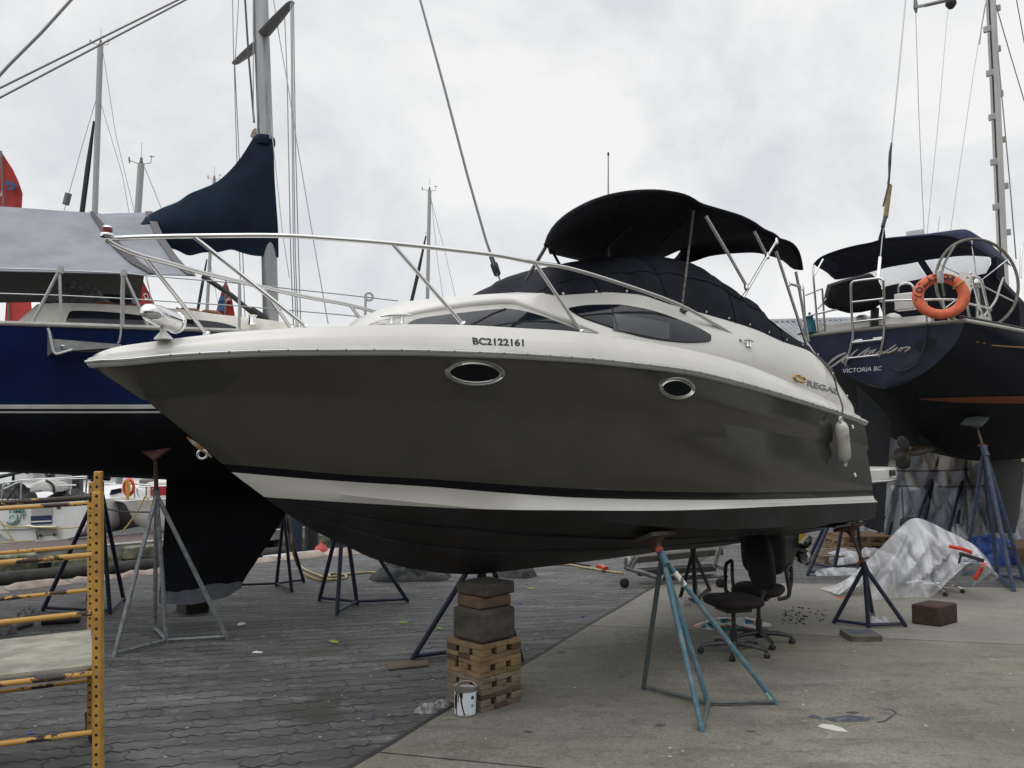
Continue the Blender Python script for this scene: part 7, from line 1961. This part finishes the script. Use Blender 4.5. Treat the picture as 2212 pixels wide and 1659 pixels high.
quad([(122, 1092), (130, 1092), (130, 1099), (122, 1099)], MDARK, 'drain', th); 
for px in ([(76, 1139), (82, 1165)], [(125, 1138), (126, 1163)], [(57, 1135), (80, 1138), (122, 1137)]): obj('stern_ladder', MB().tube([TB(u, v, -.08) for u, v in px], .025, 8), STEEL, tb)
for u, v in ((87, 1157), (117, 1155)): obj('fender_knob', MB().lathe([(0, -.04), (.05, 0), (0, .04)], TB(u, v, -.08), n=10), RUBBER, tb, smooth=60)
def lt(s_, q, m): 
    def fn(a, b): u, v = bilin(q, a, b); return TB(u, v, -.035)
    return fn
obj('stern_name', place_text('TIME', lt('', [(15, 1109), (56, 1109), (55, 1099), (17, 1101)], 0), bold=.03), TEALT, th, smooth=0)
obj('stern_name', place_text('UT', lt('', [(37, 1121.5), (56, 1121), (56, 1111), (37, 1111.5)], 0), bold=.03), TEALT, th, smooth=0)
ec = TB(28, 1119, -.04); r_ = .085
obj('watch_emblem', MB().torus(ec, (0, 1, 0), r_ * 1.05, .022, 24, 6).lathe([(r_ * .9, 0), (0, .001)], ec, (0, -1, 0), 20), mat('emblem_pale', (.40, .52, .50), .5), th)
obj('chain_emblem', MB().tube([TB(u, v, -.04) for u, v in ((15, 1128), (20, 1132), (28, 1132), (38, 1129), (42, 1124))], .018, 6), TEALT, th)
# rails, arch, canvas and dinghy on the stern
def tt(px, r=.022, m=STEEL, nm='stern_rail', dy=0.0, par=None): return obj(nm, MB().tube([at(u, v, yT + dy) for u, v in px], r, 8), m, par or tb)
tt([(6, 1050), (14, 1043), (46, 1037), (100, 1034), (188, 1029)]); tt([(8, 1056), (46, 1039), (188, 1033)], .018); tt([(6, 1050), (5, 1082)]); tt([(46, 1037), (45, 1080)]); tt([(188, 1029), (184, 1082)]); tt([(120, 1049), (164, 1048)]); tt([(150, 1048), (151, 1068)])
tt([(16, 1079), (40, 1046)], .03, MDARK, 'davit'); tt([(0, 1030), (60, 1016), (120, 1003)], .05, MDARK, 'boom', 1.0); tt([(28, 1020), (34, 1000)], .04, MDARK, 'davit', 1); tt([(58, 1040), (60, 990)], .045, MDARK, 'davit', .5); tt([(115, 1060), (116, 1000)], .04, MDARK, 'davit', .5); tt([(90, 1000), (116, 1060)], .04, MDARK, 'davit', .6); tt([(105, 1000), (120, 1052)], .03, MDARK, 'davit', .6)
obj('cockpit_gear', heap(MB(), at(22, 1079, yT + .6), .62, .4, .52, 0, 3.3, 10, 40), MDARK, tb, smooth=0)
obj('cockpit_gear', heap(MB(), at(150, 1080, yT + .6), .60, .4, .34, 0, 5.3, 10, 40), MDARK, tb, smooth=0)
quad([(118, 1020), (155, 1019), (156, 1060), (120, 1060)], mat('clear_panel', (.42, .43, .43), .3, col2=(.3, .3, .3), vscale=3), 'cockpit_screen', tb, 1.2, .03)
quad([(60, 1015), (100, 1014), (104, 1040), (62, 1042)], mat('clear_panel', (.42, .43, .43), .3), 'cockpit_screen', tb, 1.4, .03)
quad([(155, 1018), (172, 1018), (172, 1062), (156, 1062)], MDARK, 'instrument_pod', tb, 1.0, .2)
obj('green_light', MB().prism([at(u, v, yT + .98) for u, v in ((160, 1026), (165, 1026), (162.5, 1022))], (0, .01, 0)), mat('green_plastic', (.03, .5, .3), .4), tb, smooth=0)
quad([(32, 1026), (58, 1024), (58, 1042), (32, 1044)], MWHITE, 'locker_box', tb, .4, .3)
dg_ = thing('dinghy', 'white dinghy hoisted end-on at the moored yacht\'s stern rail', 'dinghy', at(90, 1076, yT - .3))
g = MB(); cD = at(90, 1060, yT - .3); R0 = 25 * yT / F
rr = [[cD + Vector((R0 * 1.05 * math.cos(a) * f, dy, (R0 * .82 * math.sin(a)) * f + .02)) for a in np.linspace(-.25, math.pi + .25, 24)] for f, dy in ((.02, -.05), (.75, -.05), (.97, .02), (1.0, .12), (.95, .5), (.7, .9))]
g.grid(rr); obj('hull', g, mat('dinghy_white', (.42, .42, .40), .5, var=.1), dg_, smooth=60)
obj('gunwale', MB().tube([cD + Vector((R0 * 1.06 * math.cos(a), .0, R0 * .83 * math.sin(a) + .02)) for a in np.linspace(-.3, 1.25, 14)], .03, 8), RUBBER, dg_)
# mooring lines
YL = mat('line_yellow_dock', (.38, .29, .10), .8)
for lab, px in (('yellow mooring line along the white yacht\'s stern', [(4, 1133), (30, 1138), (80, 1139), (150, 1141), (192, 1134)]), ('yellow mooring line down to the dock at the far left', [(0, 1125), (14, 1146), (30, 1168), (38, 1173)]), ('yellow mooring line lying on the dock', [(0, 1174), (40, 1170), (75, 1168)])):
    tag(obj('mooring_line', MB().tube(smooth_path([at(u, v, yT - .15) for u, v in px], 5), .016, 6), YL, loc=at(px[0][0], px[0][1], yT - .15)), lab, 'mooring line', 'mooring lines of the moored yachts')

yS = 22.5
sb_ = thing('moored_yacht', 'white moored yacht with a grey flank and an orange life ring', 'moored yacht', at(290, 1150, yS + 2))
def S_(u, v, dy=0.0): return at(u, v, yS + dy)
def prof(px, d1_, m, nm, par=None, dy=0.0, bevel=.0): return obj(nm, MB().prism([S_(u, v, dy) for u, v in px], (0, d1_, 0)), m, par or sb_, smooth=30, bevel=bevel)
# hull as a loft from the bow (left, nearer the dock) to the quarter on the right
rowsS = [[S_(222, 1080, .3), S_(262, 1083, 0), S_(300, 1080, .2), S_(350, 1078, .5), S_(380, 1078, 1)],
         [S_(222, 1100, .4), S_(272, 1090, 0.05), S_(305, 1108, .3), S_(350, 1112, .6), S_(380, 1110, 1)],
         [S_(223, 1125, .5), S_(280, 1106, .15), S_(316, 1130, .4), S_(350, 1138, .7), S_(380, 1138, 1.1)],
         [S_(225, 1150, .7), S_(292, 1132, .5), S_(336, 1150, .6), S_(352, 1150, .9), S_(380, 1150, 1.2)]]
hg = MB(); hg.grid([[r[0], r[0] + (r[1] - r[0]) * .5 + Vector((0, .1, 0)), r[1]] for r in rowsS]); obj('grey_flank', hg, mat('flank_grey', (.13, .13, .125), .5, var=.15), sb_, smooth=60)
hg = MB(); hg.grid([r[1:] for r in rowsS]); 
bk = [[p + Vector((0, 3.5, 0)) for p in r] for r in rowsS]; hg.grid([[r[0] for r in rowsS], [r[0] for r in bk]]); hg.grid([rowsS[0], bk[0]]); hg.grid([r for r in bk])
obj('hull', hg, MWHITE, sb_, smooth=50)
prof([(225, 1080), (240, 1066), (262, 1052), (300, 1050), (312, 1060), (316, 1080)], 2.0, MWHITE, 'deckhouse', None, .6, .06)
prof([(310, 1042), (360, 1040), (365, 1078), (312, 1078)], 2.0, mat('moored_cream', (.55, .53, .47), .5), 'deckhouse', None, .9, .06)
prof([(298, 1035), (320, 1035), (320, 1050), (300, 1050)], .6, MGREY, 'canvas_bundle', None, .9, .05)
prof([(240, 1058), (262, 1054), (262, 1064), (236, 1070)], .02, GLASS, 'cabin_window', None, .57)
prof([(255, 1000), (265, 1000), (254, 1040), (246, 1040)], .3, mat('panel_grey', (.33, .33, .32), .5), 'antenna_panel', None, 1.5)
for px in ([(225, 1046), (262, 1044), (300, 1046), (350, 1050)], [(300, 1052), (345, 1050), (360, 1050)], [(316, 1050), (316, 1075)], [(290, 1060), (291, 1076)], [(338, 1050), (339, 1078)], [(296, 1056), (298, 1068), (302, 1074)]):
    obj('deck_rail', MB().tube([S_(u, v, -.05) for u, v in px], .02, 8), STEEL, sb_)
for u, v in ((304, 1056), (304, 1061), (308, 1056)): obj('socket', MB().lathe([(.035, 0), (0, .01)], S_(u, v, .88), (0, -1, 0), 10), RUBBER, sb_)
sg_ = prof([(325, 1051), (361, 1050), (361, 1070), (325, 1072)], .03, mat('sign_red', (.36, .012, .025), .5), 'red_banner', None, -.1)
def sfn(q): 
    def fn(a, b): u, v = bilin(q, a, b); return S_(u, v, -.112)
    return fn
obj('banner_lettering', place_text('THE', sfn([(328, 1058.5), (336, 1058.5), (336, 1055), (328, 1055)]), bold=.02), MWHITE, sg_, smooth=0)
obj('banner_lettering', place_text('SP', sfn([(330, 1068), (336, 1068), (336, 1064), (330, 1064)]), bold=.02), MWHITE, sg_, smooth=0)
rg_ = thing('life_ring', 'bright orange-red life ring with a yellow line on the moored white yacht', 'life ring', S_(278, 1053, -.2))
rc = S_(278, 1052.5, -.2); k_ = yS / F
g = MB(); rr = []
for i in range(36):
    a = 2 * math.pi * i / 36; d = Vector((10.5 * k_ * math.cos(a), 0, 15.5 * k_ * math.sin(a)))
    rr.append([rc + d * (1 + .27 * math.cos(b)) + Vector((0, -.05 * math.sin(b), 0)) for b in np.linspace(0, 2 * math.pi, 9)[:-1]])
g.grid(rr + [rr[0]], close=True); obj('ring', g, mat('ring_red', (.60, .055, .018), .5), rg_, smooth=60)
obj('throw_line', MB().tube([S_(u, v, -.3) for u, v in ((276, 1037), (274, 1052), (277, 1066), (275, 1080))], .045, 8).tube([S_(u, v, -.3) for u, v in ((279, 1044), (279, 1060), (276, 1078))], .035, 8), mat('line_yellow', (.5, .3, .06), .8), rg_)
for lab, px in (('yellow mooring line from the second yacht\'s bow to the dock', [(314, 1072), (296, 1106), (278, 1132), (262, 1150)]), ('yellow mooring line looped over the second yacht\'s side', [(314, 1072), (322, 1082), (328, 1100), (335, 1118)]), ('dark mooring line running across the grey flank', [(224, 1098), (256, 1104), (296, 1106), (338, 1106)])):
    tag(obj('mooring_line', MB().tube(smooth_path([S_(u, v, -.3) for u, v in px], 5), .022, 6), YL if 'yellow' in lab else RUBBER, loc=S_(*px[0])), lab, 'mooring line', 'mooring lines of the moored yachts')
# more boats further out, seen only in gaps
def moored(label, u, y, ln, wd, fb, rot, cab=True, m=MWHITE):
    c = at(u, 1100, y); c.z = WZ; t = thing('moored_boat', label, 'moored boat', c, 'moored boats beyond the dock')
    M = Matrix.Rotation(rot, 3, 'Z'); rr = []
    for i in range(13):
        q = i / 12; h = wd / 2 * (1 - (max(0, q - .35) / .65) ** 2.2) if q > .35 else wd / 2 * (.86 + .14 * q / .35)
        z = fb + .35 * q * q
        rr.append([c + M @ Vector(((q - .5) * ln, s * h * f, 0)) + Vector((0, 0, zz)) for s, f, zz in ((1, 1, z), (1, .93, .25), (1, .6, -.15), (-1, .6, -.15), (-1, .93, .25), (-1, 1, z), (-1, .3, z + .06), (1, .3, z + .06))])
    g = MB().grid(rr, close=True); n = 8; g.f.append(list(range(n))); g.m.append(0)
    obj('hull', g, m, t, smooth=40)
    if cab:
        ch = MB(); ch.box(c + M @ Vector((-.02 * ln, 0, 0)) + Vector((0, 0, fb + .4)), (ln * .42, wd * .6, .75), rot=rot, taper=.86); ho = obj('deckhouse', ch, m, t, bevel=.05)
        obj('window_band', MB().box(c + M @ Vector((-.02 * ln, 0, 0)) + Vector((0, 0, fb + .5)), (ln * .40, wd * .605, .22), rot=rot), GLASS, ho)
    P = [c + M @ Vector(((q - .5) * ln, s * wd * .44 * (1 if q < .6 else 1 - (q - .6) * 2), 0)) + Vector((0, 0, fb + .65 + .3 * q * q)) for s, qs in ((1, (0, .2, .4, .6, .8, .97)), (-1, (.97, .8, .6, .4, .2, 0))) for q in qs]
    obj('deck_rail', MB().tube(P, .018, 6), STEEL, t)
    return t
moored('white moored motor boat far out, glimpsed under the blue hull at left', 150, 33, 8.5, 2.8, 1.1, R(20))
moored('white moored sloop glimpsed left of the black keel', 250, 36, 9.5, 2.9, 1.2, R(160))
moored('dark blue moored boat glimpsed right of the black keel', 655, 26, 7.0, 2.5, .9, R(40), True, mat('moored_blue', (.008, .018, .075), .35))
for lab, u, v, y, m in (('navy steel pile standing beyond the keel', 637, 1213, 16.5, NAVY), ('black steel pile standing beyond the keel, right of the navy one', 672, 1209, 17.0, MDARK)):
    p = at(u, v, y); tag(obj('mooring_pile', MB().tube([Vector((p.x, p.y, WZ - .5)), Vector((p.x, p.y, .75))], .14, 14), m, loc=Vector((p.x, p.y, WZ))), lab, 'pile')
p = gp(668, 1212, -.3); tag(obj('concrete_block', MB().box(p + Vector((0, 0, -.1)), (1.6, .6, .5), rot=R(45)), mat('block_white', (.38, .40, .42), .8, var=.15), loc=p, bevel=.03), 'pale concrete block on the float beyond the keel', 'block')
p = gp(693, 1208, -.2); tag(obj('mooring_buoy', MB().lathe([(0, -.14), (.10, -.10), (.14, 0), (.10, .10), (.03, .15), (.02, .2)], p + Vector((0, 0, .12)), n=16), mat('buoy_red', (.42, .045, .03), .5), loc=p, smooth=60), 'small red buoy by the quay beyond the keel', 'buoy')
# ---- masts of boats hidden behind the blue yacht
def far_mast(label, px, y, w, furl=None, wires=(), inst=True):
    top = at(px[0][0], px[0][1], y); bot = at(px[1][0], px[1][1], y); d = (bot - top); k = (top.z - .9) / (-d.z); base = top + d * k
    t = thing('sailboat_mast', label, 'mast', Vector((base.x, base.y, .9)), 'masts of yachts moored beyond')
    rr = [[p + Vector((math.cos(a) * w / 2, math.sin(a) * w * .7, 0)) for a in np.linspace(0, 2 * math.pi, 13)[:-1]] for p in (base, top)]
    obj('mast', MB().grid(rr, close=True), mat('far_mast_alloy', (.33, .335, .33), .5, .3), t, smooth=60)
    if inst:
        k = w * .62
        obj('wind_vane', MB().tube([top + Vector((-.02, 0, 0)), top + Vector((-k * 3.2, 0, .10))], .010, 6).tube([top + Vector((-k * 3.2, 0, .04)), top + Vector((-k * 3.4, 0, .18))], .018, 6), MGREY, t)
        obj('anemometer', MB().tube([top, top + Vector((k * 2.6, 0, .03)), top + Vector((k * 2.8, 0, .22))], .009, 6).tube([top + Vector((k * 2.2, 0, .2)), top + Vector((k * 3.6, 0, .19))], .011, 6), MGREY, t)
        obj('masthead_light', MB().lathe([(.05, 0), (.05, .06), (.035, .08), (.035, .16), (0, .18)], top, n=10), MGREY, t)
        obj('whip_aerial', MB().tube([top, top + Vector((0, 0, .55))], .006, 5), MGREY, t)
    if furl:
        P = [at(u, v, y) for u, v in furl]; e_ = P[-1] + (P[-1] - P[0]) * 1.0; obj('furled_sail', MB().tube(P + [e_], [w * .22] + [w * .5] * (len(P) - 1) + [w * .55], 8), RUBBER, t)
    for q in wires:
        P = [at(u, v, y) for u, v in q]; obj('stay', MB().tube(P + [P[-1] + (P[-1] - P[0]) * .8], .010, 5), WIRE, t)
    return t
m1 = far_mast('tall alloy mast with a black furled jib, rising at the left over the tarpaulin', ((217, 98), (205, 460)), 25, .155, [(203, 262), (190, 360), (178, 453)], ([(207, 217), (177, 317), (149, 418)], [(223, 115), (250, 290), (290, 457)], [(218, 223), (265, 380), (278, 455)]))
obj('radar_reflector', MB().tube([at(148, 418, 25), at(142, 442, 25)], .10, 10), MGREY, m1)
far_mast('short pale mast with masthead instruments between the tarpaulin and the sail cover', ((305, 355), (297, 470)), 20, .145, None, ([(313, 362), (347, 446)],))
far_mast('thin mast just left of the sail cover, its head barely above it', ((463, 388), (447, 673)), 34, .13, [(447, 560), (437, 615), (427, 671)], ([(452, 553), (468, 640)],))
far_mast('distant mast with a black furled jib left of the forestay', ((928, 413), (923, 665)), 33, .145, [(920, 510), (902, 595), (884, 672)], ([(931, 424), (945, 560), (958, 650)], [(931, 430), (965, 560), (988, 660)], [(921, 500), (902, 600), (880, 690)]))
# ---- red sails
SAIL = mat('sail_red', (.45, .045, .035), .7, col2=(.36, .03, .026), vscale=.8, bump=.2, bscale=1.5)
SBLUE = mat('sail_blue', (.035, .085, .20), .7)
def red_sail(label, y, outline, mastpx, blue=None, txt=None):
    P = [at(u, v, y) for u, v in outline]; t = thing('red_sail', label, 'sail', P[-1], 'red sails beyond the blue yacht')
    c = sum(P, Vector()) / len(P); n = len(P); rr = [P]
    for f in (.75, .5, .25, .02): rr.append([c + (p - c) * f + Vector((0, .25 * (1 - f * f) * (1 if p.x > c.x else .6), 0)) for p in P])
    so = obj('cloth', MB().grid(rr, close=True), SAIL, t, smooth=70)
    a, b = at(*mastpx[0], y - .08), at(*mastpx[1], y - .08); obj('spar', MB().tube([a, b], .035, 8), MGREY, t)
    if blue: 
        for q in blue: obj('blue_emblem', MB().prism([at(u, v, y - .10) for u, v in q], (0, .02, 0)), SBLUE, so, smooth=0)
    for s_, q in txt or ():
        def fn(aa, bb, q=q): u, v = bilin(q, aa, bb); return at(u, v, y - .10)
        obj('sail_lettering', place_text(s_, fn, bold=.01), MWHITE, so, smooth=0)
red_sail('large red sail with a blue swoosh at the left edge, rising above the tarpaulin', 27, [(2, 326), (14, 345), (28, 366), (40, 392), (49, 418), (47, 446), (58, 560), (66, 640), (72, 700), (10, 700), (14, 640), (4, 560), (-8, 446), (-10, 380)], ((2, 326), (20, 700)),
         [[(11, 389), (24, 392), (38, 404), (22, 401), (12, 400)], [(13, 411), (22, 403), (36, 404), (26, 410)]], [('A', [(0, 424), (5, 424), (6, 413), (1, 413)])])
red_sail('red sail with white letters partly hidden by the tarpaulin\'s corner', 29, [(298, 590), (306, 600), (318, 625), (328, 642), (336, 662), (338, 700), (285, 700), (287, 655), (290, 620)], ((299, 590), (296, 700)), None, [('CU', [(311, 644), (328, 650), (324, 634), (309, 633)])])
red_sail('small red sail with a blue patch left of the mast of the blue yacht', 31, [(488, 605), (495, 625), (502, 650), (507, 678), (508, 710), (465, 710), (467, 673), (474, 645), (481, 620)], ((488, 605), (486, 710)), [[(471, 652), (477, 636), (484, 640), (486, 672), (469, 672)]],
         [('SPECIAL', [(472, 661), (499, 647), (497, 640), (473, 652)])])
# ---- shed with a corrugated roof at the right
yB = 38.0
sh_ = thing('boat_shed', 'long shed with a grey corrugated metal roof behind the navy yacht', 'shed', at(1850, 1000, yB) * 1.0)
def BX(u, v, y=yB): return at(u, v, y)
ridge0, ridge1 = BX(1560, 690, 44), BX(2300, 664, 44); ev0, ev1 = BX(1560, 790, 36), BX(2300, 790, 36)
e0, e1 = Vector((ridge0.x - 1, 36, 5.2)), Vector((ridge1.x + 3, 36, 5.4)); ridge0.z = 8.25; ridge1.z = 8.75
nx_ = 260; rr = [[], []]
for i in range(nx_ + 1):
    q = i / nx_; dz = .05 * (1 if (i // 2) % 2 else -1); a = e0 + (e1 - e0) * q; b = ridge0 + (ridge1 - ridge0) * q; rr[0].append(a + Vector((0, 0, dz))); rr[1].append(b + Vector((0, 0, dz)))
obj('roof', MB().grid(rr), mat('roof_metal', (.30, .31, .33), .5, .3, col2=(.22, .23, .245), vscale=.5, stretch=(1, .3, 1)), sh_, smooth=0)
obj('ridge_cap', MB().tube([ridge0, ridge1], .14, 8), mat('roof_metal', (.3, .3, .3)), sh_)
obj('wall', MB().prism([Vector((e0.x + .5, 36.6, 0)), Vector((e1.x - .5, 36.6, 0)), Vector((e1.x - .5, 36.6, 5.35)), Vector((e0.x + .5, 36.6, 5.15))], (0, 7, 0)), mat('wall_beige', (.36, .30, .19), .8, var=.15, vscale=.6), sh_)

# ---- added sheds and boats out of view, for hull reflections and yard shade
sb2 = thing('unseen_shed', 'long grey shed added out of view behind the camera to block low sky light', 'shed', (2, -15, 0))  # unseen, added to block low sky light and be reflected in the hull
obj('wall', MB().box((2, -18, 3.3), (56, 6, 6.6)), mat('shed_cladding', (.13, .14, .145), .7, var=.2, vscale=.4, stretch=(4, 1, .2)), sb2)
obj('roof', MB().prism([Vector((-26.6, -14.4, 6.6)), Vector((-26.6, -21.6, 6.6)), Vector((-26.6, -18, 8.2))], (57.2, 0, 0)), mat('shed_roof', (.20, .21, .22), .5), sb2)
for x in (-19, -9, 3.5, 14, 24): obj('door', MB().box((x, -14.97, 2.2), (4.2, .12, 4.4)), mat('shed_door', (.42, .42, .40), .5, var=.1), sb2)
for x, y, rz, m, lab in ((11.0, 4.4, R(100), MWHITE, 'white boat added out of view to the right for the hull to reflect'), (-8.5, -8.5, R(150), MDARK, 'dark boat added out of view across the yard for reflections and shade')):  # unseen boats, added as something for the glossy hull to reflect
    bt_ = moored(lab, 1106, 25, 8.0, 2.7, 1.5, rz, True, m); bt_['category'] = 'unseen boat'; del bt_['group']; bt_.name = 'unseen_boat'
    bt_.location = (x, y, .75)

sb3 = thing('boat_shed', 'dark green shed added out of view at right to block low sky light', 'shed', (22, 2, 0))  # unseen, added to cut low sky light from the right
obj('wall', MB().box((23, 1, 3.2), (6, 22, 6.4)), mat('shed_green', (.05, .065, .06), .7, var=.2, vscale=.4), sb3)
obj('roof', MB().prism([Vector((19.6, -10.4, 6.4)), Vector((26.4, -10.4, 6.4)), Vector((23, -10.4, 8.0))], (0, 22.8, 0)), mat('shed_roof', (.2, .2, .2)), sb3)
obj('door', MB().box((19.97, 5, 2.2), (.12, 4.2, 4.4)), mat('shed_door', (.4, .4, .4)), sb3)
